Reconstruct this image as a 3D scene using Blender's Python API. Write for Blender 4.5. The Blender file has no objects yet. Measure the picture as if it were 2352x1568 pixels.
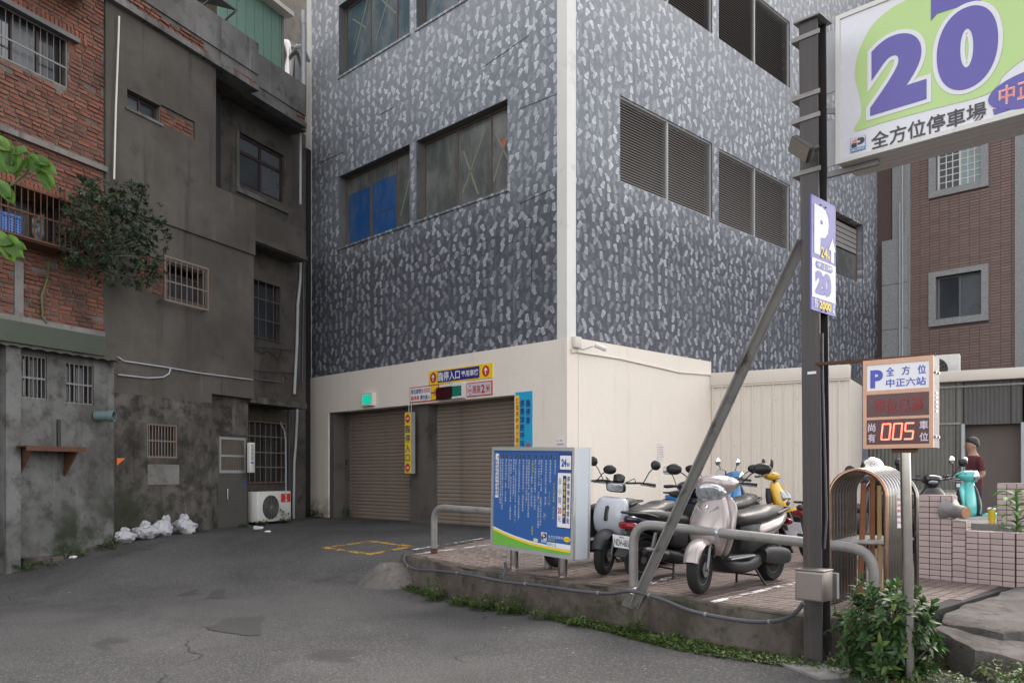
import bpy, math, random
from mathutils import Vector, Matrix, noise
random.seed(11)
R = math.radians
scene = bpy.context.scene
COL = scene.collection

# ------------------------------------------------------------------ camera
F, CX, HY, EYE = 1890.0, 1176.0, 1088.0, 1.53      # focal length, centre column, horizon row (in a 2352 wide frame), eye height
cam_data = bpy.data.cameras.new('camera')
cam_data.sensor_width = 36.0
cam_data.lens = 36.0 * F / 2352.0
cam_data.shift_y = (HY - 784.0) / 2352.0
cam_data.clip_end = 500.0
cam = bpy.data.objects.new('camera', cam_data)
cam.location = (0, 0, EYE)
cam.rotation_euler = (R(90), 0, 0)
COL.objects.link(cam)
scene.camera = cam

# ------------------------------------------------------------------ sky, sun, exposure
SUN_AZ, SUN_EL = R(38), R(46)          # clockwise from the view direction, above the horizon
world = bpy.data.worlds.new('World')
scene.world = world
world.use_nodes = True
wn = world.node_tree.nodes
wl = world.node_tree.links
wn.clear()
sky = wn.new('ShaderNodeTexSky')
sky.sky_type = 'NISHITA'
sky.sun_disc = False
sky.sun_elevation = SUN_EL
sky.sun_rotation = SUN_AZ
sky.air_density = 1.0
sky.dust_density = 2.0
sky.ozone_density = 1.0
hs = wn.new('ShaderNodeHueSaturation')
hs.inputs['Saturation'].default_value = 0.22
bg = wn.new('ShaderNodeBackground')
bg.inputs['Strength'].default_value = 0.15
wo = wn.new('ShaderNodeOutputWorld')
wl.new(sky.outputs[0], hs.inputs['Color'])
wm = wn.new('ShaderNodeMix')                # hazy, slightly warm air
wm.data_type = 'RGBA'; wm.blend_type = 'MULTIPLY'; wm.inputs[0].default_value = 1.0; wm.inputs[7].default_value = (1.0, 0.965, 0.925, 1)
wl.new(hs.outputs[0], wm.inputs[6])
wl.new(wm.outputs[2], bg.inputs['Color'])
wl.new(bg.outputs[0], wo.inputs['Surface'])
sun_data = bpy.data.lights.new('sun', 'SUN')
sun_data.energy = 0.75
sun_data.angle = R(24)
sun_data.color = (1.0, 0.93, 0.84)
sun = bpy.data.objects.new('sun', sun_data)
sd = Vector((math.sin(SUN_AZ) * math.cos(SUN_EL), math.cos(SUN_AZ) * math.cos(SUN_EL), math.sin(SUN_EL)))
sun.rotation_euler = sd.to_track_quat('Z', 'Y').to_euler()
sun.location = (0, 0, 40)
COL.objects.link(sun)
vs = scene.view_settings
vs.view_transform = 'Standard'
vs.look = 'None'
vs.gamma = 1.0
vs.use_curve_mapping = False
vs.exposure = 1.95

# ------------------------------------------------------------------ helpers
def sstep(a, b, x):
    t = max(0.0, min(1.0, (x - a) / (b - a)))
    return t * t * (3 - 2 * t)

def road_z(x, y):                       # the asphalt: nearly level, then a short ramp up to the buildings
    return 0.05 + 0.465 * sstep(9.5, 14.0, y) + 0.012 * math.sin(x * 0.9 + 0.6) * math.sin(y * 0.7) * sstep(3, 6, y) * (1 - sstep(11, 14, y))

def plat_z(y):                          # the tiled platform rises slightly towards the wall
    return 0.39 + 0.02 * (min(max(y, 6.0), 14.0) - 7.0)

def PX(u, v, Y):                        # world point seen at (u, v) at distance Y
    return Vector(((u - CX) * Y / F, Y, EYE + (HY - v) * Y / F))

def on_platform(u, v):
    Y = 10.0
    for _ in range(30):
        Y = 0.5 * Y + 0.5 * (EYE - plat_z(Y)) * F / (v - HY)
    return Vector(((u - CX) * Y / F, Y, plat_z(Y)))

def on_road(u, v):
    lo, hi = 2.0, 30.0
    for _ in range(40):
        Y = (lo + hi) / 2
        if EYE - (v - HY) * Y / F > road_z((u - CX) * Y / F, Y): lo = Y
        else: hi = Y
    X = (u - CX) * Y / F
    return Vector((X, Y, road_z(X, Y)))

class Face:
    """A vertical plane: x runs to the viewer's right along it, y into it, z up."""
    def __init__(s, ox, oy, dx, dy):
        l = math.hypot(dx, dy)
        s.o = (ox, oy); s.d = (dx / l, dy / l); s.n = (-dy / l, dx / l)
        s.M = Matrix.Translation((ox, oy, 0)) @ Matrix.Rotation(math.atan2(dy, dx), 4, 'Z')
    def x(s, u, y=0.0):
        a = (u - CX) / F
        return (a * (s.o[1] + y * s.n[1]) - s.o[0] - y * s.n[0]) / (s.d[0] - a * s.d[1])
    def dep(s, u, y=0.0):
        return s.o[1] + s.x(u, y) * s.d[1] + y * s.n[1]
    def z(s, u, v, y=0.0):
        return EYE + (HY - v) * s.dep(u, y) / F
    def rect(s, u0, v0, u1, v1, y=0.0):   # top-left and bottom-right corners -> x0, x1, z0, z1
        return s.x(u0, y), s.x(u1, y), s.z(u1, v1, y), s.z(u0, v0, y)
    def at(s, x, y=0.0, z=0.0):
        return s.M @ Matrix.Translation((x, y, z))

class MB:
    """Collects faces; build() links them as one mesh object."""
    def __init__(s, M=None):
        s.v = []; s.f = []; s.m = []; s.M = M
    def add(s, vs_, fs_, m=0):
        b = len(s.v)
        for p in vs_:
            p = Vector(p)
            s.v.append(s.M @ p if s.M is not None else p)
        for f in fs_:
            s.f.append(tuple(i + b for i in f)); s.m.append(m)
    def box(s, x0, x1, y0, y1, z0, z1, m=0):
        s.add([(x0, y0, z0), (x1, y0, z0), (x1, y1, z0), (x0, y1, z0), (x0, y0, z1), (x1, y0, z1), (x1, y1, z1), (x0, y1, z1)],
              [(0, 3, 2, 1), (4, 5, 6, 7), (0, 1, 5, 4), (1, 2, 6, 5), (2, 3, 7, 6), (3, 0, 4, 7)], m)
    def rbox(s, x0, x1, y0, y1, z0, z1, c=0.01, m=0, n=3):
        c = min(c, abs(x1 - x0) * .49, abs(y1 - y0) * .49, abs(z1 - z0) * .49)
        def ring(i, z):
            pts = []
            for (cx, cy, a0) in ((x1 - c, y1 - c, 0), (x0 + c, y1 - c, 90), (x0 + c, y0 + c, 180), (x1 - c, y0 + c, 270)):
                for k in range(n):
                    a = R(a0 + 90 * k / (n - 1)); rr = c - i
                    pts.append((cx + rr * math.cos(a), cy + rr * math.sin(a), z))
            return pts
        rs = []
        for k in range(n):
            a = R(90 * k / (n - 1)); rs.append(ring(c * (1 - math.sin(a)), z0 + c * (1 - math.cos(a))))
        for k in range(n):
            a = R(90 * (n - 1 - k) / (n - 1)); rs.append(ring(c * (1 - math.sin(a)), z1 - c * (1 - math.cos(a))))
        s.loft(rs, m=m)
    def loft(s, rings, cap=True, m=0, closed=True):
        n = len(rings[0]); vs_ = [p for r in rings for p in r]; fs_ = []
        for i in range(len(rings) - 1):
            for j in range(n if closed else n - 1):
                k = (j + 1) % n
                fs_.append((i * n + j, i * n + k, (i + 1) * n + k, (i + 1) * n + j))
        if cap:
            fs_.append(tuple(reversed(range(n)))); fs_.append(tuple((len(rings) - 1) * n + j for j in range(n)))
        s.add(vs_, fs_, m)
    def tube(s, pts, r, seg=8, m=0, radii=None, cap=True):
        pts = [Vector(p) for p in pts]; rings = []
        t0 = (pts[1] - pts[0]).normalized()
        up = Vector((0, 0, 1)) if abs(t0.z) < 0.9 else Vector((1, 0, 0))
        a = t0.cross(up).normalized()
        for i, p in enumerate(pts):
            t = ((pts[min(i + 1, len(pts) - 1)] - pts[max(i - 1, 0)])).normalized()
            a = (a - t * a.dot(t)).normalized(); b = t.cross(a)
            rr = radii[i] if radii else r
            rings.append([p + (a * math.cos(2 * math.pi * k / seg) + b * math.sin(2 * math.pi * k / seg)) * rr for k in range(seg)])
        s.loft(rings, cap, m)
    def bar(s, p, q, w, h, up=(0, 0, 1), m=0):
        p = Vector(p); q = Vector(q); t = (q - p).normalized(); up = Vector(up)
        a = t.cross(up).normalized(); b = a.cross(t)
        r = lambda c: [c + a * w / 2 + b * h / 2, c - a * w / 2 + b * h / 2, c - a * w / 2 - b * h / 2, c + a * w / 2 - b * h / 2]
        s.loft([r(p), r(q)], True, m)
    def lathe(s, prof, c=(0, 0, 0), axis=(0, 0, 1), seg=16, m=0, cap=True):
        c = Vector(c); ax = Vector(axis).normalized()
        up = Vector((0, 0, 1)) if abs(ax.z) < 0.9 else Vector((1, 0, 0))
        a = ax.cross(up).normalized(); b = ax.cross(a)
        s.loft([[c + ax * h + (a * math.cos(2 * math.pi * k / seg) + b * math.sin(2 * math.pi * k / seg)) * r for k in range(seg)] for (r, h) in prof], cap, m)
    def prism(s, poly, y0, y1, m=0):       # poly in x, z; counter-clockwise seen from -y
        n = len(poly)
        vs_ = [(x, y0, z) for x, z in poly] + [(x, y1, z) for x, z in poly]
        s.add(vs_, [tuple(range(n)), tuple(reversed(range(n, 2 * n)))] + [(j, j + n, (j + 1) % n + n, (j + 1) % n) for j in range(n)], m)
    def cells(s, x0, x1, y0, y1, z0, z1, holes, m=0):   # a slab with rectangular openings
        xs = sorted(set([x0, x1] + [h[0] for h in holes] + [h[1] for h in holes]))
        zs = sorted(set([z0, z1] + [h[2] for h in holes] + [h[3] for h in holes]))
        xs = [a for a in xs if x0 <= a <= x1]; zs = [a for a in zs if z0 <= a <= z1]
        inside = lambda a, b: any(h[0] < a < h[1] and h[2] < b < h[3] for h in holes)
        for i in range(len(xs) - 1):
            k = 0
            while k < len(zs) - 1:
                cx = (xs[i] + xs[i + 1]) / 2
                if inside(cx, (zs[k] + zs[k + 1]) / 2): k += 1; continue
                e = k
                while e < len(zs) - 1 and not inside(cx, (zs[e] + zs[e + 1]) / 2): e += 1
                s.box(xs[i], xs[i + 1], y0, y1, zs[k], zs[e], m); k = e
    def build(s, name, mat_, parent=None, smooth=False, auto=None):
        me = bpy.data.meshes.new(name)
        me.from_pydata([tuple(p) for p in s.v], [], s.f)
        mats = mat_ if isinstance(mat_, (list, tuple)) else [mat_]
        for q in mats: me.materials.append(q)
        if len(mats) > 1: me.polygons.foreach_set('material_index', s.m)
        if smooth:
            me.polygons.foreach_set('use_smooth', [True] * len(me.polygons))
            me.set_sharp_from_angle(angle=R(auto if auto else 40))
        me.update()
        o = bpy.data.objects.new(name, me)
        COL.objects.link(o)
        if parent is not None: o.parent = parent
        return o

def tag(o, label=None, cat=None, group=None, kind=None):
    if label: o['label'] = label
    if cat: o['category'] = cat
    if group: o['group'] = group
    if kind: o['kind'] = kind
    return o

def thing(name, label, cat, M=None, group=None):
    o = bpy.data.objects.new(name, None)
    o.empty_display_size = 0.1
    COL.objects.link(o)
    if M is not None: o.matrix_world = M
    return tag(o, label, cat, group)

def part(name, mat_, parent, fn, smooth=False, auto=None):
    b = MB(); fn(b); return b.build(name, mat_, parent, smooth, auto)

def pbox(name, mat_, parent, *a):
    b = MB(); b.box(*a); return b.build(name, mat_, parent)

def prbox(name, mat_, parent, *a, c=0.01):
    b = MB(); b.rbox(*a, c=c); return b.build(name, mat_, parent, True, 50)

def inst(src, parent, M):
    o = bpy.data.objects.new(src.name, src.data); COL.objects.link(o); o.parent = parent; o.matrix_basis = M; return o

# ---- lettering: glyph outlines as thin flat meshes in the x-z plane, facing -y
_gl = {}
def glyphs(txt, bold=0.0, space=1.0, res=3):
    if any(ord(q) > 0x2e80 for q in txt): bold = min(bold, 0.014)
    k = (txt, bold, space, res)
    if k not in _gl:
        c = bpy.data.curves.new('lettering', 'FONT'); c.body = txt; c.resolution_u = res; c.offset = bold; c.space_character = space
        o = bpy.data.objects.new('lettering', c); me = o.to_mesh()
        _gl[k] = ([(v.co.x, v.co.y) for v in me.vertices], [tuple(p.vertices) for p in me.polygons])
        o.to_mesh_clear(); bpy.data.objects.remove(o); bpy.data.curves.remove(c)
    return _gl[k]

def fit_text(mb, txt, x0, x1, z0, z1, y, bold=0.0, m=0, space=1.0):
    v, f = glyphs(txt, bold, space)
    a0 = min(p[0] for p in v); a1 = max(p[0] for p in v); b0 = min(p[1] for p in v); b1 = max(p[1] for p in v)
    sx = (x1 - x0) / (a1 - a0); sz = (z1 - z0) / (b1 - b0)
    mb.add([(x0 + (p[0] - a0) * sx, y, z0 + (p[1] - b0) * sz) for p in v], f, m)

def col_text(mb, txt, x, z_top, cell, w, y, bold=0.0, m=0):   # one character under the other
    for i, ch in enumerate(txt):
        if ch == ' ': continue
        v, f = glyphs(ch, bold)
        a0 = min(p[0] for p in v); a1 = max(p[0] for p in v); c = (a0 + a1) / 2
        if ord(ch) > 0x2e80: c = 0.5
        zc = z_top - cell * (i + 0.5)
        mb.add([(x + (p[0] - c) * w, y, zc + (p[1] - 0.37) * cell * 0.9) for p in v], f, m)

def lettering(parent, mat_, fn):
    b = MB(); fn(b); return b.build('lettering', mat_, parent)

# ------------------------------------------------------------------ materials
def srgb(r, g, b):
    f = lambda c: (c / 255 / 12.92) if c / 255 <= 0.04045 else ((c / 255 + 0.055) / 1.055) ** 2.4
    return (f(r), f(g), f(b), 1.0)

class NT:
    def __init__(s, name):
        s.mat = bpy.data.materials.new(name); s.mat.use_nodes = True
        s.n = s.mat.node_tree.nodes; s.l = s.mat.node_tree.links
        s.b = s.n['Principled BSDF']; s._tc = None
    def tc(s):
        if s._tc is None: s._tc = s.n.new('ShaderNodeTexCoord').outputs['Object']
        return s._tc
    def link(s, a, b):
        s.l.new(a, b)
    def val(s, sock, x):
        if hasattr(x, 'is_linked'): s.l.new(x, sock)
        else: sock.default_value = x
    def math(s, op, a, b=None, c=None, clamp=False):
        n = s.n.new('ShaderNodeMath'); n.operation = op; n.use_clamp = clamp
        s.val(n.inputs[0], a)
        if b is not None: s.val(n.inputs[1], b)
        if c is not None: s.val(n.inputs[2], c)
        return n.outputs[0]
    def mapr(s, a, b=(0, 0, 0), sc=(1, 1, 1), rot=(0, 0, 0)):
        n = s.n.new('ShaderNodeMapping'); s.l.new(a, n.inputs[0]); n.inputs[1].default_value = b; n.inputs[2].default_value = rot; n.inputs[3].default_value = sc
        return n.outputs[0]
    def noise(s, vec, scale, detail=4, rough=0.55, dist=0.0):
        n = s.n.new('ShaderNodeTexNoise'); s.l.new(vec, n.inputs['Vector']); n.inputs['Scale'].default_value = scale
        n.inputs['Detail'].default_value = detail; n.inputs['Roughness'].default_value = rough; n.inputs['Distortion'].default_value = dist
        return n.outputs[0]
    def ramp(s, a, p0, p1):
        n = s.n.new('ShaderNodeMapRange'); n.interpolation_type = 'SMOOTHSTEP'; s.l.new(a, n.inputs[0])
        n.inputs[1].default_value = p0; n.inputs[2].default_value = p1
        return n.outputs[0]
    def mix(s, f, a, b):
        n = s.n.new('ShaderNodeMix'); n.data_type = 'RGBA'
        s.val(n.inputs[0], f); s.val(n.inputs[6], a); s.val(n.inputs[7], b)
        return n.outputs[2]
    def bump(s, h, strength=0.3, dist=0.01):
        n = s.n.new('ShaderNodeBump'); n.inputs['Strength'].default_value = strength; n.inputs['Distance'].default_value = dist
        s.l.new(h, n.inputs['Height']); s.l.new(n.outputs[0], s.b.inputs['Normal'])
    def sep(s, v):
        n = s.n.new('ShaderNodeSeparateXYZ'); s.l.new(v, n.inputs[0]); return n.outputs
    def comb(s, x, y, z=0.0):
        n = s.n.new('ShaderNodeCombineXYZ'); s.val(n.inputs[0], x); s.val(n.inputs[1], y); s.val(n.inputs[2], z); return n.outputs[0]
    def rnd(s):                            # one value per object, or per loose piece of a joined mesh
        a = s.n.new('ShaderNodeObjectInfo').outputs['Random']; b = s.n.new('ShaderNodeNewGeometry').outputs['Random Per Island']
        return s.math('FRACT', s.math('ADD', a, b))
    def out(s, col=None, rough=None, metal=None, spec=None):
        if col is not None: s.val(s.b.inputs['Base Color'], col)
        if rough is not None: s.val(s.b.inputs['Roughness'], rough)
        if metal is not None: s.val(s.b.inputs['Metallic'], metal)
        if spec is not None: s.b.inputs['Specular IOR Level'].default_value = spec
        return s.mat

def c3(c, k=1.0):
    return (min(1, c[0] * k), min(1, c[1] * k), min(1, c[2] * k), 1.0)

def mat(name, col, rough=0.6, metal=0.0, var=0.12, vs_=6.0, bump=0.0, bs=40.0, spec=0.5, dirt=None, ds=2.0, dth=(0.5, 0.75), coat=0.0, rvar=0.1):
    t = NT(name); col = c3(col)
    v = t.noise(t.tc(), vs_, 5)
    c = t.mix(v, c3(col, 1 - var), c3(col, 1 + var))
    if dirt is not None:
        d = t.ramp(t.noise(t.tc(), ds, 6, 0.65), *dth)
        c = t.mix(d, c, c3(dirt))
    r = t.math('ADD', t.math('MULTIPLY', t.math('SUBTRACT', t.noise(t.tc(), vs_ * 2.3, 3), 0.5), rvar * 2), rough, clamp=True)
    if bump: t.bump(t.noise(t.tc(), bs, 4), bump, 0.01)
    if coat:
        t.b.inputs['Coat Weight'].default_value = coat; t.b.inputs['Coat Roughness'].default_value = 0.06
    return t.out(c, r, metal, spec)

def rndmat(name, c0, c1, c2, rough=0.85, bump=0.4, bs=60.0, dark=None):   # pieces that differ one from the next
    t = NT(name); r = t.rnd()
    c = t.mix(r, c3(c0), c3(c1))
    c = t.mix(t.ramp(t.math('FRACT', t.math('MULTIPLY', r, 7.31)), 0.6, 1.0), c, c3(c2))
    n = t.noise(t.tc(), 9.0, 5)
    c = t.mix(t.math('MULTIPLY', n, 0.5), c, c3(c0, 0.6))
    if dark is not None:
        c = t.mix(t.ramp(t.noise(t.tc(), 1.1, 6, 0.6), 0.5, 0.72), c, c3(dark))
    if bump: t.bump(t.noise(t.tc(), bs, 4), bump, 0.01)
    return t.out(c, rough)

def grime(name, base, light, dark, streak, rough=0.9, green=None, scale=0.9, bump=0.35, dk=(0.5, 0.72)):
    """Old cement render: patches, runs of rain and fine pitting."""
    t = NT(name); p = t.tc(); x, y, z = t.sep(p)
    big = t.noise(p, scale, 8, 0.6, 0.4)
    c = t.mix(t.ramp(big, 0.32, 0.7), c3(base), c3(light))
    med = t.noise(p, scale * 3.7, 8, 0.68)
    c = t.mix(t.math('MULTIPLY', t.ramp(med, *dk), 0.8), c, c3(dark))
    c = t.mix(t.math('MULTIPLY', t.ramp(t.noise(t.mapr(p, (5, 2, 8)), scale * 0.8, 8, 0.65, 0.6), dk[0] + 0.02, dk[1] - 0.04), 0.65), c, c3(dark, 1.2))
    run = t.noise(t.comb(t.math('MULTIPLY', x, 3.2), t.math('MULTIPLY', y, 3.2), t.math('MULTIPLY', z, 0.28)), 1.0, 6, 0.65)
    c = t.mix(t.math('MULTIPLY', t.ramp(run, 0.54, 0.75), 0.8), c, c3(streak))
    run2 = t.noise(t.comb(t.math('MULTIPLY', x, 6.0), t.math('MULTIPLY', y, 6.0), t.math('ADD', t.math('MULTIPLY', z, 0.5), 7.0)), 1.0, 5, 0.6)
    c = t.mix(t.math('MULTIPLY', t.ramp(run2, 0.6, 0.8), 0.5), c, c3(light, 1.5))
    if green is not None:
        g = t.math('MULTIPLY', t.ramp(t.noise(t.mapr(p, (3, 1, 2)), scale * 1.6, 7, 0.65), 0.47, 0.68), t.ramp(z, 1.9, 0.3))
        c = t.mix(g, c, c3(green))
    fine = t.noise(p, 45.0, 5, 0.7)
    c = t.mix(t.math('MULTIPLY', t.ramp(fine, 0.45, 0.8), 0.35), c, c3(dark, 0.9))
    t.bump(t.math('ADD', t.math('MULTIPLY', med, 0.8), fine), bump, 0.012)
    return t.out(c, rough, 0, 0.25)
# ================================================================== materials used in several places
def mat_cream():
    t = NT('cream_paint'); p = t.tc(); x, y, z = t.sep(p)
    c = t.mix(t.noise(p, 1.1, 6, 0.6), (0.72, 0.655, 0.58, 1), (0.81, 0.74, 0.66, 1))
    run = t.noise(t.comb(t.math('MULTIPLY', x, 5.0), t.math('MULTIPLY', y, 5.0), t.math('MULTIPLY', z, 0.35)), 1.0, 6, 0.65)
    c = t.mix(t.math('MULTIPLY', t.ramp(run, 0.55, 0.8), 0.5), c, (0.50, 0.45, 0.39, 1))
    sp = t.math('MULTIPLY', t.ramp(t.math('SUBTRACT', z, t.math('MULTIPLY', t.noise(p, 3.0, 6, 0.7), 0.9)), 0.62, 0.12), t.ramp(t.noise(p, 6.0, 5, 0.7), 0.3, 0.6))
    c = t.mix(t.math('MULTIPLY', sp, 0.75), c, (0.30, 0.26, 0.215, 1))
    fl = t.ramp(t.noise(t.mapr(p, (7, 3, 1)), 4.5, 7, 0.75), 0.66, 0.70)
    c = t.mix(t.math('MULTIPLY', fl, 0.45), c, (0.52, 0.48, 0.43, 1))
    t.bump(t.math('ADD', t.noise(p, 14.0, 5, 0.6), t.math('MULTIPLY', fl, -0.5)), 0.35, 0.012)
    return t.out(c, 0.75, 0, 0.35)
M_cream = mat_cream()
M_white_trim = mat('white_trim_paint', (0.66, 0.65, 0.62), 0.7, var=0.08, vs_=2, bump=0.15, bs=25, dirt=(0.42, 0.41, 0.39), ds=1.6, dth=(0.55, 0.8))
M_dark = mat('dark_interior', (0.018, 0.018, 0.02), 0.8)
M_black = mat('black_plastic', (0.011, 0.011, 0.012), 0.42, var=0.25, vs_=12)
M_blackgloss = mat('black_gloss', (0.01, 0.01, 0.012), 0.18)
M_rubber = mat('tyre_rubber', (0.013, 0.0125, 0.0125), 0.85, var=0.3, vs_=20)
M_chrome = mat('chrome', (0.75, 0.75, 0.76), 0.08, 1.0, var=0.03, rvar=0.03)
M_steel = mat('stainless_steel', (0.60, 0.57, 0.54), 0.15, 1.0, var=0.06, vs_=8, rvar=0.04)
M_alu = mat('aluminium_frame', (0.52, 0.53, 0.54), 0.45, 0.6, var=0.08)
M_mirror = mat('mirror_glass', (0.85, 0.87, 0.9), 0.03, 1.0, var=0.0, rvar=0.0)
M_rust = mat('rusty_steel', (0.10, 0.045, 0.025), 0.85, 0.1, var=0.4, vs_=14, bump=0.4, bs=50, dirt=(0.05, 0.03, 0.025), ds=6)
M_galv = mat('weathered_galvanised', (0.235, 0.228, 0.22), 0.55, 0.3, var=0.25, vs_=9, bump=0.15, bs=40, dirt=(0.13, 0.10, 0.075), ds=4, dth=(0.55, 0.72))
M_conduit = mat('grey_plastic_conduit', (0.062, 0.062, 0.075), 0.5, var=0.2, vs_=5)
M_pvc = mat('grey_pvc', (0.36, 0.38, 0.40), 0.5, var=0.15, vs_=3)
M_dwood = mat('dark_window_frame', (0.035, 0.022, 0.022), 0.5, var=0.3)
M_brownalu = mat('bronze_aluminium', (0.17, 0.125, 0.10), 0.45, 0.3, var=0.15)
M_glass_dark = mat('dim_window_glass', (0.035, 0.04, 0.046), 0.12, 0, var=0.5, vs_=1.5, spec=0.7)
M_glass_grey = mat('frosted_window_glass', (0.085, 0.095, 0.105), 0.3, 0, var=0.25, vs_=2)
M_paper = mat('white_paper', (0.74, 0.73, 0.75), 0.8, var=0.03)
M_pr_red = mat('red_print', (0.55, 0.035, 0.03), 0.6)
M_pr_navy = mat('navy_print', (0.035, 0.028, 0.21), 0.5)
M_pr_white = mat('white_print', (0.78, 0.79, 0.80), 0.5, var=0.04)
M_pr_yellow = mat('yellow_print', (0.82, 0.60, 0.02), 0.5, var=0.05)
M_pr_blue = mat('blue_print', (0.03, 0.11, 0.34), 0.45, var=0.06)
M_pr_sky = mat('sky_blue_print', (0.02, 0.36, 0.62), 0.5, var=0.06)
M_pr_black = mat('black_print', (0.03, 0.03, 0.035), 0.5)
M_pr_green = mat('green_print', (0.16, 0.42, 0.06), 0.5)
M_concrete = grime('old_concrete', (0.17, 0.165, 0.155), (0.24, 0.235, 0.225), (0.08, 0.075, 0.07), (0.06, 0.056, 0.052))
M_mould = grime('kerb_concrete', (0.070, 0.056, 0.047), (0.125, 0.108, 0.094), (0.024, 0.020, 0.017), (0.022, 0.019, 0.016), green=(0.030, 0.038, 0.016), scale=1.8)
M_ramp = grime('ramp_concrete', (0.115, 0.104, 0.094), (0.165, 0.15, 0.138), (0.06, 0.053, 0.047), (0.07, 0.062, 0.055), scale=2.5)

# ================================================================== asphalt
def mat_asphalt():
    t = NT('asphalt'); p = t.tc()
    big = t.noise(p, 0.32, 7, 0.6, 0.3); med = t.noise(p, 1.7, 7, 0.65); fine = t.noise(p, 150.0, 3, 0.7); grit = t.noise(p, 62.0, 3, 0.75)
    c = t.mix(t.ramp(big, 0.35, 0.68), (0.041, 0.040, 0.040, 1), (0.080, 0.077, 0.076, 1))
    c = t.mix(t.math('MULTIPLY', t.ramp(med, 0.45, 0.75), 0.55), c, (0.058, 0.057, 0.058, 1))
    c = t.mix(t.math('MULTIPLY', t.ramp(grit, 0.52, 0.70), 0.6), c, (0.26, 0.25, 0.245, 1))
    c = t.mix(t.math('MULTIPLY', t.ramp(grit, 0.47, 0.30), 0.6), c, (0.02, 0.02, 0.021, 1))
    c = t.mix(t.ramp(t.noise(p, 20.0, 2, 0.5), 0.745, 0.77), c, (0.34, 0.33, 0.31, 1))
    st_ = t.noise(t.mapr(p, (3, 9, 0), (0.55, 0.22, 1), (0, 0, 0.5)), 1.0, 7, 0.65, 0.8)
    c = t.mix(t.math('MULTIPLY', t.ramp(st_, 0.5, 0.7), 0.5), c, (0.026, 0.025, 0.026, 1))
    oil = t.ramp(t.noise(t.mapr(p, (11, 2, 0)), 0.75, 4, 0.5, 0.3), 0.64, 0.70)
    c = t.mix(t.math('MULTIPLY', oil, 0.5), c, (0.022, 0.021, 0.021, 1))
    c = t.mix(t.math('MULTIPLY', t.ramp(t.noise(t.mapr(p, (1, 4, 0)), 0.9, 6, 0.7), 0.6, 0.75), 0.35), c, (0.15, 0.143, 0.138, 1))
    v = t.n.new('ShaderNodeTexVoronoi'); v.feature = 'DISTANCE_TO_EDGE'; v.inputs['Scale'].default_value = 0.42
    w = t.n.new('ShaderNodeMix'); w.data_type = 'VECTOR'; w.inputs[0].default_value = 0.35
    nz = t.n.new('ShaderNodeTexNoise'); nz.inputs['Scale'].default_value = 1.4; nz.inputs['Detail'].default_value = 6
    t.l.new(p, nz.inputs['Vector']); t.l.new(p, w.inputs[4]); t.l.new(nz.outputs['Color'], w.inputs[5]); t.l.new(w.outputs[1], v.inputs['Vector'])
    crack = t.math('MULTIPLY', t.ramp(v.outputs['Distance'], 0.004, 0.0008), t.ramp(t.noise(p, 0.55, 4), 0.5, 0.62))
    c = t.mix(t.math('MULTIPLY', crack, 0.85), c, (0.022, 0.022, 0.022, 1))
    t.bump(t.math('SUBTRACT', t.math('ADD', t.math('MULTIPLY', grit, 1.0), t.math('MULTIPLY', fine, 0.6)), t.math('MULTIPLY', crack, 2.0)), 0.55, 0.006)
    return t.out(c, 0.9, 0, 0.3)
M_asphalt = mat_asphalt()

def axis(lo, hi, flo, fhi, fine, coarse):
    a = []; x = lo
    while x < hi:
        a.append(x); x += fine if flo <= x < fhi else coarse
    return a + [hi]
xs = axis(-70, 70, -9, 9, 0.3, 4.0); ys = axis(-40, 110, 2, 22, 0.3, 4.0)
b = MB()
b.add([(x, y, road_z(x, y)) for y in ys for x in xs], [(j * len(xs) + i, j * len(xs) + i + 1, (j + 1) * len(xs) + i + 1, (j + 1) * len(xs) + i) for j in range(len(ys) - 1) for i in range(len(xs) - 1)])
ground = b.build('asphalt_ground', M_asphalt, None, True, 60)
tag(ground, 'worn grey asphalt yard rising gently to the shutters', kind='structure')

def mat_wornpaint(name, col, lo, hi, sc=9.0):
    t = NT(name); p = t.tc()
    a = t.math('MULTIPLY', t.ramp(t.noise(p, sc, 6, 0.7), lo, hi), t.ramp(t.noise(p, sc * 6, 3, 0.7), 0.3, 0.5))
    t.link(a, t.b.inputs['Alpha'])
    return t.out(c3(col), 0.8)
M_yline = mat_wornpaint('worn_yellow_road_paint', (0.40, 0.23, 0.035), 0.42, 0.56, 5.0)
M_wline = mat_wornpaint('worn_white_paint', (0.72, 0.72, 0.72), 0.42, 0.56, 7.0)

def strip(mb, pts, w, zf, lift):
    for i in range(len(pts) - 1):
        p = Vector(pts[i]); q = Vector(pts[i + 1]); n = max(2, int((q - p).length / 0.25))
        t = (q - p); t.z = 0; t.normalize(); s_ = Vector((-t.y, t.x, 0)) * w / 2
        e = t * w * 0.3
        p = p - e; q = q + e
        vs_ = []
        for k in range(n + 1):
            c = p.lerp(q, k / n)
            for d in (-s_, s_):
                a = c + d; vs_.append((a.x, a.y, zf(a.x, a.y) + lift))
        mb.add(vs_, [(2 * k, 2 * k + 1, 2 * k + 3, 2 * k + 2)[::-1] for k in range(n)])
def road_or_platform(x, y): return road_z(x, y)
dm = [on_road(u, v) for u, v in ((745, 1258), (850, 1243), (946, 1255), (850, 1273))]
b = MB(); strip(b, dm + [dm[0]], 0.10, road_z, 0.006)
tag(b.build('road_marking', M_yline, ground), 'worn yellow box painted on the asphalt before the shutters')

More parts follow.
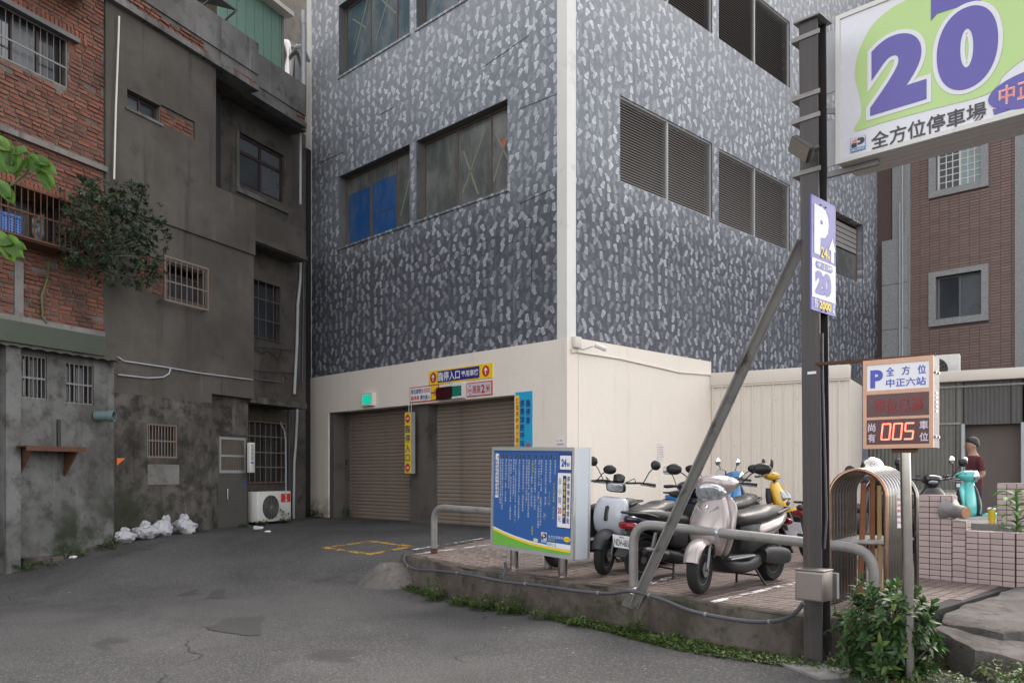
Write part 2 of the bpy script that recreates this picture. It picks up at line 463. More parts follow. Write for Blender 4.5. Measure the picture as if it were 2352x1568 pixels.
# dark damp patches lying on the asphalt, as thin sheets with ragged edges
M_patch = mat('asphalt_damp_patch', (0.040, 0.039, 0.038), 0.92, var=0.45, vs_=60, bump=0.5, bs=90)
def patch(pxs):
    b = MB(); pp = [on_road(u, v) for u, v in pxs]; out = []
    for i in range(len(pp)):
        for k in range(5):
            a = pp[i].lerp(pp[(i + 1) % len(pp)], k / 5); j = 0.03
            a = a + Vector((random.uniform(-j, j), random.uniform(-j, j), 0)); out.append((a.x, a.y, road_z(a.x, a.y) + 0.005))
    b.add(out, [tuple(range(len(out)))]); b.build('damp_patch', M_patch, ground)
patch([(475, 1440), (520, 1420), (610, 1415), (600, 1460), (560, 1459), (480, 1447)][::-1])
patch([(400, 1370), (455, 1352), (450, 1366)][::-1]); patch([(470, 1375), (488, 1357), (522, 1352), (515, 1374)][::-1])

# ================================================================== platform
KERB = [(-1.46, 10.86), (-0.81, 9.92), (-0.33, 9.28), (0.27, 8.80), (0.80, 8.29), (1.155, 7.91), (1.357, 7.61), (1.773, 7.16), (2.35, 6.61)]
RIGHT = [(2.9, 6.42), (3.56, 6.92), (4.66, 7.89), (7.5, 10.2), (14, 15.5), (13, 22)]
LEFT = [(3.2, 17.0), (0.9, 14.1), (0.2, 14.0), (-0.32, 13.3)]
POLY = KERB + RIGHT + LEFT
def inpoly(x, y, poly=POLY):
    c = False; j = len(poly) - 1
    for i in range(len(poly)):
        if (poly[i][1] > y) != (poly[j][1] > y) and x < (poly[j][0] - poly[i][0]) * (y - poly[i][1]) / (poly[j][1] - poly[i][1]) + poly[i][0]: c = not c
        j = i
    return c
AX = Vector((0.7105, 0.7037, 0)); AY = Vector((-0.7037, 0.7105, 0))     # the grey building's two directions
M_grout = mat('dark_grout', (0.022, 0.019, 0.018), 0.9, var=0.25, vs_=8)
M_tile = rndmat('brown_floor_tile', (0.150, 0.106, 0.094), (0.190, 0.138, 0.122), (0.125, 0.088, 0.078), 0.45, 0.12, 30, dark=(0.085, 0.066, 0.060))
b = MB()
n = len(POLY)
# bed, cut in strips along the rise so that it follows the slope
b.add([(x, y, plat_z(y) - 0.006) for x, y in POLY] + [(x, y, -0.2) for x, y in POLY],
      [tuple(range(n))] + [(j + n, (j + 1) % n + n, (j + 1) % n, j) for j in range(n)])
platform = b.build('tiled_pavement', M_grout)
tag(platform, 'raised parking platform paved with small brown tiles', kind='structure')
bm_tri = platform.data
pitch, half = 0.104, 0.0475
tl = []
for i in range(-40, 190):
    for j in range(-120, 110):
        c = AX * (i * pitch) + AY * (j * pitch) + Vector((0.0, 8.0, 0))
        if not (-1.6 < c.x < 9 and 6.3 < c.y < 19): continue
        if c.y > 16.5 and c.x < 3: continue
        ok = all(inpoly(c.x + sx * 0.06, c.y + sy * 0.06) for sx in (-1, 1) for sy in (-1, 1))
        if not ok: continue
        u = CX + F * c.x / c.y
        if u < 880 or u > 2420: continue
        # keep clear of the concrete kerb top
        d = min((Vector((c.x, c.y)) - Vector(KERB[k]).lerp(Vector(KERB[k + 1]), max(0, min(1, (Vector((c.x, c.y)) - Vector(KERB[k])).dot(Vector(KERB[k + 1]) - Vector(KERB[k])) / (Vector(KERB[k + 1]) - Vector(KERB[k])).length_squared)))).length for k in range(len(KERB) - 1))
        if d < 0.13: continue
        tl.append((c.y, c, u))
tl.sort(key=lambda q: q[0])
rot_t = Matrix.Rotation(math.atan2(AX.y, AX.x), 4, 'Z')
def tile_mesh(mb, M):
    c = 0.004; z0, z1 = -0.02, 0.0
    mb.M = M
    a = half; i_ = half - c
    mb.add([(-a, -a, z0), (a, -a, z0), (a, a, z0), (-a, a, z0), (-a, -a, z1 - c), (a, -a, z1 - c), (a, a, z1 - c), (-a, a, z1 - c), (-i_, -i_, z1), (i_, -i_, z1), (i_, i_, z1), (-i_, i_, z1)],
           [(0, 1, 5, 4), (1, 2, 6, 5), (2, 3, 7, 6), (3, 0, 4, 7), (4, 5, 9, 8), (5, 6, 10, 9), (6, 7, 11, 10), (7, 4, 8, 11), (8, 9, 10, 11)])
tb = MB(); tile_mesh(tb, None); t0 = None
vis = [q for q in tl if 1180 < q[2] < 2330]
pick = set(id(q) for q in vis[:300])
rest = MB()
for q in tl:
    c = q[1]; M = Matrix.Translation((c.x, c.y, plat_z(c.y) + random.uniform(-0.0015, 0.0015))) @ rot_t @ Matrix.Rotation(R(random.uniform(-0.6, 0.6)), 4, 'X')
    if id(q) in pick:
        if t0 is None:
            t0 = tb.build('tile', M_tile, platform); t0.matrix_basis = M
        else: inst(t0, platform, M)
    else: tile_mesh(rest, M)
ro = rest.build('tile_field', M_tile, platform); ro['kind'] = 'stuff'

# kerb: rough concrete wall along the front of the platform
b = MB()
KP = []
for i in range(len(KERB) - 1):
    for k in range(6): KP.append(Vector(KERB[i]).lerp(Vector(KERB[i + 1]), k / 6))
KP.append(Vector(KERB[-1])); KP += [Vector((2.62, 6.50)), Vector((2.9, 6.42)), Vector((3.2, 6.63)), Vector((3.5, 6.86))]
rings = []
for i, p in enumerate(KP):
    t = (KP[min(i + 1, len(KP) - 1)] - KP[max(i - 1, 0)]).normalized(); nrm = Vector((t.y, -t.x))      # outwards, towards the yard
    if nrm.dot(Vector((-1, -p.y))) < 0: nrm = -nrm
    z = plat_z(p.y) + 0.006; g = -0.15
    j = lambda s_: noise.noise(Vector((p.x * 3, p.y * 3, s_))) * 0.022
    q = lambda o, zz: (p.x + nrm.x * o, p.y + nrm.y * o, zz)
    rings.append([q(-0.13, z - 0.10), q(-0.13 + j(5), z), q(-0.02 + j(1), z + j(6) * 0.3), q(0.005 + j(2), z - 0.02), q(0.03 + j(3), z - 0.12), q(0.045 + j(4), z - 0.25), q(0.06 + j(7), 0.02), q(0.07, g)])
b.loft(rings, True, closed=True)
kerb = b.build('kerb', M_mould, None, True, 35); tag(kerb, 'rough mossy concrete kerb along the tiled platform', kind='structure')

# rounded concrete ramp at the platform's nose
b = MB(); rings = []
for k in range(9):
    f = k / 8; rings.append([( -1.56 + 0.52 * (0.30 + 0.70 * f) * math.cos(a) * (1 + 0.06 * noise.noise(Vector((math.cos(a) * 2, f * 3, 1)))), 10.74 + 0.46 * (0.30 + 0.70 * f) * math.sin(a), (plat_z(10.9) - 0.10) * (1 - f ** 1.2) + (0.10 - 0.06) * f ** 1.2 + 0.006 * noise.noise(Vector((a * 3, f * 8, 3)))) for a in [R(i * 15) for i in range(24)]])
b.loft(rings[::-1], True)
nose_ = b.build('concrete_ramp', M_ramp, None, True, 60); tag(nose_, "rounded concrete ramp at the kerb's near end", kind='structure')

# parking bay lines on the tiles
b = MB(); zt = lambda x, y: plat_z(y)
for (p, q, w) in (((1437, 1360), (1560, 1318), .07), ((1640, 1382), (1830, 1338), .07), ((960, 1272), (1185, 1243), .06), ((950, 1262), (1110, 1236), .05), ((1835, 1400), (1990, 1355), .08)):
    strip(b, [on_platform(*p), on_platform(*q)], w, zt, 0.006)
tag(b.build('bay_line', M_wline, platform), 'worn white parking lines painted across the tiles')
# ================================================================== the grey parking tower
C0 = (0.933, 14.0)
LA = 8.256
FA = Face(C0[0] - 0.7037 * LA, C0[1] + 0.7105 * LA, 0.7037, -0.7105)      # left face, x = 0 at its far edge
FB = Face(C0[0], C0[1], 0.7105, 0.7037)                                   # right face, x = 0 at the corner
AtoB = FA.M.inverted() @ FB.M
ZG, ZC, ZT = 0.42, FA.z(1302, 777), 15.0

def mat_dabs():
    """Grey wash with rows of pale brush dabs, darker and denser on the lower part."""
    t = NT('dabbed_grey_paint'); p = t.tc(); x, y, z = t.sep(p)
    wig = t.noise(p, 0.8, 4)
    low = t.ramp(t.math('ADD', z, t.math('MULTIPLY', wig, 1.6)), 8.3, 6.6)          # 1 on the lower storey
    top = t.ramp(t.math('ADD', z, t.math('MULTIPLY', wig, 2.0)), 8.5, 13.0)
    wash = t.noise(t.comb(t.math('MULTIPLY', x, 1.0), t.math('MULTIPLY', y, 1.0), t.math('MULTIPLY', z, 0.45)), 2.4, 8, 0.7, 0.5)
    wf = t.noise(t.comb(t.math('MULTIPLY', x, 4.0), t.math('MULTIPLY', z, 1.5)), 2.6, 6, 0.7)
    hi = t.mix(wash, (0.115, 0.127, 0.150, 1), (0.220, 0.238, 0.270, 1))
    hi = t.mix(t.math('MULTIPLY', t.ramp(wf, 0.5, 0.72), 0.55), hi, (0.32, 0.335, 0.36, 1))
    hi = t.mix(t.math('MULTIPLY', top, 0.5), hi, (0.40, 0.41, 0.43, 1))
    lo = t.mix(wash, (0.047, 0.051, 0.063, 1), (0.108, 0.115, 0.137, 1))
    lo = t.mix(t.math('MULTIPLY', t.ramp(wf, 0.52, 0.75), 0.45), lo, (0.16, 0.165, 0.18, 1))
    base = t.mix(low, hi, lo)
    def layer(sc, off, bright, th, seed, size=1.0):
        v2 = t.comb(t.math('ADD', t.math('MULTIPLY', x, sc), off), t.math('ADD', t.math('MULTIPLY', z, sc * 1.22), off * 1.7), seed)
        w = t.n.new('ShaderNodeVectorMath'); w.operation = 'MULTIPLY_ADD'
        nn = t.n.new('ShaderNodeTexNoise'); nn.inputs['Scale'].default_value = 7.0; nn.inputs['Detail'].default_value = 3; t.l.new(v2, nn.inputs['Vector'])
        t.l.new(nn.outputs['Color'], w.inputs[0]); w.inputs[1].default_value = (0.13, 0.13, 0); t.l.new(v2, w.inputs[2])
        vo = t.n.new('ShaderNodeTexVoronoi'); vo.voronoi_dimensions = '2D'; vo.inputs['Scale'].default_value = 1.0; vo.inputs['Randomness'].default_value = 0.62
        t.l.new(w.outputs[0], vo.inputs['Vector'])
        d = t.n.new('ShaderNodeVectorMath'); d.operation = 'SUBTRACT'; t.l.new(w.outputs[0], d.inputs[0]); t.l.new(vo.outputs['Position'], d.inputs[1])
        cr, cg, cb = t.sep(vo.outputs['Color'])
        rt = t.n.new('ShaderNodeVectorRotate'); rt.rotation_type = 'Z_AXIS'; t.l.new(d.outputs[0], rt.inputs['Vector'])
        t.l.new(t.math('MULTIPLY', t.math('SUBTRACT', cr, 0.5), 1.3), rt.inputs['Angle'])
        lx, ly, lz = t.sep(rt.outputs[0])
        fl = t.math('MULTIPLY', ly, t.math('SIGN', t.math('SUBTRACT', cg, 0.35)))
        fan = t.math('ADD', t.math('ADD', 0.115 * size, t.math('MULTIPLY', low, 0.06)), t.math('MULTIPLY', t.ramp(fl, -0.34, 0.22), t.math('SUBTRACT', 0.155 * size, t.math('MULTIPLY', low, 0.085))))
        mx = t.ramp(t.math('DIVIDE', t.math('ABSOLUTE', lx), fan), 1.05, 0.72)
        r2 = t.math('ADD', t.math('POWER', t.math('DIVIDE', t.math('ABSOLUTE', ly), 0.41 * size), 2.0), t.math('MULTIPLY', t.math('POWER', t.math('DIVIDE', lx, fan), 2.0), 0.35))
        my = t.ramp(r2, 1.0, 0.68)
        st = t.n.new('ShaderNodeTexNoise'); st.inputs['Scale'].default_value = 1.0; st.inputs['Detail'].default_value = 3
        t.l.new(t.comb(t.math('MULTIPLY', t.math('DIVIDE', lx, fan), 4.2), t.math('ADD', t.math('MULTIPLY', ly, 2.6), t.math('MULTIPLY', cg, 40.0)), cb), st.inputs['Vector'])
        s_ = t.ramp(st.outputs[0], 0.29, 0.53)
        rim = t.ramp(r2, 0.25, 0.9)
        m = t.math('MULTIPLY', t.math('MULTIPLY', mx, my), t.math('ADD', t.math('MULTIPLY', s_, 0.65), t.math('MULTIPLY', rim, 0.35)))
        return t.math('MULTIPLY', t.math('MULTIPLY', m, t.math('ADD', 0.34, t.math('MULTIPLY', t.ramp(cb, th + 0.2, 0.95), 0.66))), bright)
    old = layer(6.0, 3.3, 0.62, -0.1, 4.0, 1.2)
    c = t.mix(old, base, t.mix(low, (0.36, 0.375, 0.40, 1), (0.215, 0.225, 0.245, 1)))
    new = layer(4.55, 0.0, 1.0, -0.3, 0.0, 1.05)
    c = t.mix(t.math('MULTIPLY', new, t.math('ADD', 0.6, t.math('MULTIPLY', t.ramp(t.noise(p, 0.9, 4, 0.6), 0.36, 0.58), 0.4))), c, t.mix(low, (0.76, 0.785, 0.82, 1), (0.53, 0.555, 0.60, 1)))
    sc = t.ramp(t.noise(t.comb(t.math('MULTIPLY', x, 2.5), y, t.math('MULTIPLY', z, 0.35)), 1.2, 5), 0.62, 0.78)
    c = t.mix(t.math('MULTIPLY', sc, 0.5), c, (0.10, 0.095, 0.09, 1))
    wr = t.ramp(t.noise(t.comb(t.math('MULTIPLY', x, 3.5), y, t.math('ADD', t.math('MULTIPLY', z, 0.25), 5.0)), 1.0, 5), 0.6, 0.8)
    c = t.mix(t.math('MULTIPLY', wr, 0.35), c, (0.42, 0.43, 0.44, 1))
    t.bump(t.math('ADD', t.noise(p, 30, 4), t.math('MULTIPLY', new, 0.6)), 0.25, 0.008)
    return t.out(c, 0.72, 0, 0.35)
M_dabs = mat_dabs()
M_jamb = mat('shutter_jamb', (0.105, 0.095, 0.086), 0.6, var=0.2, vs_=4, dirt=(0.04, 0.036, 0.034), ds=1.5)
M_slat = mat('brown_shutter_slat', (0.25, 0.20, 0.165), 0.5, var=0.1, vs_=2.0, dirt=(0.11, 0.085, 0.07), ds=1.1, dth=(0.5, 0.8))
M_louvre = mat('grey_louvre_slat', (0.33, 0.315, 0.305), 0.6, var=0.12, vs_=5)
M_lframe = mat('grey_louvre_frame', (0.36, 0.36, 0.36), 0.6, var=0.12)
def mat_dustglass(name, base, dust):
    t = NT(name); p = t.tc(); x, y, z = t.sep(p)
    n = t.noise(t.comb(t.math('MULTIPLY', x, 1.6), y, t.math('MULTIPLY', z, 0.8)), 1.6, 6, 0.65)
    c = t.mix(t.ramp(n, 0.38, 0.66), c3(base), c3(dust))
    s_ = t.noise(t.comb(t.math('MULTIPLY', x, 30.0), y, t.math('MULTIPLY', z, 1.5)), 1.0, 3)
    c = t.mix(t.math('MULTIPLY', t.ramp(s_, 0.5, 0.8), 0.3), c, c3(dust, 1.3))
    return t.out(c, 0.22, 0, 0.6)
M_dg_grey = mat_dustglass('dusty_grey_pane', (0.085, 0.095, 0.092), (0.17, 0.17, 0.165))
M_dg_blue = mat_dustglass('dusty_blue_pane', (0.015, 0.085, 0.27), (0.06, 0.12, 0.24))
M_dg_teal = mat_dustglass('dusty_teal_pane', (0.055, 0.095, 0.12), (0.15, 0.175, 0.185))
M_tape = mat('faded_tape', (0.20, 0.21, 0.155), 0.7)
M_redtape = mat('red_tape', (0.55, 0.08, 0.05), 0.6)

tower = thing('parking_tower', 'grey dabbed-paint parking tower with cream ground floor and roller shutters', 'building', FA.M)
holesA = []; winA = []
zs1, zt1 = FA.z(778, 570), FA.z(778, 406)
zs2 = FA.z(777.6, 178)
for zs_, zt_ in ((zs1, zt1), (zs2, zs2 + zt1 - zs1)):
    for (u0, u1) in ((778, 941), (956, 1165.6)):
        h = (FA.x(u0), FA.x(u1), zs_, zt_); holesA.append(h); winA.append(h)
b = MB(); b.cells(0.0, LA, 0.0, 0.26, ZC, ZT, holesA); b.build('wall', M_dabs, tower)
holesB = []
lv = []
for (u0, v0, u1, v1) in ((1424.5, 218.7, 1636, 502), (1651, 340.6, 1814.5, 577)):
    h = FB.rect(u0, v0, u1, v1); lv.append(h); holesB.append(h)
zl = FB.z(1633, 76.5); zlh = lv[0][3] - lv[0][2]
for h in list(lv):
    g = (h[0], h[1], zl, zl + zlh); lv.append(g); holesB.append(g)
hB3 = FB.rect(1920, 485, 1982, 652); holesB.append(hB3)
b = MB(); b.cells(0.26, 14.2, 0.0, 0.26, ZG, ZT, holesB)
wb = b.build('wall', M_dabs, tower); wb.matrix_basis = AtoB
# corner column and far edge trim
xa = FA.x(1281)
b = MB(); b.box(xa, LA + 0.018, -0.018, FB.x(1321), ZC + 0.004, ZT); b.build('corner_column', M_white_trim, tower)
b = MB(); b.box(-0.12, 0.07, -0.018, 0.5, ZG, ZT); b.build('edge_column', M_white_trim, tower)
b = MB(); b.box(0.3, LA - 1.3, 1.3, 13.9, ZG, ZT - 0.05); b.box(0.0, LA, 0.26, 14.2, ZT - 0.04, ZT - 0.01); b.box(-0.1, 0.29, 0.5, 14.0, ZG, ZT - 0.05); b.build('inner_core', M_dark, tower)  # dark box added inside the hollow tower to block light

# ground floor, cream
so = (FA.x(757), FA.x(1185), ZG - 0.1, FA.z(757, 948))
b = MB(); b.cells(0.07, LA + 0.035, -0.035, 0.25, ZG, ZC, [so]); b.build('cream_wall', M_cream, tower)
b = MB(); b.box(0.26, FB.x(1630), -0.035, 0.25, ZG, ZC + 0.03); o = b.build('cream_wall', M_cream, tower); o.matrix_basis = AtoB
# shutter bay: jambs, pillar, two roller shutters
yb = 0.36
zsl = so[3]
b = MB(); b.box(so[0], FA.x(806, yb), yb - 0.05, yb + 0.25, ZG, zsl); b.box(so[0], so[0] + 0.17, 0.0, yb - 0.052, ZG, zsl); b.build('jamb', M_jamb, tower)
xp0, xp1 = FA.x(941, 0.1), FA.x(965, 0.1)
b = MB(); b.box(xp0, xp1 + 0.25, 0.1, yb + 0.2, ZG, zsl); b.build('pillar', M_jamb, tower)
b = MB(); b.box(xp1 + 0.252, FA.x(995, yb), yb - 0.05, yb + 0.25, ZG, zsl); b.build('jamb', M_jamb, tower)
for (x0, x1) in ((FA.x(806, yb) + 0.002, xp0 - 0.002), (FA.x(995, yb) + 0.002, so[1] - 0.002)):
    sh = pbox('shutter_backing', M_dark, tower, x0, x1, yb + 0.04, yb + 0.08, ZG, zsl)
    sh.name = 'roller_shutter'
    hgt = 0.0775; prof = [(0.0, 0.0), (-0.010, 0.012), (-0.016, 0.036), (-0.012, 0.060), (0.004, 0.0755), (0.02, 0.0755), (0.02, 0.0)]
    sb = MB(); sb.loft([[(xx, py, pz) for py, pz in prof] for xx in (x0, x1)], True)
    first = None; zz = 0.515
    while zz + hgt < zsl + 0.06:
        M = Matrix.Translation((0, yb, zz)) @ Matrix.Rotation(R(random.uniform(-1.2, 1.2)), 4, 'X')
        if first is None:
            first = sb.build('slat', M_slat, sh, True, 25); first.matrix_basis = M
        else: inst(first, sh, M)
        zz += hgt
    pbox('bottom_bar', M_jamb, sh, x0, x1, yb - 0.012, yb + 0.02, ZG, 0.512)
    pbox('keyhole_plate', M_black, sh, x0 - 0.13, x0 - 0.09, yb - 0.06, yb - 0.05, 1.75, 1.86)
# windows on the left face
for i, (x0, x1, z0, z1) in enumerate(winA):
    yf = 0.20
    w = MB(); t_ = 0.05
    for bx in ((x0, x1, z1 - t_, z1), (x0, x1, z0, z0 + t_), (x0, x0 + t_, z0 + t_, z1 - t_), (x1 - t_, x1, z0 + t_, z1 - t_)): w.box(bx[0], bx[1], yf - 0.02, yf + 0.05, bx[2], bx[3])
    wf = w.build('window', M_brownalu, tower)
    cuts = ([x0 + t_, x0 + (x1 - x0) * 0.37, x0 + (x1 - x0) * 0.74, x1 - t_] if i % 2 == 0 else [x0 + t_, x0 + (x1 - x0) * 0.40, x0 + (x1 - x0) * 0.76, x1 - t_])
    for k in range(3):
        m_ = (M_dg_blue if (i == 0 and k < 2) else (M_dg_teal if i > 1 else M_dg_grey))
        pbox('pane', m_ if m_ is not M_dg_blue else M_dg_grey, wf, cuts[k] + 0.018, cuts[k + 1] - 0.018, yf + 0.012, yf + 0.02, z0 + t_, z1 - t_)
        if m_ is M_dg_blue:
            for (f0, f1) in (((0.0, 0.30), (0.31, 0.74)) if k == 1 else ((0.0, 0.72),)): pbox('blue_board', M_dg_blue, wf, cuts[k] + 0.06, cuts[k + 1] - 0.022, yf + 0.004, yf + 0.0115, z0 + t_ + (z1 - z0) * f0, z0 + t_ + (z1 - z0) * f1)
        if k < 2: pbox('mullion', M_brownalu, wf, cuts[k + 1] - 0.018, cuts[k + 1] + 0.018, yf - 0.012, yf + 0.045, z0 + t_, z1 - t_)
    b = MB()
    def tape(xa_, za, xb, zb): b.add([(xa_ - 0.025, yf + 0.006, za), (xa_ + 0.025, yf + 0.006, za), (xb + 0.025, yf + 0.006, zb), (xb - 0.025, yf + 0.006, zb)], [(0, 1, 2, 3)])
    H = z1 - z0; W = x1 - x0
    if i == 0: tape(x0 + W * 0.78, z0 + H * 0.2, x0 + W * 0.93, z0 + H * 0.75)
    if i == 1:
        tape(x0 + W * 0.45, z0 + H * 0.2, x0 + W * 0.70, z0 + H * 0.85); tape(x0 + W * 0.62, z0 + H * 0.12, x0 + W * 0.46, z0 + H * 0.7)
        tape(x0 + W * 0.78, z0 + H * 0.2, x0 + W * 0.96, z0 + H * 0.8); tape(x0 + W * 0.96, z0 + H * 0.3, x0 + W * 0.80, z0 + H * 0.75)
        rb = MB(); rb.add([(x0 + W * 0.84, yf + 0.009, z0 + H * 0.62), (x0 + W * 0.88, yf + 0.009, z0 + H * 0.50), (x0 + W * 0.93, yf + 0.009, z0 + H * 0.66)], [(0, 1, 2)]); rb.build('tape', M_redtape, wf)
    if i >= 2:
        tape(x0 + W * 0.12, z0 + H * 0.30, x0 + W * 0.33, z0 + H * 0.95); tape(x0 + W * 0.30, z0 + H * 0.55, x0 + W * 0.10, z0 + H * 0.80)
        tape(x0 + W * 0.44, z0 + H * 0.30, x0 + W * 0.70, z0 + H * 0.98); tape(x0 + W * 0.72, z0 + H * 0.48, x0 + W * 0.45, z0 + H * 0.9)
    b.build('tape', M_tape, wf)
    pbox('sill', M_dabs, wf, x0 - 0.03, x1 + 0.03, -0.03, 0.03, z0 - 0.05, z0 - 0.004)
# plain painted reveals round the window openings
M_rev = mat('grey_reveal_paint', (0.105, 0.108, 0.115), 0.7, var=0.2, vs_=3, dirt=(0.05, 0.05, 0.05), ds=2)
for (x0, x1, z0, z1) in winA:
    b = MB(); b.box(x0 + 0.001, x0 + 0.006, 0.004, 0.18, z0, z1); b.build('reveal', M_rev, tower); b = MB(); b.box(x0 + 0.007, x1 - 0.001, 0.004, 0.18, z1 - 0.006, z1 - 0.001); b.build('reveal', M_rev, tower)
for (x0, x1, z0, z1) in lv + [hB3]:
    b = MB(); b.box(x1 - 0.006, x1 - 0.001, 0.004, 0.028, z0, z1); b.build('reveal', M_rev, tower).matrix_basis = AtoB
# louvred openings on the right face
for i, (x0, x1, z0, z1) in enumerate(lv):
    xm = FB.x(1536) if i % 2 == 0 else FB.x(1736)
    f = MB()
    for bx in ((x0, x1, z1 - 0.03, z1), (x0, x1, z0, z0 + 0.03), (x0, x0 + 0.03, z0 + 0.03, z1 - 0.03), (x1 - 0.03, x1, z0 + 0.03, z1 - 0.03), (xm - 0.025, xm + 0.025, z0 + 0.03, z1 - 0.03)):
        f.box(bx[0], bx[1], 0.03, 0.12, bx[2], bx[3])
    lf = f.build('louvre', M_lframe, tower); lf.matrix_basis = AtoB
    pbox('backing', M_dark, lf, x0, x1, 0.2, 0.22, z0, z1)
    for (a0, a1) in ((x0 + 0.03, xm - 0.025), (xm + 0.025, x1 - 0.03)):
        nsl = 30; st = (z1 - z0 - 0.06) / nsl; sb = MB()
        pr = [(-0.03, -0.030), (-0.026, -0.034), (0.03, 0.018), (0.026, 0.022)]
        sb.loft([[(xx, py, pz) for py, pz in pr] for xx in (a0, a1)], True); first = None
        for k in range(nsl):
            M = Matrix.Translation((0, 0.08, z0 + 0.03 + (k + 0.5) * st))
            if first is None: first = sb.build('slat', M_louvre, lf); first.matrix_basis = M
            else: inst(first, lf, M)
x0, x1, z0, z1 = hB3
f = MB()
for bx in ((x0, x1, z1 - 0.05, z1), (x0, x1, z0, z0 + 0.05), (x0, x0 + 0.05, z0 + 0.05, z1 - 0.05), (x1 - 0.05, x1, z0 + 0.05, z1 - 0.05)): f.box(bx[0], bx[1], 0.15, 0.22, bx[2], bx[3])
wf = f.build('window', M_brownalu, tower); wf.matrix_basis = AtoB
pbox('pane', M_dg_grey, wf, x0 + 0.05, x1 - 0.05, 0.18, 0.19, z0 + 0.05, z0 + (z1 - z0) * 0.5)
for k in range(5): pbox('slat', M_louvre, wf, x0 + 0.05, x1 - 0.05, 0.165, 0.185, z0 + (z1 - z0) * (0.52 + 0.085 * k), z0 + (z1 - z0) * (0.59 + 0.085 * k))
# hairline cracks and a cable on the left face: thin dark raised lines
def crack(mb, face, pts, w=0.007):
    last = None
    for u, v in pts:
        p = Vector((face.x(u), -0.004, face.z(u, v)))
        if last is not None: mb.bar(last, p, 0.006, w, (0, -1, 0.01))
        last = p
for pts in (((870, 265), (905, 247)), ((1110, 155), (1215, 82)), ((1222, 560), (1221, 655)), ((725, 378), (790, 350)), ((1195, 468), (1283, 428)), ((1195, 250), (1283, 215))):
    b = MB(); crack(b, FA, pts); b.build('crack', M_dark, tower)
M_ctv = mat('cream_cable_paint', (0.60, 0.56, 0.50), 0.6)
b = MB(); b.tube([(FB.x(u, -0.05), -0.05, FB.z(u, v, -0.05)) for u, v in ((1312, 800), (1313, 810), (1322, 808), (1420, 823), (1500, 841), (1560, 855), (1634, 861))], 0.016, 8)
o = b.build('cable', M_ctv, tower, True); o.matrix_basis = AtoB

# ------------------------------------------------------------------ things on the tower's walls
def sign_plate(name, label, cat, face, rect, mat_, y=-0.05, th=0.02, group=None):
    x0, x1, z0, z1 = rect
    t = thing(name, label, cat, face.at((x0 + x1) / 2, y, z0), group)
    w = (x1 - x0) / 2; h = z1 - z0
    pbox('plate', mat_, t, -w, w, 0, th, 0, h)
    return t, w, h
def arrow(mb, cx, cz, r, y, dirn='up', m=0):
    pts = [(0, 0.78), (0.55, 0.15), (0.38, -0.02), (0.14, 0.25), (0.14, -0.78), (-0.14, -0.78), (-0.14, 0.25), (-0.38, -0.02), (-0.55, 0.15)]
    if dirn == 'right': pts = [(z, -x) for x, z in pts]
    pts = [(cx + x * r, cz + z * r) for x, z in pts]
    mb.add([(x, y, z) for x, z in pts], [tuple(range(len(pts)))[::-1]] , m)
def disc(mb, cx, cz, rx, rz, y, m=0, n=28):
    mb.add([(cx + rx * math.cos(2 * math.pi * k / n), y, cz + rz * math.sin(2 * math.pi * k / n)) for k in range(n)], [tuple(range(n))], m)
def quad(mb, x0, x1, z0, z1, y, m=0):
    mb.add([(x0, y, z0), (x1, y, z0), (x1, y, z1), (x0, y, z1)], [(0, 1, 2, 3)], m)

t, w, h = sign_plate('entrance_sign', 'wide blue and yellow entrance sign with two red arrow discs above the shutters', 'sign', FA, FA.rect(989.5, 853.5, 1135.5, 867), M_pr_yellow)
xb0, xb1 = -w + 2 * w * 0.15, -w + 2 * w * 0.81
lettering(t, M_pr_navy, lambda b: quad(b, xb0, xb1, 0.025, h - 0.025, -0.003)).name = 'blue_panel'
lettering(t, M_pr_white, lambda b: (fit_text(b, '臨停入口', xb0 + 0.02, xb0 + 0.02 + (xb1 - xb0) * 0.53, h * 0.18, h * 0.84, -0.006, 0.03), fit_text(b, '專用車梯', xb0 + (xb1 - xb0) * 0.58, xb1 - 0.03, h * 0.28, h * 0.72, -0.006, 0.025)))
for cx in (-w + 2 * w * 0.075, -w + 2 * w * 0.905):
    lettering(t, M_pr_red, lambda b: disc(b, cx, h / 2, h * 0.36, h * 0.38, -0.004)).name = 'arrow_disc'
    lettering(t, M_pr_white, lambda b: arrow(b, cx, h / 2, h * 0.31, -0.008)).name = 'arrow'

t, w, h = sign_plate('notice_sign', 'white red-rimmed sign about the bay counter, left of the dark display', 'sign', FA, FA.rect(945.7, 890.5, 1012, 919), M_pr_red)
lettering(t, M_pr_white, lambda b: quad(b, -w + 0.02, w * 0.48, 0.02, h - 0.02, -0.003)).name = 'white_panel'
lettering(t, M_pr_yellow, lambda b: quad(b, w * 0.5, w - 0.01, 0.02, h - 0.02, -0.003)).name = 'yellow_panel'
lettering(t, M_pr_navy, lambda b: (fit_text(b, '車位燈顯示', -w + 0.05, -w * 0.02, h * 0.54, h * 0.86, -0.006, 0.02), fit_text(b, '請勿進入', -w * 0.25, w * 0.44, h * 0.13, h * 0.43, -0.006, 0.02)))
lettering(t, M_pr_red, lambda b: (fit_text(b, '000', w * 0.02, w * 0.44, h * 0.55, h * 0.86, -0.006, 0.01), fit_text(b, '臨停車', -w + 0.05, -w * 0.32, h * 0.13, h * 0.43, -0.006, 0.02), arrow(b, w * 0.72, h * 0.5, h * 0.42, -0.006, 'right')))

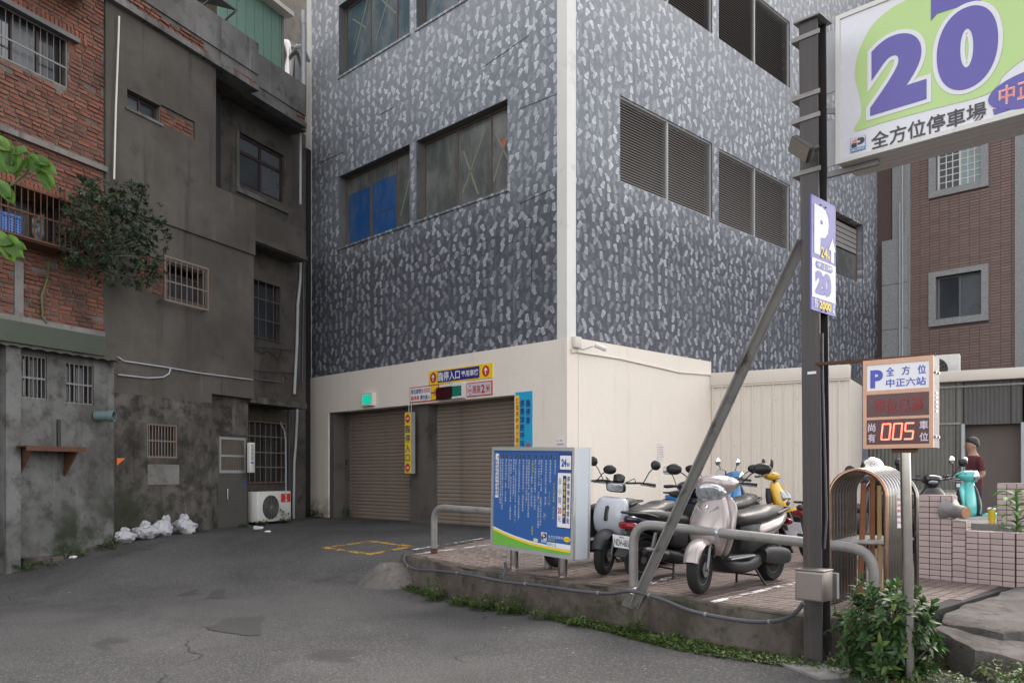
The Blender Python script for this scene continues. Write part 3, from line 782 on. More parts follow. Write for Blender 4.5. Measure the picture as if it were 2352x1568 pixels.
def lamp_box(label, rect, glow):
    x0, x1, z0, z1 = rect; t = thing('signal_lamp', label, 'signal lamp', FA.at((x0 + x1) / 2, -0.03, z0), 'green signal lamps over the shutters')
    w = (x1 - x0) / 2; h = z1 - z0
    b = MB(); b.cells(-w, w, -0.10, 0.0, 0, h, [(-w + 0.04, w - 0.04, 0.04, h - 0.04)]); b.box(-w + 0.04, w - 0.04, -0.03, 0, 0.04, h - 0.04); b.build('housing', M_white_trim, t)
    b = MB()
    pbox('lamp_face', glow, t, -w + 0.041, w - 0.041, -0.085, -0.06, 0.041, h - 0.041)
    for k in range(9): b.box(-w + 0.045, w - 0.045, -0.091, -0.086, 0.05 + k * (h - 0.09) / 9, 0.058 + k * (h - 0.09) / 9)
    b.build('grating', M_dark, t)
def emis(name, col, strength, base=None):
    t = NT(name); t.b.inputs['Emission Color'].default_value = c3(col); t.b.inputs['Emission Strength'].default_value = strength
    return t.out(c3(base or col), 0.5)
M_green_on = emis('green_lamp_lit', (0.0, 0.42, 0.25), 0.55, (0.0, 0.25, 0.16)); M_green_off = emis('green_lamp_dim', (0.0, 0.2, 0.14), 0.15, (0.01, 0.08, 0.07))
lamp_box('lit green signal lamp alone above the left shutter', FA.rect(840.6, 904.5, 865, 931), M_green_on)
lamp_box('dim green signal lamp between the dark display and height limit sign', FA.rect(1043, 884, 1074.5, 914), M_green_off)
x0, x1, z0, z1 = FA.rect(1004, 890.5, 1038.5, 914.7, -0.12)
t = thing('counter_display', 'dark maroon display box over the pillar between the shutters', 'display', FA.at((x0 + x1) / 2, 0, z0)); w = (x1 - x0) / 2; h = z1 - z0
pbox('housing', M_black, t, -w, w, -0.15, -0.035, 0, h); pbox('screen', mat('maroon_screen', (0.05, 0.008, 0.012), 0.25), t, -w + 0.015, w - 0.015, -0.156, -0.151, 0.015, h - 0.015)
t, w, h = sign_plate('height_limit_sign', 'grey height limit sign with red rim and red figure two', 'sign', FA, FA.rect(1076, 880.4, 1134.7, 906.5), M_pr_red)
lettering(t, mat('pale_grey_print', (0.52, 0.52, 0.58), 0.5), lambda b: quad(b, -w + 0.018, w - 0.018, 0.018, h - 0.018, -0.003)).name = 'grey_panel'
lettering(t, M_pr_red, lambda b: (fit_text(b, '限高', -w * 0.48, w * 0.12, h * 0.2, h * 0.78, -0.006, 0.02), fit_text(b, '2', w * 0.18, w * 0.46, h * 0.18, h * 0.80, -0.006, 0.04), fit_text(b, '米', w * 0.52, w * 0.88, h * 0.2, h * 0.78, -0.006, 0.02), fit_text(b, '2m', -w * 0.9, -w * 0.56, h * 0.36, h * 0.6, -0.006, 0.02),
    b.add([(-w * 0.78, -0.006, h * 0.82), (-w * 0.70, -0.006, h * 0.68), (-w * 0.62, -0.006, h * 0.82)], [(0, 1, 2)]), b.add([(-w * 0.78, -0.006, h * 0.14), (-w * 0.62, -0.006, h * 0.14), (-w * 0.70, -0.006, h * 0.28)], [(0, 1, 2)])))

# hanging yellow sign before the pillar
x0, x1, z0, z1 = FA.rect(930, 946.7, 943.5, 1087, -0.13)
t = thing('hanging_sign', 'narrow yellow vertical entrance sign hanging before the pillar', 'sign', FA.at((x0 + x1) / 2, 0, z0)); w = (x1 - x0) / 2; h = z1 - z0
pbox('case', M_alu, t, -w - 0.005, w + 0.005, -0.128, -0.02, 0, h); pbox('yellow_face', M_pr_yellow, t, -w, w, -0.132, -0.1285, 0.008, h - 0.008)
lettering(t, M_pr_navy, lambda b: col_text(b, '臨停入口', 0, h * 0.80, h * 0.155, w * 1.75, -0.136, 0.04))
for zz in (h * 0.895, h * 0.095):
    lettering(t, M_pr_red, lambda b: disc(b, 0, zz, w * 0.78, w * 0.9, -0.136)).name = 'arrow_disc'
    lettering(t, M_pr_white, lambda b: arrow(b, 0, zz, w * 0.62, -0.139, 'right')).name = 'arrow'
b = MB(); b.tube([(-0.04, -0.07, h), (-0.04, -0.07, zsl - z0 + 0.02)], 0.008, 6); b.tube([(0.04, -0.07, h), (0.04, -0.07, zsl - z0 + 0.02)], 0.008, 6); b.build('hanger', M_alu, t)

# sky-blue vertical sign
x0, x1, z0, z1 = FA.rect(1184, 901, 1222, 1150, -0.05)
t, w, h = sign_plate('instruction_sign', 'tall sky-blue and yellow vertical instruction sign right of the shutters', 'sign', FA, (x0, x1, z0, z1), M_pr_sky)
lettering(t, M_pr_yellow, lambda b: quad(b, -w, -w + 2 * w * 0.24, 0, h * 0.97, -0.003)).name = 'yellow_strip'
cw = h / 19.0
lettering(t, M_pr_red, lambda b: (col_text(b, '紅燈亮時表示車梯運轉中請稍候', -w * 0.76, h * 0.95, cw * 1.15, w * 0.42, -0.006, 0.03), col_text(b, '      請靠右', w * 0.55, h * 0.93, cw * 1.25, w * 0.52, -0.006, 0.03)))
lettering(t, M_pr_navy, lambda b: (col_text(b, '感應線圈呼叫車梯下降', -w * 0.15, h * 0.93, cw * 1.4, w * 0.52, -0.006, 0.03), col_text(b, '臨停車', w * 0.55, h * 0.93, cw * 1.5, w * 0.52, -0.006, 0.03), col_text(b, '          壓', w * 0.55, h * 0.93, cw * 1.25, w * 0.52, -0.006, 0.03)))

def notice(label, face, rect, y=-0.045, lines=5):
    x0, x1, z0, z1 = rect; t = thing('paper_notice', label, 'notice', face.at((x0 + x1) / 2, y, z0), 'paper notices'); w = (x1 - x0) / 2; h = z1 - z0
    pbox('sheet', M_paper, t, -w, w, 0, 0.004, 0, h)
    tx = ['公  告', '本場機車停車請', '勿停放車格外以', '免影響車輛進出', '感謝您的配合', '全方位停車場'][:lines + 1]
    lettering(t, M_pr_red, lambda b: [fit_text(b, s_, -w * 0.8, w * (0.8 if k else 0.4), h * (0.86 - 0.15 * k), h * (0.93 - 0.15 * k), -0.003, 0.01) for k, s_ in enumerate(tx)])
    return t
notice("white notice with red print at the tower's cream corner", FA, FA.rect(1281, 1006, 1301, 1062))
notice('white notice with red print on the cream wall behind the scooters', FB, FB.rect(1506, 1017, 1521, 1054))

def cctv(label, M, aim):
    t = thing('security_camera', label, 'camera', M)
    prbox('junction_box', M_ctv, t, -0.09, 0.09, -0.07, 0.0, 0.0, 0.19, c=0.012)
    b = MB(); b.tube([(0.05, -0.05, -0.01), (0.07, -0.12, -0.03), (aim[0] * 0.4, -0.2, 0.03)], 0.014, 8); b.build('arm', M_alu, t, True)
    p = Vector((aim[0] * 0.45, -0.22, 0.06)); d = Vector(aim).normalized()
    b = MB(); b.lathe([(0.03, 0), (0.042, 0.01), (0.042, 0.2), (0.036, 0.215)], p, d, 16); b.build('housing', M_white_trim, t, True)
    b = MB(); b.lathe([(0.034, 0.2155), (0.034, 0.218)], p, d, 16); b.build('lens', M_blackgloss, t)
    b = MB(); b.box(-0.045, 0.045, 0, 0.24, 0.042, 0.048); b.M = None
    return t
cctv("white bullet security camera on the tower's corner", FB.at(FB.x(1322, -0.04), -0.036, FB.z(1322, 799, -0.04)), (0.55, -0.6, -0.35))
cctv("small white security camera low on the tower's far edge column", FA.at(-0.02, -0.02, FA.z(705, 897)), (-0.3, -0.7, -0.4))
# ================================================================== cream ribbed fence
M_fence = mat('cream_metal_sheet', (0.66, 0.60, 0.53), 0.5, var=0.04, vs_=3, dirt=(0.50, 0.45, 0.39), ds=1.2, dth=(0.55, 0.85))
FD = Face(4.14, 17.14, 1.58, -0.95)
zf0, zf1 = 0.45, FD.z(1640, 886); zft = FD.z(1640, 857)
fence = thing('metal_fence', 'tall cream ribbed metal fence behind the parked scooters', 'fence', FD.M)
xe = FD.x(1939)
prof = [(0.0, 0.0), (0.02, 0.0), (0.032, -0.028), (0.052, -0.028), (0.064, 0.0), (0.115, 0.0), (0.119, -0.008), (0.127, -0.008), (0.131, 0.0), (0.205, 0.0)]
sb = MB(); sb.loft([[(x, y, z) for x, y in prof] + [(x, y + 0.012, z) for x, y in reversed(prof)] for z in (zf0, zf1)], True); first = None
k = 0
while (k + 1) * 0.2065 < xe + 0.1:
    M = Matrix.Translation((k * 0.2065, 0, 0))
    if first is None: first = sb.build('panel', M_fence, fence); first.matrix_basis = M
    else: inst(first, fence, M)
    k += 1
xe = k * 0.2065
prbox('cap_rail', M_fence, fence, -0.02, xe + 0.03, -0.06, 0.10, zf1 - 0.005, zft, c=0.012)
pbox('lower_trim', M_fence, fence, -0.02, xe + 0.03, -0.045, -0.033, zf1 - 0.035, zf1 - 0.008)
pbox('end_panel', M_fence, fence, xe, xe + 0.02, 0.013, 1.6, zf0, zf1)
b = MB()
for kx in range(6):
    for zz in (1.2, 2.1, 3.0):
        b.lathe([(0.008, 0), (0.008, 0.006), (0.003, 0.009)], (0.085 + kx * 0.413, -0.001, zz), (0, -1, 0), 6)
b.build('screw_heads', M_galv, fence)['kind'] = 'stuff'

# ================================================================== corrugated shed at the right
M_corr = mat('grey_corrugated_sheet', (0.135, 0.13, 0.118), 0.55, var=0.18, vs_=2.5, dirt=(0.07, 0.065, 0.06), ds=1.5)
M_corr_dk = mat('dark_corrugated_sheet', (0.085, 0.08, 0.078), 0.6, var=0.15, vs_=2.5)
M_taupe = mat('taupe_roller_door', (0.115, 0.095, 0.085), 0.7, var=0.08, vs_=2)
FE = Face(8.79, 16.8, 1.2, -0.75)
shed = thing('corrugated_shed', 'long grey corrugated shed with cream roof fascia and wide doorway', 'shed', FE.M)
ze_t = FE.z(2165, 855); ze_b = FE.z(2165, 879)
xl, xr = FE.x(1880), FE.x(2560)
prbox('fascia', M_fence, shed, FE.x(2150), xr, -0.16, 0.05, ze_b, ze_t, c=0.012)
pbox('fascia', M_corr_dk, shed, xl, FE.x(2150) - 0.004, -0.14, 0.05, ze_b, ze_t - 0.02)
def corr(x0, x1, z0, z1, name='sheet', m=M_corr, y=0.0, pitch=0.076, amp=0.012):
    n = max(4, int((x1 - x0) / pitch * 4)); st = (x1 - x0) / n
    pr = [(x0 + i * st, y + amp * (1, 0.2, -1, 0.2)[i % 4]) for i in range(n + 1)]
    b = MB(); b.loft([[(x, yy, z) for x, yy in pr] + [(x, yy + 0.006, z) for x, yy in reversed(pr)] for z in (z0, z1)], True)
    return b.build(name, m, shed, True, 75)
d0, d1 = FE.x(1926), FE.x(1976); zd = FE.z(1950, 985)
o0, o1 = FE.x(2212), FE.x(2349); zo = FE.z(2230, 975)
zlow = FE.z(2150, 1128)
corr(xl, d0, 0.4, ze_b); corr(d0, d1, zd, ze_b)
xm_ = d1 + 0.16
pbox('door_post', mat('blue_grey_post', (0.20, 0.22, 0.26), 0.6), shed, d1, xm_ - 0.002, -0.02, 0.06, 0.4, ze_b)
k = xm_
while k < o0 - 0.02:
    e = min(k + 0.82, o0); corr(k, e - 0.002, zlow, ze_b); k = e
corr(xm_, o0 - 0.002, 0.4, zlow - 0.004, 'lower_sheet', M_fence)
k = o0
while k < o1 - 0.02:
    e = min(k + 0.82, o1); corr(k, e - 0.002, zo, ze_b, m=M_corr_dk); k = e
corr(o1 + 0.05, xr, 0.4, ze_b)
pbox('roller_door', M_taupe, shed, o0, o1, 0.25, 0.28, 0.4, zo)
for xx in (o0, o1): prbox('jamb', M_pvc, shed, xx - 0.03, xx + 0.03, -0.05, 0.24, 0.4, zo + 0.02, c=0.008)
for u_, v_ in ((2100, 893), (2100, 975), (2100, 1126)):
    zz = FE.z(u_, v_); pbox('purlin', M_galv, shed, xm_ + 0.02, o0 - 0.04 if v_ > 960 else xr, -0.03, -0.016, zz - 0.02, zz + 0.02)
pbox('inner_wall', M_dark, shed, xl, xr, 1.8, 1.85, 0.4, ze_b); pbox('roof', M_corr_dk, shed, xl, xr, 0.05, 3.0, ze_b - 0.03, ze_b + 0.03); pbox('end_wall', M_corr_dk, shed, xl, xl + 0.04, 0.02, 1.8, 0.4, ze_b - 0.04)
pbox('pale_notice', M_paper, shed, FE.x(2197), FE.x(2206), -0.04, -0.035, FE.z(2200, 1118), FE.z(2200, 1110))
pbox('pale_notice', M_paper, shed, FE.x(1904), FE.x(1913), -0.03, -0.025, FE.z(1908, 1145), FE.z(1908, 1104))

t, w, h = sign_plate('storage_sign', 'small pale sign with red letters over the dark shed doorway', 'sign', FE, FE.rect(1927, 945, 1980, 970, -0.06), mat('dull_white_board', (0.42, 0.38, 0.38), 0.7), y=-0.06)
lettering(t, M_pr_red, lambda b: fit_text(b, '回收置物場', -w * 0.93, w * 0.93, h * 0.15, h * 0.82, -0.004, 0.03))
# pink bag in the doorway
def blob(mb, c, rx, ry, rz, seed, amp=0.25, n=18, m=8, pinch=0.0, fr=2.0):
    rings = []
    for i in range(m + 1):
        ph = math.pi * i / m; rr = math.sin(ph); zz = -math.cos(ph); ring = []
        for k in range(n):
            a = 2 * math.pi * k / n; d = Vector((math.cos(a) * rr, math.sin(a) * rr, zz))
            f = 1 + amp * noise.noise(d * fr + Vector((seed * 3.1, seed, 0))) + amp * 0.5 * noise.noise(d * fr * 2.6 + Vector((seed, 5, 0))) + amp * 0.25 * abs(math.sin(a * 5 + seed + zz * 3))
            if pinch and zz > 0.2: f *= 1 - pinch * (zz - 0.2)
            ring.append((c[0] + d.x * rx * f, c[1] + d.y * ry * f, max(c[2] + d.z * rz * f, c[2] - rz * 0.92)))
        rings.append(ring)
    mb.loft(rings, False)
M_pink = mat('pink_plastic_bag', (0.62, 0.12, 0.30), 0.4, var=0.2, vs_=6, bump=0.5, bs=8)
M_crategrey = mat('dull_grey_plastic', (0.30, 0.30, 0.32), 0.5)
p = PX(1941, 1100, 17.2); zb = 0.5
t = thing('plastic_bag', 'bulging pink plastic bag on a box inside the dark doorway', 'bag', Matrix.Translation((p.x, p.y, zb)))
b = MB(); blob(b, (0, 0, 0.74), 0.20, 0.20, 0.24, 3, 0.35); b.build('sack', M_pink, t, True); b = MB(); blob(b, (0.17, 0.05, 0.88), 0.13, 0.12, 0.13, 6, 0.3); b.build('knot', mat('pale_plastic_film', (0.5, 0.46, 0.45), 0.35), t, True)
pbox('box', M_crategrey, t, -0.25, 0.35, -0.15, 0.25, 0.0, 0.55)

M_acw = mat('air_conditioner_casing', (0.62, 0.61, 0.58), 0.5, var=0.05, dirt=(0.45, 0.43, 0.39), ds=2)
def ac_unit(label, M, w, h, d, redlabel=False, logo=False):
    t = thing('air_conditioner', label, 'air conditioner', M, 'outdoor air conditioner units')
    prbox('casing', M_acw, t, -w / 2, w / 2, 0, d, 0.05, h, c=0.015)
    r = h * 0.37; cx = -w * 0.12
    b = MB(); b.lathe([(r, 0.0), (r, 0.012), (r * 0.96, 0.014)], (cx, -0.001, h * 0.52), (0, -1, 0), 28); b.build('fan_opening', M_dark, t)
    b = MB()
    for k in range(1, 7):
        q = r * k / 6.5; pts = [(cx + q * math.cos(2 * math.pi * i / 24), -0.02, h * 0.52 + q * math.sin(2 * math.pi * i / 24)) for i in range(25)]; b.tube(pts, 0.0035, 4)
    for k in range(12):
        a = math.pi * k / 6; b.tube([(cx, -0.022, h * 0.52), (cx + r * math.cos(a), -0.022, h * 0.52 + r * math.sin(a))], 0.003, 4)
    b.build('fan_guard', M_galv, t)
    for sx in (-1, 1): pbox('foot', M_black, t, sx * w * 0.35 - 0.03, sx * w * 0.35 + 0.03, 0.0, d, 0, 0.05)
    x0 = cx + r + 0.03
    for k in range(3): pbox('service_panel', M_acw, t, x0 + 0.01, w / 2 - 0.02, -0.006, -0.001, 0.1 + k * h * 0.17, 0.1 + k * h * 0.17 + h * 0.15)
    if redlabel:
        pbox('label_plate', M_pr_red, t, x0 + 0.04, w / 2 - 0.03, -0.008, -0.003, h * 0.66, h * 0.92)
        lettering(t, M_pr_white, lambda b: col_text(b, '富士通', (x0 + 0.04 + w / 2 - 0.03) / 2, h * 0.91, h * 0.08, 0.075, -0.011, 0.04))
    if logo:
        b = MB(); b.add([(x0 + 0.04, -0.007, h * 0.60), (w / 2 - 0.02, -0.007, h * 0.62), (w / 2 - 0.02, -0.007, h * 0.80)], [(0, 1, 2)]); b.build('blue_label', M_pr_blue, t)
    return t
FG = Face(10.55, 23.1, 0.7037, -0.7105)
ac_unit('white air conditioner on the shed roof beside the granite column', FE.at(FE.x(2050, 0.9), 0.9, ze_b + 0.03), 0.72, 0.66, 0.3, logo=True)
ac_unit('white air conditioner on the shed roof, half behind the counter sign', FE.at(FE.x(2160, 0.6), 0.6, ze_b + 0.03), 0.72, 0.62, 0.3)

# ================================================================== brown tiled building beyond the shed
M_granite = NT('grey_granite')
_g = M_granite; _p = _g.tc(); M_granite = _g.out(_g.mix(_g.ramp(_g.noise(_p, 70, 3, 0.8), 0.38, 0.62), (0.17, 0.17, 0.172, 1), (0.36, 0.36, 0.36, 1)), 0.55)
M_btile = rndmat('brown_wall_tile', (0.21, 0.138, 0.118), (0.24, 0.162, 0.14), (0.195, 0.126, 0.108), 0.5, 0.05, 20)
M_bgrout = mat('brown_wall_grout', (0.10, 0.068, 0.06), 0.9)
bb = thing('tiled_building', 'brown tiled building with granite window surrounds beyond the shed', 'building', FG.M)
zb0, zb1 = 0.4, 15.5
w1 = FG.rect(2147, 640, 2254, 735); w1o = FG.rect(2134, 627, 2271, 735); w1o = (w1o[0], w1o[1], FG.z(2271, 735), FG.z(2134, 627))
w1 = (FG.x(2150), FG.x(2255), FG.z(2254, 722), FG.z(2150, 637))
w2o = (w1o[0], w1o[1], FG.z(2132, 458), FG.z(2132, 458) + (w1o[3] - w1o[2]))
w2 = (w1[0], w1[1], w2o[2] + (w1[2] - w1o[2]), w2o[2] + (w1[3] - w1o[2]))
xb0, xb1 = FG.x(2092), FG.x(2332)
b = MB(); b.cells(-1.5, xb1 + 3, 0.02, 0.3, zb0, zb1, [w1, w2]); b.build('wall', M_bgrout, bb)
pbox('column', M_granite, bb, FG.x(2050, -0.05), xb0 - 0.004, -0.06, 0.018, zb0, zb1)
zst = FG.z(2050, 545, -0.25)
for k in range(5):
    za, zz_ = zst - 0.02 - 1.25 * (k + 1), zst - 0.02 - 1.25 * k - 0.014
    pbox('granite_slab', M_granite, bb, FG.x(2026, -0.14), xb0 - 0.03, -0.15, -0.062, max(za, zb0), zz_)
    if za < zb0 + 0.2: break
pbox('column', M_granite, bb, xb1 + 0.004, xb1 + 0.7, -0.06, 0.018, zb0, zb1)
tb = MB(); rowh, tlen = 0.0745, 0.245
nr = int((zb1 - 3.2) / rowh); nc = int((xb1 - xb0) / tlen) + 1
for r_ in range(nr):
    z = 3.2 + r_ * rowh
    for c_ in range(nc):
        x0 = xb0 + c_ * tlen; x1 = min(x0 + tlen - 0.008, xb1)
        if x1 - x0 < 0.02: continue
        hit = False
        for wo in (w1o, w2o):
            if x1 > wo[0] and x0 < wo[1] and z + rowh > wo[2] and z < wo[3]:
                hit = True
                if x0 < wo[0] - 0.02: tb.box(x0, wo[0], 0.0, 0.03, z, z + rowh - 0.013)
                if x1 > wo[1] + 0.02: tb.box(wo[1], x1, 0.0, 0.03, z, z + rowh - 0.013)
        if not hit: tb.box(x0, x1, 0.0, 0.03, z, z + rowh - 0.013)
o = tb.build('wall_tile_field', M_btile, bb); o['kind'] = 'stuff'
for wi, (wo, wn_) in enumerate(((w1o, w1), (w2o, w2))):
    b = MB(); b.cells(wo[0], wo[1], -0.05, 0.26, wo[2], wo[3], [wn_]); ws = b.build('window', M_granite, bb)
    m_ = M_dwood if wi == 0 else M_white_trim
    f = MB(); x0, x1, z0, z1 = wn_; q = 0.05
    f.cells(x0, x1, 0.12, 0.19, z0, z1, [(x0 + q, (x0 + x1) / 2 - q / 2, z0 + q, z1 - q), ((x0 + x1) / 2 + q / 2, x1 - q, z0 + q, z1 - q)]); f.build('frame', m_ if wi else mat('grey_window_frame', (0.13, 0.13, 0.15), 0.5), ws)
    for k, (a0, a1) in enumerate(((x0 + q, (x0 + x1) / 2 - q / 2), ((x0 + x1) / 2 + q / 2, x1 - q))):
        pbox('pane', (M_glass_dark if k == 0 else M_glass_grey) if wi == 0 else (M_glass_grey if k == 0 else mat('pale_teal_pane', (0.28, 0.36, 0.36), 0.3)), ws, a0, a1, 0.15, 0.158, z0 + q, z1 - q)
        if wi:
            for j in range(1, 3): pbox('glazing_bar', M_white_trim, ws, a0 + (a1 - a0) * j / 3 - 0.012, a0 + (a1 - a0) * j / 3 + 0.012, 0.135, 0.149, z0 + q, z1 - q)
            for j in range(1, 6): pbox('glazing_bar', M_white_trim, ws, a0, a1, 0.137, 0.1485, z0 + q + (z1 - z0 - 2 * q) * j / 6 - 0.012, z0 + q + (z1 - z0 - 2 * q) * j / 6 + 0.012)
for u_ in (2066, 2072):
    b = MB(); b.tube([(FG.x(u_, -0.2), -0.18, 3.2), (FG.x(u_, -0.2), -0.18, 9.0 if u_ == 2066 else 13)], 0.022, 8); b.build('drain_pipe', M_pvc, bb, True)
pbox('rear_wall', M_bgrout, bb, -1.5, xb1 + 3, 0.3, 9, zb0, zb1)
# ================================================================== the old houses on the left
FC = Face((583 - CX) * 16.15 / F, 16.15, 0.40, 0.917)
M_wallc = grime('grey_cement_render', (0.076, 0.068, 0.060), (0.115, 0.105, 0.094), (0.048, 0.043, 0.038), (0.045, 0.040, 0.036), scale=0.7, dk=(0.52, 0.80))
M_wallp = grime('pale_weathered_parapet', (0.10, 0.096, 0.092), (0.20, 0.196, 0.192), (0.045, 0.043, 0.04), (0.03, 0.028, 0.026), scale=0.8)
M_walll = grime('mouldy_cement_base', (0.080, 0.072, 0.063), (0.165, 0.153, 0.138), (0.022, 0.020, 0.018), (0.026, 0.024, 0.022), green=(0.030, 0.042, 0.016), scale=1.0, dk=(0.44, 0.64))
M_wallr = grime('recess_cement', (0.080, 0.071, 0.062), (0.115, 0.103, 0.091), (0.030, 0.027, 0.025), (0.036, 0.033, 0.03), scale=0.9)
M_annex = grime('grey_annex_render', (0.115, 0.114, 0.111), (0.18, 0.179, 0.175), (0.042, 0.039, 0.036), (0.034, 0.032, 0.028), green=(0.020, 0.028, 0.012), scale=1.0, dk=(0.46, 0.68))
M_brick = rndmat('old_red_brick', (0.185, 0.066, 0.042), (0.250, 0.098, 0.061), (0.125, 0.058, 0.042), 0.9, 0.5, 45, dark=(0.062, 0.034, 0.026))
M_mortar = grime('crumbling_mortar', (0.105, 0.092, 0.08), (0.18, 0.166, 0.152), (0.05, 0.043, 0.038), (0.07, 0.06, 0.05), scale=3.0, bump=0.8)
M_bars = mat('brown_grille_paint', (0.20, 0.155, 0.13), 0.6, 0.2, var=0.2)
M_ironbar = mat('dark_iron_bar', (0.10, 0.09, 0.085), 0.6, 0.3, var=0.25)
M_silverbar = mat('dull_aluminium_bar', (0.185, 0.178, 0.172), 0.5, 0.5, var=0.12)

def brick_variants():
    out = []
    for s_ in range(5):
        rr = random.Random(s_); b = MB(); j = lambda a: rr.uniform(-a, a); c = 0.006
        hx, hz, d = 0.5, 0.5, 1.0
        f = [(-hx + .05 + j(.02), 0, -hz + .10 + j(.06)), (hx - .05 + j(.02), 0 , -hz + .10 + j(.06)), (hx - .05 + j(.02), 0, hz - .10 + j(.06)), (-hx + .05 + j(.02), 0, hz - .10 + j(.06))]
        f = [(x, y + j(0.12), z) for x, y, z in f]
        g = [(-hx + j(.015), .3, -hz + j(.04)), (hx + j(.015), .3, -hz + j(.04)), (hx + j(.015), .3, hz + j(.04)), (-hx + j(.015), .3, hz + j(.04))]
        h = [(x, 1.0, z) for x, _, z in g]
        b.add(f + g + h, [(0, 1, 2, 3), (4, 5, 1, 0), (5, 6, 2, 1), (6, 7, 3, 2), (7, 4, 0, 3), (8, 9, 5, 4), (9, 10, 6, 5), (10, 11, 7, 6), (11, 8, 4, 7)])
        out.append(b)
    return out
BV = brick_variants()
def lay_bricks(parent, x0, x1, z0, z1, y, holes, course=0.066, length=0.205, proud=0.010, maxobj=300, keep=None, nm='brick', dropout=0.012, key=None):
    """Courses of bricks; the nearest ones are parts, the rest one field."""
    items = []; r = random.Random(int(abs(x0 * 100)) + int(z0 * 10)); row = 0; z = z0
    while z + course * 0.7 < z1:
        x = x0 - (0.5 * length if row % 2 else 0.0) + r.uniform(-0.02, 0.02)
        while x < x1:
            l = length * r.uniform(0.86, 1.10) * (0.52 if r.random() < 0.13 else 1.0)
            a0, a1 = max(x, x0), min(x + l, x1)
            zc = z + course / 2
            bad = a1 - a0 < 0.05 or r.random() < dropout
            for h in holes:
                if a1 > h[0] + 0.01 and a0 < h[1] - 0.01 and zc > h[2] - 0.01 and zc < h[3] + 0.01:
                    if a0 < h[0] - 0.06: a1 = h[0]
                    elif a1 > h[1] + 0.06: a0 = h[1]
                    else: bad = True
            if keep and not keep((a0 + a1) / 2, zc): bad = True
            if not bad: items.append((a0, a1, z + r.uniform(-0.003, 0.003), r.uniform(-0.010, 0.006), r.randrange(5), r.uniform(-1.2, 1.2)))
            x += l + 0.011
        z += course; row += 1
    if key: items.sort(key=key)
    meshes = {}; fld = MB(); lim = maxobj
    for i, (a0, a1, zz, dy, v, tw) in enumerate(items):
        M = Matrix.Translation(((a0 + a1) / 2, y - proud + dy, zz + course * 0.43)) @ Matrix.Rotation(R(tw), 4, 'Y') @ Matrix.Diagonal((a1 - a0, 0.06, course * 0.86, 1))
        if i < lim:
            if v not in meshes:
                o = BV[v].build(nm, M_brick, parent); meshes[v] = o; o.matrix_basis = M
            else: inst(meshes[v], parent, M)
        else:
            fld.M = M; fld.add(BV[v].v, BV[v].f)
    if fld.v:
        o = fld.build(nm + '_field', M_brick, parent); o['kind'] = 'stuff'

def grille(parent, x0, x1, z0, z1, y, n, rails, m, r=0.008, frame=0.02, name='grille', part_bars=True):
    b = MB(); b.cells(x0, x1, y - 0.02, y + 0.01, z0, z1, [(x0 + frame, x1 - frame, z0 + frame, z1 - frame)]); g = b.build(name, m, parent)
    sb = MB(); sb.tube([(0, 0, z0 + frame * 0.5), (0, 0, z1 - frame * 0.5)], r, 6); first = None
    for k in range(n):
        M = Matrix.Translation((x0 + (x1 - x0) * (k + 1) / (n + 1), y - 0.006, 0))
        if first is None: first = sb.build('bar', m, g, True); first.matrix_basis = M
        else: inst(first, g, M)
    for f in rails: pbox('rail', m, g, x0, x1, y - 0.018, y - 0.006, z0 + (z1 - z0) * f - 0.012, z0 + (z1 - z0) * f + 0.012)
    return g
def sash(parent, x0, x1, z0, z1, y, m, glass, panes=2, split=None, q=0.045):
    b = MB(); xs_ = [x0 + (x1 - x0) * k / panes for k in range(panes + 1)]
    holes = []
    for k in range(panes):
        a0 = xs_[k] + (q if k == 0 else q / 2); a1 = xs_[k + 1] - (q if k == panes - 1 else q / 2)
        if split:
            zsx = z0 + (z1 - z0) * split; holes += [(a0, a1, z0 + q, zsx - q / 2), (a0, a1, zsx + q / 2, z1 - q)]
        else: holes.append((a0, a1, z0 + q, z1 - q))
    b.cells(x0, x1, y, y + 0.05, z0, z1, holes); w = b.build('window', m, parent)
    for i, h in enumerate(holes): pbox('pane', glass[i % len(glass)], w, h[0], h[1], y + 0.025, y + 0.032, h[2], h[3])
    return w

xL = FC.x(238.5)
z_led = FC.z(583, 587); z_sof = FC.z(583, 205, -0.1); z_pt = FC.z(583, 95, -0.1); z_bal = FC.z(490, 428)
house = thing('cement_house', 'grey cement house with balcony recess and barred windows', 'building', FC.M)
W1 = FC.rect(288, 205, 366, 284.4); W3 = FC.rect(388, 605, 470, 700); W5 = FC.rect(338, 971, 408, 1052); DH = (FC.x(487), 0.001, 0.3, FC.z(487, 904))
P1 = FC.rect(366, 241, 444, 322); P3 = FC.rect(314, 579, 470, 703)
zband = FC.z(300, 905)
b = MB(); b.cells(xL, 0.0, 0.0, 0.25, zband, z_led, [W3, (P3[0], P3[1], P3[2], P3[3]), (DH[0], 0.0, 0.3, DH[3])]); b.build('wall', M_wallc, house)
b = MB(); b.cells(xL, 0.0, 0.0, 0.25, 0.1, zband - 0.0005, [W5, (DH[0], 0.0, 0.1, DH[3])]); b.build('base_wall', M_walll, house)
BO = (FC.x(492), 0.0, z_bal, z_sof)
b = MB(); b.cells(xL, 0.0, -0.04, 0.25, z_led + 0.001, z_sof, [W1, P1, BO]); b.build('upper_wall', M_wallc, house)
b = MB(); b.box(P1[0], P1[1], 0.0, 0.2, P1[2], P1[3]); b.build('mortar_bed', M_mortar, house); b = MB(); b.cells(P3[0], P3[1], 0.03, 0.2, P3[2], P3[3], [W3]); b.build('mortar_bed', M_mortar, house)
lay_bricks(house, P1[0] + 0.01, P1[1] - 0.01, P1[2] + 0.01, P1[3], 0.0, [], maxobj=60, proud=0.006)
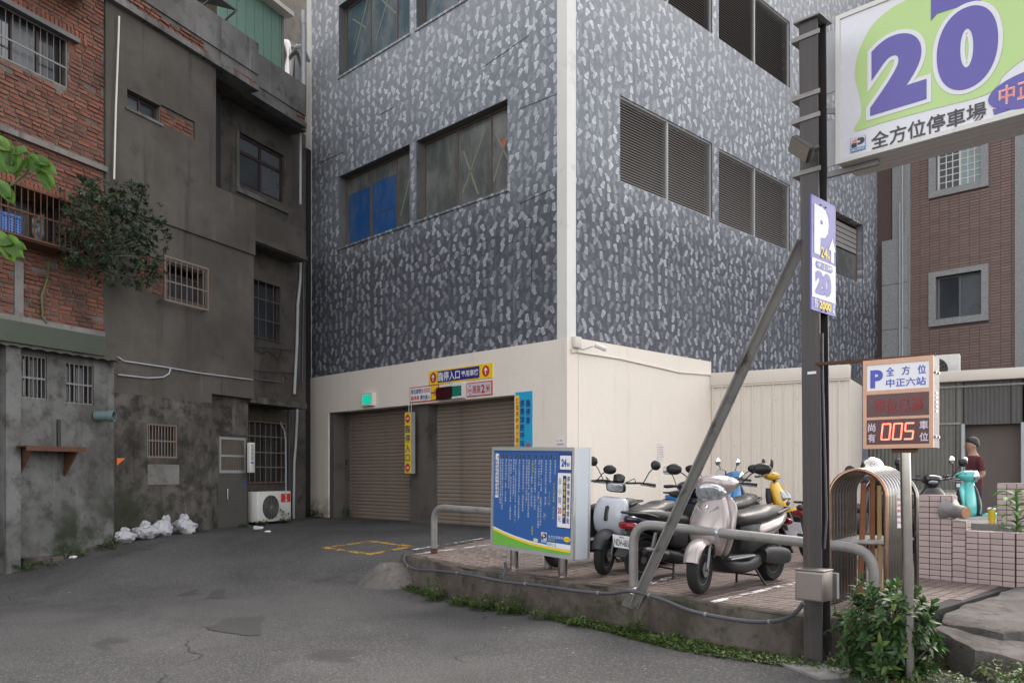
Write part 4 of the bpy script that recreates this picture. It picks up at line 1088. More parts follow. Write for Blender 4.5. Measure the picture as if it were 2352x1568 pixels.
lay_bricks(house, P3[0] + 0.01, P3[1], P3[2] + 0.01, P3[3], 0.03, [W3], maxobj=110, proud=0.006)
# roof parapet with bare brick along its foot
b = MB(); b.box(xL - 0.4, 0.0, -0.12, 0.22, z_sof + 0.32, z_pt); b.box(xL - 0.4, 0.0, -0.14, 0.24, z_sof + 0.001, z_sof + 0.10); b.box(xL - 0.4, 0, -0.09, 0.2, z_sof + 0.1, z_sof + 0.32); b.build('parapet', M_wallp, house)
lay_bricks(house, FC.x(295, -0.1), -0.02, z_sof + 0.102, z_sof + 0.318, -0.095, [], maxobj=90, keep=lambda x, z: noise.noise(Vector((x * 1.3, z * 2, 4))) - 1.5 * (z - z_sof - .15) > -0.30, proud=0.018)
yS = 0.30
zr0, zr1 = FC.z(585, 222, yS), FC.z(584, 115.6, yS)
b = MB(); xS = FC.x(703, yS); b.box(0.001, xS, yS, yS + 0.2, zr0 + 0.26, zr1); b.box(0.001, xS, yS - 0.02, yS + 0.22, zr0, zr0 + 0.10); b.box(0.001, xS, yS + 0.03, yS + 0.18, zr0 + 0.1, zr0 + 0.26); b.build('parapet', M_wallp, house)
lay_bricks(house, 0.02, xS - 0.02, zr0 + 0.102, zr0 + 0.255, yS + 0.025, [], maxobj=50, keep=lambda x, z: noise.noise(Vector((x * 1.1, z * 2, 9))) > -0.15, proud=0.012)
zq0, zq1 = FC.z(585, 557, yS), FC.z(585, 480, yS)
b = MB(); b.box(0.001, xS, yS, yS + 0.18, zq0, zq1); b.build('balcony_wall', M_wallc, house)
# recess: back walls, soffits, return walls
yB = 1.0
WR2 = FC.rect(548.4, 301.5, 653, 468.8, yB); xE = FC.x(702, yB)
b = MB(); b.cells(BO[0] - 0.2, xE, yB, yB + 0.2, z_led - 0.1, zr0 + 0.3, [WR2]); b.build('recess_wall', M_wallr, house)
b = MB(); b.box(BO[0] - 0.2, -0.001, 0.25, yB, z_sof + 0.002, z_sof + 0.12); b.box(0.0, xS, 0.5, yB, zr0 + 0.10, zr0 + 0.2); b.build('soffit', M_wallr, house)
b = MB(); b.box(BO[0] - 0.2, BO[0] - 0.001, 0.25, yB, z_led, z_sof); b.build('return_wall', M_wallr, house)
b = MB(); b.box(BO[0], xS, 0.25, yB, zq0 + 0.02, zq0 + 0.12); b.build('balcony_floor', M_wallr, house)
yR = 0.75
W4 = FC.rect(584, 640, 642, 787, yR); W4 = (0.03, W4[1], W4[2], W4[3])
W6 = FC.rect(575, 966, 655, 1108, yR); W6 = (0.03, W6[1], W6[2], W6[3])
zsl0, zsl1 = FC.z(640, 932, 0.1), FC.z(640, 919, 0.1)
b = MB(); b.cells(-0.1, FC.x(702, yR), yR, yR + 0.2, 0.2, zq0 + 0.02, [W4, W6]); b.build('recess_wall', M_wallr, house)
b = MB(); b.box(-0.2, -0.001, 0.25, yR, 0.2, z_led); b.build('return_wall', M_wallc, house)
b = MB(); b.box(-0.05, FC.x(701, 0.1), 0.05, yR, zsl0, zsl1); b.build('canopy_slab', M_walll, house)
pbox('inner_core', M_dark, house, xL, FC.x(702, 1.25) + 1.2, 1.25, 6, 0.2, z_sof + 0.3); pbox('terrace', M_wallr, house, xL - 3.5, FC.x(703, 0.55), 0.55, 6, z_sof + 0.2, z_sof + 0.4)
pbox('dark_room', M_dark, house, xL, -0.25, 0.6, 1.2, 0.2, z_sof)
# windows of the cement house
sash(house, W1[0], W1[1], W1[2], W1[3], 0.08, M_dwood, [M_glass_grey, M_glass_dark])
b = MB(); b.box(W1[0] - 0.04, W1[1] + 0.03, -0.065, 0.0, W1[2] - 0.05, W1[2] - 0.003); b.build('sill', M_wallp, house)
sash(house, W3[0], W3[1], W3[2], W3[3] - 0.12, 0.12, M_dwood, [M_glass_dark, M_glass_dark]); 
cg = FC.rect(376, 585, 478, 715, -0.16); cg = (FC.x(376, -0.16), FC.x(478, -0.16), FC.z(478, 715, -0.16), FC.z(376, 585, -0.16))
cage = grille(house, cg[0], cg[1], cg[2], cg[3], -0.16, 7, (0.45,), M_bars, 0.009, 0.035, 'window_cage')
b = MB()
for zz in (cg[2], cg[3] - 0.02):
    for xx in (cg[0], cg[1] - 0.03): b.box(xx, xx + 0.03, -0.15, 0.0, zz, zz + 0.02)
b.build('cage_bracket', M_bars, cage)
sash(house, WR2[0], WR2[1], WR2[2], WR2[3], yB + 0.06, M_dwood, [M_glass_dark, M_glass_grey, M_glass_grey, M_glass_grey], 2, 0.66, 0.07)
b = MB(); b.box(WR2[0] - 0.09, WR2[0] - 0.005, yB - 0.03, yB, WR2[2] - 0.1, WR2[3]); b.box(WR2[0] - 0.09, WR2[1] + 0.1, yB - 0.05, yB - 0.001, WR2[2] - 0.2, WR2[2] - 0.101); b.build('sill', M_wallp, house)
sash(house, W4[0], W4[1], W4[2], W4[3], yR + 0.1, M_dwood, [M_glass_dark], 2); grille(house, W4[0], W4[1], W4[2], W4[3], yR - 0.02, 6, (0.33, 0.68), M_ironbar)
pbox('curtain', M_paper, house, W4[0] + 0.32, W4[0] + 0.55, yR + 0.115, yR + 0.122, W4[2] + 0.05, W4[2] + 0.75)
pbox('cardboard', mat('cardboard_panel', (0.19, 0.135, 0.085), 0.8), house, W4[0] + 0.1, W4[0] + 0.4, yR + 0.085, yR + 0.098, W4[2] + 0.03, W4[2] + 0.4)
sash(house, W5[0], W5[1], W5[2], W5[3], 0.12, M_dwood, [M_glass_dark], 2); grille(house, W5[0], W5[1], W5[2], W5[3], 0.03, 9, (0.5,), M_bars, 0.009, 0.03)
sash(house, W6[0], W6[1], W6[2], W6[3], yR + 0.1, M_dwood, [M_glass_dark], 3); grille(house, W6[0], W6[1], W6[2], W6[3], yR - 0.02, 10, (0.26, 0.5, 0.76), M_bars)
b = MB(); b.box(FC.x(339), FC.x(411), -0.006, -0.001, FC.z(375, 1112), FC.z(375, 1066)); b.build('plaster_patch', grime('pale_plaster', (0.15, 0.145, 0.135), (0.23, 0.222, 0.21), (0.06, 0.056, 0.05), (0.08, 0.075, 0.07), scale=2.0), house)
# metal door in its recess
dx0, dx1, dz1 = FC.x(496, 0.14), FC.x(573, 0.14), FC.z(496, 990, 0.14)
M_door = mat('grey_steel_door', (0.115, 0.108, 0.10), 0.5, 0.3, var=0.12, vs_=3, dirt=(0.06, 0.055, 0.05), ds=2)
b = MB(); b.cells(DH[0], -0.001, 0.14, 0.25, 0.3, DH[3], [(dx0 + 0.05, dx1 - 0.05, 0.3, dz1 - 0.05)]); b.build('door_wall', M_walll, house)
door = pbox('door', M_door, house, dx0 + 0.05, dx1 - 0.05, 0.16, 0.20, 0.45, dz1 - 0.05)
pw = dz1 - 0.05 - 0.45
b = MB(); b.cells(dx0 + 0.10, dx1 - 0.10, 0.145, 0.16, 0.45 + pw * 0.60, dz1 - 0.10, [(dx0 + 0.14, dx1 - 0.14, 0.45 + pw * 0.63, 0.45 + pw * 0.77), (dx0 + 0.14, dx1 - 0.14, 0.45 + pw * 0.79, dz1 - 0.14)]); b.build('vent_frame', M_alu, door)
for k in range(14):
    xx = dx0 + 0.15 + (dx1 - dx0 - 0.3) * k / 13; pbox('bar', M_bars, door, xx - 0.006, xx + 0.006, 0.15, 0.158, 0.45 + pw * 0.63, dz1 - 0.14)
b = MB(); b.tube([(dx0 + 0.28, 0.16, 1.25), (dx0 + 0.28, 0.11, 1.25), (dx0 + 0.28, 0.11, 1.05), (dx0 + 0.28, 0.16, 1.05)], 0.012, 6); b.build('handle', M_chrome, door)
for zz in (0.0, 0.07): pbox('blue_label', M_pr_blue, door, dx1 - 0.14, dx1 - 0.08, 0.155, 0.1595, 1.30 + zz, 1.34 + zz)
# conduits on the cement wall
def wall_tube(name, pts, r, m, y=-0.03, parent=None):
    b = MB(); b.tube([(FC.x(u, y), y, FC.z(u, v, y)) for u, v in pts], r, 8); return b.build(name, m, parent or house, True, 60)
wall_tube('conduit', ((271, 820), (285, 829), (380, 843), (455, 856), (580, 872)), 0.014, M_pvc)
wall_tube('conduit', ((271, 860), (340, 868), (375, 866), (388, 858), (392, 845)), 0.014, M_pvc)
wall_tube('drain_pipe', ((273.5, 38), (272, 90), (266, 250), (262, 412)), 0.015, M_white_trim, -0.10)
for pts, m_, r_ in ((((690, 560), (690, 640), (684, 700), (682, 790), (676, 905)), M_pvc, 0.035), (((697, 570), (697, 700), (694, 880)), M_conduit, 0.02), (((664, 930), (664, 1190)), M_conduit, 0.02), (((683, 930), (680, 1010), (676, 1060), (674, 1190)), M_pvc, 0.03), (((643, 970), (652, 985), (656, 1010), (657, 1185)), M_pvc, 0.02), (((585, 870), (650, 878), (650, 865)), M_silverbar, 0.012), (((584, 795), (675, 803)), M_conduit, 0.012), (((584, 850), (675, 856)), M_conduit, 0.012), (((585, 800), (600, 812), (615, 806), (628, 815), (640, 826), (648, 800)), M_black, 0.008), (((588, 1010), (630, 1012), (645, 1000), (660, 985)), M_black, 0.006), (((690, 240), (690, 470)), M_pvc, 0.03)):
    wall_tube('wall_pipe', pts, r_, m_, yR - 0.06)
ac_unit('white floor-standing air conditioner with a red label below the barred window', FC.at(FC.x(631, 0.05), 0.05, road_z(-4, 17) + 0.0), FC.x(669, 0.05) - FC.x(592, 0.05), 0.66, 0.30, redlabel=True)
t = thing('heater_box', 'slim white heater box fixed beside the metal door', 'heater', FC.at(FC.x(580, -0.08), -0.08, FC.z(580, 1085, -0.08))); hh = FC.z(580, 1016, -0.08) - FC.z(580, 1085, -0.08)
prbox('case', M_acw, t, -0.07, 0.07, 0, 0.078, 0, hh, c=0.01)
for k in range(12): pbox('vent_slot', M_dark, t, -0.04, 0.03, -0.002, 0.002, hh * (0.42 + 0.045 * k), hh * (0.44 + 0.045 * k))
pbox('blue_label', M_pr_blue, t, -0.04, 0.03, -0.003, 0.001, hh * 0.30, hh * 0.36)
t = thing('wall_marker', 'small orange triangle marker fixed low on the cement wall', 'marker', FC.at(FC.x(266), -0.005, FC.z(266, 1060))); b = MB(); b.prism([(0, -0.06), (0.0, 0.06), (0.16, 0.06)][::-1], -0.02, 0.0); b.build('plate', mat('orange_paint', (0.75, 0.16, 0.03), 0.6), t)

# roof-top sheds behind the parapet
M_gsheet = mat('pale_green_sheet', (0.16, 0.27, 0.22), 0.5, var=0.08, vs_=2)
M_awn = mat('grey_tin_awning', (0.10, 0.10, 0.10), 0.6, var=0.2, vs_=5)
yT = 0.95
rs = thing('rooftop_shed', 'pale green ribbed rooftop shed behind the cement parapet', 'shed', FC.at(0, yT, z_sof))
gx0, gx1 = FC.x(500, yT), FC.x(648, yT); zg = FC.z(640, 62, yT) - z_sof
k = gx0
while k < gx1 - 0.05:
    b = MB(); b.box(k, min(k + 0.265, gx1), 0, 0.02, 0.2, zg + 0.3); b.box(k, k + 0.03, -0.02, 0.0, 0.2, zg + 0.3); b.build('panel', M_gsheet, rs); k += 0.27
b = MB(); b.box(gx0 - 2.5, gx1 + 0.1, -0.25, 2.0, zg + 0.28, zg + 0.38); b.build('roof', M_fence, rs)
b = MB(); b.box(gx1 - 0.04, gx1 + 0.03, -0.03, 0.04, 0.2, zg + 0.28); b.build('corner_post', M_galv, rs)
xw0, xw1 = FC.x(420, 0.3), FC.x(528, 0.3); zw = FC.z(528, 18, 0.3)
t = thing('tin_awning', 'dark tin awning over the cement parapet', 'awning', FC.at((xw0 + xw1) / 2, 0.3, zw)); hw = (xw1 - xw0) / 2
b = MB(); b.add([(-hw, -0.2, -0.12), (hw, -0.2, -0.12), (hw, 0.9, 0.35), (-hw, 0.9, 0.35), (-hw, -0.2, -0.09), (hw, -0.2, -0.09), (hw, 0.9, 0.38), (-hw, 0.9, 0.38)], [(0, 3, 2, 1), (4, 5, 6, 7), (0, 1, 5, 4), (1, 2, 6, 5), (2, 3, 7, 6), (3, 0, 4, 7)])
b.build('sheet', M_awn, t)
for xx in (-hw + 0.03, 0, hw - 0.03): b = MB(); b.bar((xx, -0.15, -0.13), (xx, 0.7, -0.5), 0.03, 0.03); b.build('strut', M_awn, t)
xt = FC.x(671, 1.2); t = thing('water_tank', 'stainless steel water tank on the roof beside the green shed', 'tank', FC.at(xt, 1.4, zr0 + 0.3)); b = MB(); b.lathe([(0.0, 0), (0.40, 0.0), (0.40, 1.9), (0.30, 2.05), (0.0, 2.1)], (0, 0, 0), (0, 0, 1), 28); b.build('drum', M_steel, t, True)
b = MB(); b.tube([(-0.3, -0.45, 1.75), (0.0, -0.5, 1.95), (0.25, -0.45, 1.75), (0.3, -0.45, 1.75)], 0.05, 10); b.build('overflow_pipe', M_pvc, t, True)
t = thing('roof_pipe', 'grey vertical plastic pipe rising behind the right parapet', 'pipe', FC.at(FC.x(697, 0.6), 0.6, zr0 + 0.2)); b = MB(); b.tube([(0, 0, 0), (0, 0, 2.6)], 0.05, 10); b.build('riser', M_pvc, t, True); b = MB(); b.lathe([(0.06, 0), (0.06, 0.12)], (0, 0, 2.3), (0, 0, 1), 10); b.build('collar', M_pvc, t)
pbox('rear_block', M_wallr, house, -1, 9, 4, 6, z_sof, z_sof + 7)

# ------------------------------------------------------------------ brick house
bh = thing('brick_house', 'old red brick house with barred windows above the grey annex', 'building', FC.M)
xK = FC.x(-60) - 2.4; zk0 = FC.z(237, 771); zk1 = FC.z(0, -250)
B1 = (FC.x(-90), FC.x(155), FC.z(155, 204), FC.z(155, 93)); B2 = (FC.x(-90), FC.x(140), FC.z(116, 578), FC.z(140, 478))
zbd0, zbd1 = FC.z(120, 350), FC.z(120, 337)
b = MB(); b.cells(xK - 1, xL - 0.004, 0.0, 0.25, zk0 - 0.6, zk1, [B1, B2]); b.build('wall', M_mortar, bh)
lay_bricks(bh, xK, xL - 0.01, zk0 + 0.02, FC.z(180, -60), 0.0, [B1, B2, (xK, xL, zbd0, zbd1), (FC.x(31), FC.x(54), FC.z(40, 745), FC.z(40, 590))], maxobj=300, key=lambda q: (q[1] < FC.x(0), q[0] - 0.05 * q[2]), proud=0.011, dropout=0.02)
for (h, n_, nm) in ((B1, 1, ''), (B2, 1, '')):
    k = h[1] - 1.6
    while k < h[1] + 0.35:
        M = Matrix.Translation((k, -0.020 + random.uniform(-.006, .006), h[3] + 0.13)) @ Matrix.Diagonal((0.058, 0.06, 0.19, 1)); bq = MB(M); bq.add(BV[random.randrange(5)].v, BV[0].f); bq.build('brick', M_brick, bh); k += 0.07
b = MB(); b.box(xK, xL + 0.02, -0.07, 0.0, zbd0, zbd1); b.build('string_course', M_concrete, bh)
b = MB(); b.box(xK, B1[1] + 0.14, -0.10, 0.1, B1[3] - 0.0, B1[3] + 0.07); b.build('lintel', M_awn, bh)
M_lintel = M_awn
pil = MB(); pil.box(FC.x(32), FC.x(52), -0.02, 0.0, zk0, FC.z(40, 600)); pil.build('cement_repair', M_concrete, bh)
b = MB(); b.box(xK - 1, xL - 0.006, -0.05, 0.0, FC.z(120, 800), zk0 - 0.02); b.build('green_band', mat('faded_green_paint', (0.058, 0.072, 0.052), 0.75, var=0.15, vs_=2, dirt=(0.06, 0.06, 0.05), ds=1.5), bh)
b = MB(); b.box(xK - 1, xL + 0.001, -0.03, 0.0, zk0 - 0.019, zk0 + 0.06); b.build('cement_ledge', M_concrete, bh)
b = MB(); b.add([(xK, -0.45, FC.z(200, 25)), (FC.x(232, -0.4), -0.45, FC.z(200, 25)), (FC.x(232, -0.4), 0.3, FC.z(200, 25) + 0.3), (xK, 0.3, FC.z(200, 25) + 0.3), (xK, -0.45, FC.z(200, 25) + 0.05), (FC.x(232, -0.4), -0.45, FC.z(200, 25) + 0.05), (FC.x(232, -0.4), 0.3, FC.z(200, 25) + 0.35), (xK, 0.3, FC.z(200, 25) + 0.35)], [(0, 3, 2, 1), (4, 5, 6, 7), (0, 1, 5, 4), (1, 2, 6, 5), (2, 3, 7, 6), (3, 0, 4, 7)]); b.build('eave', M_awn, bh)
for (h, y_) in ((B1, 0.12), (B2, 0.16)):
    sash(bh, h[0], h[1], h[2], h[3], y_, M_dwood, [M_glass_dark, M_glass_dark, M_glass_grey, M_glass_dark], 4)
grille(bh, B1[0], B1[1], B1[2], B1[3], 0.03, 14, (0.42,), M_silverbar, 0.0055)
g = (B2[0], B2[1] + 0.06, B2[2] - 0.02, B2[3])
grille(bh, g[0], g[1], g[2], g[3], -0.38, 15, (0.5,), M_rust, 0.008, 0.025, 'window_cage')
b = MB(); b.box(g[0], g[1], -0.37, 0.0, g[2] - 0.02, g[2] + 0.005); b.box(g[0], g[1], -0.37, 0.0, g[3] - 0.02, g[3]); b.build('cage_floor', M_rust, bh)
pbox('inner_core', M_dark, bh, xK - 1, xL, 0.4, 6, zk0 - 0.6, zk1 - 0.1)

# blue crate inside the lower cage
def crate_wall(mb, x0, x1, z0, z1, y, nx, nz):
    hs_ = []; px = (x1 - x0) / nx; pz = (z1 - z0) / nz
    for i in range(nx):
        for j in range(1, nz - 1): hs_.append((x0 + px * (i + 0.25), x0 + px * (i + 0.8), z0 + pz * (j + 0.2), z0 + pz * (j + 0.8)))
    mb.cells(x0, x1, y, y + 0.012, z0, z1, hs_)
cx0, cx1 = FC.x(-40, -0.3), FC.x(46, -0.3)
t = thing('plastic_crate', 'blue slotted plastic crate inside the rusty window cage', 'crate', FC.at(cx0, -0.32, g[2] + 0.006)); wc = cx1 - cx0; hc = FC.z(46, 497, -0.3) - g[2] - 0.02
M_crate = mat('blue_plastic', (0.03, 0.13, 0.42), 0.4, var=0.12)
b = MB(); crate_wall(b, 0, wc, 0, hc, 0.0, 12, 8); b.build('side', M_crate, t); b = MB(); b.box(-0.01, wc + 0.01, -0.015, 0.02, hc - 0.03, hc + 0.002); b.build('rim', M_crate, t)
pbox('end_side', M_crate, t, wc - 0.012, wc, 0.013, 0.27, 0, hc); pbox('base', M_crate, t, 0, wc - 0.013, 0.013, 0.27, 0.002, 0.015); pbox('back_side', M_crate, t, 0, wc - 0.013, 0.258, 0.27, 0.016, hc)

# ------------------------------------------------------------------ grey annex in front of the brick house
yA = -0.35
ax0, ax1 = FC.x(-60, yA) - 3.4, FC.x(262, yA); zat = FC.z(262, 832, yA)
an = thing('grey_annex', 'low grey cement annex with two barred windows and a tin eave', 'building', FC.at(0, yA, 0))
A1 = FC.rect(51, 813, 107.8, 917.5, yA); A2 = FC.rect(152, 830.6, 215.6, 930, yA)
b = MB(); b.cells(ax0, ax1, 0, 0.33, 0.05, zat, [A1, A2]); b.build('wall', M_annex, an)
b = MB(); b.box(FC.x(14, yA - 0.12), FC.x(48, yA - 0.12), -0.12, -0.001, -0.1, zat); b.build('pier', M_annex, an)
for h in (A1, A2):
    sash(an, h[0], h[1], h[2], h[3], 0.12, M_dwood, [M_glass_dark, M_glass_grey], 2); grille(an, h[0], h[1], h[2], h[3], 0.04, 5, (0.48,), M_silverbar, 0.010, 0.015)
n_ = int((ax1 - ax0) / 0.05); pr = [(ax0 + i * 0.05, 0.012 * (1, 0.3, -1, 0.3)[i % 4]) for i in range(n_ + 2)]
b = MB(); b.loft([[(x, yy, zat + dz + q) for x, q in pr] + [(x, yy, zat + dz + q + 0.008) for x, q in reversed(pr)] for yy, dz in ((-0.20, -0.01), (0.34, 0.05))], True); b.build('tin_eave', mat('greenish_tin', (0.05, 0.055, 0.048), 0.65, var=0.2, vs_=4, dirt=(0.05, 0.045, 0.04), ds=3), an, True, 80)
b = MB(); b.lathe([(0.075, 0), (0.075, 0.20), (0.088, 0.20), (0.088, 0.28), (0.07, 0.28), (0.07, 0.1), (0.0, 0.1)], (FC.x(219, yA), 0.0, FC.z(219, 955, yA)), (0.45, -0.9, 0), 20); b.build('vent_pipe', mat('pale_teal_pvc', (0.11, 0.165, 0.165), 0.5), an, True)
b = MB(); b.box(ax0, ax1, -0.09, 0.0, -0.1, 0.0); b.box(FC.x(48, yA), ax1, -0.06, -0.002, 0.0, FC.z(180, 1268, yA)); 
xk = FC.x(48, yA); zk = lambda x: 0.0
b.build('plinth', M_walll, an)
k = FC.x(46, yA)
while k < ax1 - 0.1:       # brick foot of the wall
    zz = road_z(*(FC.M @ Vector((k, yA, 0))).xy) + 0.022
    M = Matrix.Translation((k + 0.1, -0.10, zz)) @ Matrix.Diagonal((0.19, 0.1, 0.075, 1)); bq = MB(M); bq.add(BV[random.randrange(5)].v, BV[0].f); bq.build('brick', M_mould, an); k += 0.205
# rusty shelf bracket
t = thing('rusty_shelf', 'rusty steel shelf on triangular brackets fixed to the annex wall', 'shelf', FC.at(0, yA, FC.z(100, 1027, yA - 0.3)))
sx0, sx1 = FC.x(52, yA - 0.25), FC.x(190, yA - 0.25)
pbox('top', M_rust, t, sx0, sx1, -0.32, 0.0, 0.0, 0.02); pbox('front_angle', M_rust, t, sx0, sx1, -0.325, -0.321, -0.05, 0.02)
for xx in (sx0 + 0.1, sx1 - 0.12):
    b = MB(); b.add([(xx, -0.01, -0.4), (xx, -0.31, -0.005), (xx, -0.01, -0.005), (xx + 0.03, -0.01, -0.4), (xx + 0.03, -0.31, -0.005), (xx + 0.03, -0.01, -0.005)], [(0, 1, 2), (5, 4, 3), (0, 3, 4, 1), (1, 4, 5, 2), (2, 5, 3, 0)]); b.build('bracket', M_rust, t)
pbox('upright', M_black, t, FC.x(130, yA), FC.x(138, yA), -0.02, 0.0, 0.021, 0.42)
# rubbish sacks by the wall
M_sack = mat('white_woven_sack', (0.40, 0.40, 0.42), 0.55, var=0.1, vs_=5, bump=0.7, bs=9)
def sack(label, u, v, w, h, seed, top):
    y = -0.34; x = FC.x(u, y); p = FC.M @ Vector((x, y, 0)); z = road_z(p.x, p.y)
    t = thing('rubbish_sack', label, 'sack', Matrix.Translation((p.x, p.y, z)) @ Matrix.Rotation(seed, 4, 'Z'), 'rubbish sacks by the wall')
    b = MB(); blob(b, (0, 0, h * 0.38), w * 0.62, w * 0.5, h * 0.44, seed, 0.34, 34, 18, 0.25, 1.5); b.build('sack_body', M_sack, t, True, 30)
    b = MB(); blob(b, (top * w, 0.0, h * 0.72), w * 0.25, w * 0.2, h * 0.22, seed + 2, 0.4, 24, 12, -0.3, 2.0); b.build('gathered_neck', M_sack, t, True, 30)
sack('low white rubbish sack nearest the annex corner', 284, 1240, 0.29, 0.24, 1.3, 0.1); sack('widest white rubbish sack, second from the annex corner', 333, 1236, 0.35, 0.28, 2.1, -0.05); sack('upright white sack with a tied neck, third from the annex corner', 374, 1229, 0.28, 0.33, 4.4, -0.25); sack('white rubbish sack with a large loose knot, farthest of the four', 424, 1226, 0.36, 0.32, 5.7, -0.05)
# ================================================================== sign pole and what hangs on it
DA = Vector((0.7037, -0.7105, 0)); DB = Vector((0.7105, 0.7037, 0))
M_pole = mat('dark_painted_steel', (0.052, 0.046, 0.046), 0.5, 0.25, var=0.3, vs_=5, bump=0.12, bs=30, dirt=(0.10, 0.05, 0.03), ds=3.5, dth=(0.58, 0.72))
t_ = NT('streaked_pole_steel'); p_ = t_.tc(); x_, y_, z_ = t_.sep(p_)
st_ = t_.noise(t_.comb(t_.math('MULTIPLY', x_, 26.0), t_.math('MULTIPLY', y_, 26.0), t_.math('MULTIPLY', z_, 0.8)), 1.0, 6, 0.65)
c_ = t_.mix(st_, (0.018, 0.018, 0.022, 1), (0.068, 0.058, 0.056, 1))
c_ = t_.mix(t_.math('MULTIPLY', t_.ramp(st_, 0.52, 0.68), 0.6), c_, (0.11, 0.048, 0.033, 1))
c_ = t_.mix(t_.math('MULTIPLY', t_.ramp(t_.noise(p_, 5.0, 6, 0.7), 0.60, 0.68), t_.ramp(z_, 1.3, 0.3)), c_, (0.11, 0.035, 0.016, 1))
c_ = t_.mix(t_.math('MULTIPLY', t_.ramp(t_.noise(t_.mapr(p_, (4, 2, 1)), 4.0, 5, 0.6), 0.64, 0.68), t_.ramp(z_, 0.9, 0.4)), c_, (0.22, 0.19, 0.17, 1))
t_.bump(st_, 0.2, 0.004)
M_polest = t_.out(c_, 0.42, 0.15)
YP = 6.38
pc = Vector(((1889 - CX) * YP / F, YP, 0))                       # the near corner of the pole
FP = Face(pc.x, pc.y, DA.x, DA.y)                                # x = 0 at the near corner, the pole spans x -0.15..0, y 0..0.155
ztop = EYE + (HY - 38) * YP / F
pole = thing('steel_pole', 'tall dark rusty H-section steel pole at the platform edge', 'pole', FP.M @ (Matrix.Rotation(math.atan2(DA.y, DA.x), 4, 'Z').inverted() @ Matrix.Rotation(R(-0.45), 4, 'Y') @ Matrix.Rotation(math.atan2(DA.y, DA.x), 4, 'Z')))
b = MB(); b.box(-0.15, 0, 0, 0.012, 0.0, ztop); b.box(-0.15, 0, 0.145, 0.157, 0.0, ztop); b.box(-0.081, -0.069, 0.012, 0.145, 0.0, ztop); b.build('column', M_polest, pole)
b = MB(); b.box(-0.185, 0.035, -0.03, 0.19, ztop, ztop + 0.014); b.build('cap_plate', M_galv, pole)
for vv in (215, 268, 392, 78):
    zz = EYE + (HY - vv) * YP / F
    b = MB(); b.box(-0.215, 0.02, -0.010, -0.001, zz, zz + 0.035); b.box(-0.215, -0.151, -0.001, 0.16, zz, zz + 0.008); b.build('bracket', M_galv, pole)
b = MB(); b.box(-0.075, 0.05, 0.158, 0.2, 0.55, 0.75); b.build('gusset', M_galv, pole)
pbox('white_label', M_paper, pole, -0.10, -0.03, -0.004, -0.001, EYE + (HY - 857) * YP / F, EYE + (HY - 851) * YP / F)
b = MB(); b.tube([(0.012, 0.02, 2.62), (0.01, 0.02, 2.3), (0.03, 0.03, 1.2), (0.01, 0.03, 0.95)], 0.009, 6); b.build('cable', M_conduit, pole, True)

# big illuminated sign box beside the pole top
YS = 6.70; ps = Vector(((1919 - CX) * YS / F, YS, 0))
FS = Face(ps.x, ps.y, DA.x, DA.y)
zs0, zs1 = FS.z(1919, 378), FS.z(1919, 38); WS, HS = 2.35, FS.z(1919, 38) - FS.z(1919, 378)
big = thing('parking_sign', 'large white green and purple parking price sign on the pole', 'sign', FS.at(0, 0, zs0))
b = MB(); b.cells(0, WS, 0, 0.035, 0, HS, [(0.035, WS - 0.035, 0.035, HS - 0.035)]); b.build('frame', M_white_trim, big)
M_face = mat('white_acrylic_face', (0.70, 0.70, 0.74), 0.25, var=0.02)
pbox('face', M_face, big, 0.035, WS - 0.035, 0.012, 0.02, 0.035, HS - 0.035)
M_uns = mat('white_panelled_casing', (0.56, 0.53, 0.51), 0.5, var=0.05)
pbox('casing', M_uns, big, 0.01, WS - 0.01, 0.036, 0.40, 0.01, HS - 0.01)
for k in range(4): pbox('underside_board', M_uns, big, 0.012, WS - 0.012, 0.04 + 0.09 * k, 0.125 + 0.09 * k, -0.004, 0.008)
M_lime = mat('lime_green_print', (0.46, 0.63, 0.25), 0.35, var=0.03); M_purple = mat('purple_print', (0.11, 0.09, 0.36), 0.35, var=0.03); M_salmon = mat('salmon_print', (0.78, 0.25, 0.2), 0.4); M_gptext = mat('dark_grey_print', (0.06, 0.055, 0.065), 0.5)
def sx(u, v): return FS.x(u, 0.01), FS.z(u, v, 0.01) - zs0
def spx(zx, zy): return sx((1960 + zx / 3.647) / 1.0884, (zy / 3.647) / 1.0884)     # from the studied enlargement
def smooth_poly(pts, n=6):
    out = []; L = len(pts)
    for i in range(L):
        p0, p1, p2, p3 = (Vector(pts[(i + k) % L]) for k in (-1, 0, 1, 2))
        for k in range(n):
            t = k / n; out.append(0.5 * ((2 * p1) + (p2 - p0) * t + (2 * p0 - 5 * p1 + 4 * p2 - p3) * t * t + (3 * p1 - p0 - 3 * p2 + p3) * t ** 3))
    return out
def tri_fill(mb, pts, y):
    from mathutils.geometry import tessellate_polygon
    v = [Vector((p[0], p[1], 0)) for p in pts]
    mb.add([(p[0], y, p[1]) for p in pts], [tuple(t) for t in tessellate_polygon([v])])
leaf = [spx(645, 1195), spx(700, 1060), spx(700, 930), spx(660, 760), spx(648, 640), spx(690, 450), spx(800, 240), spx(960, 90), spx(1140, -10)]
leaf += [(leaf[-1][0] + 0.35, HS - 0.05), (1.75, HS - 0.06), (1.95, HS * 0.80), (1.85, HS * 0.52), spx(2090, 610), spx(1950, 780), spx(1800, 880), spx(1300, 1010), spx(900, 1120)]
b = MB(); tri_fill(b, smooth_poly(leaf, 5), 0.0085); b.build('green_leaf', M_lime, big)
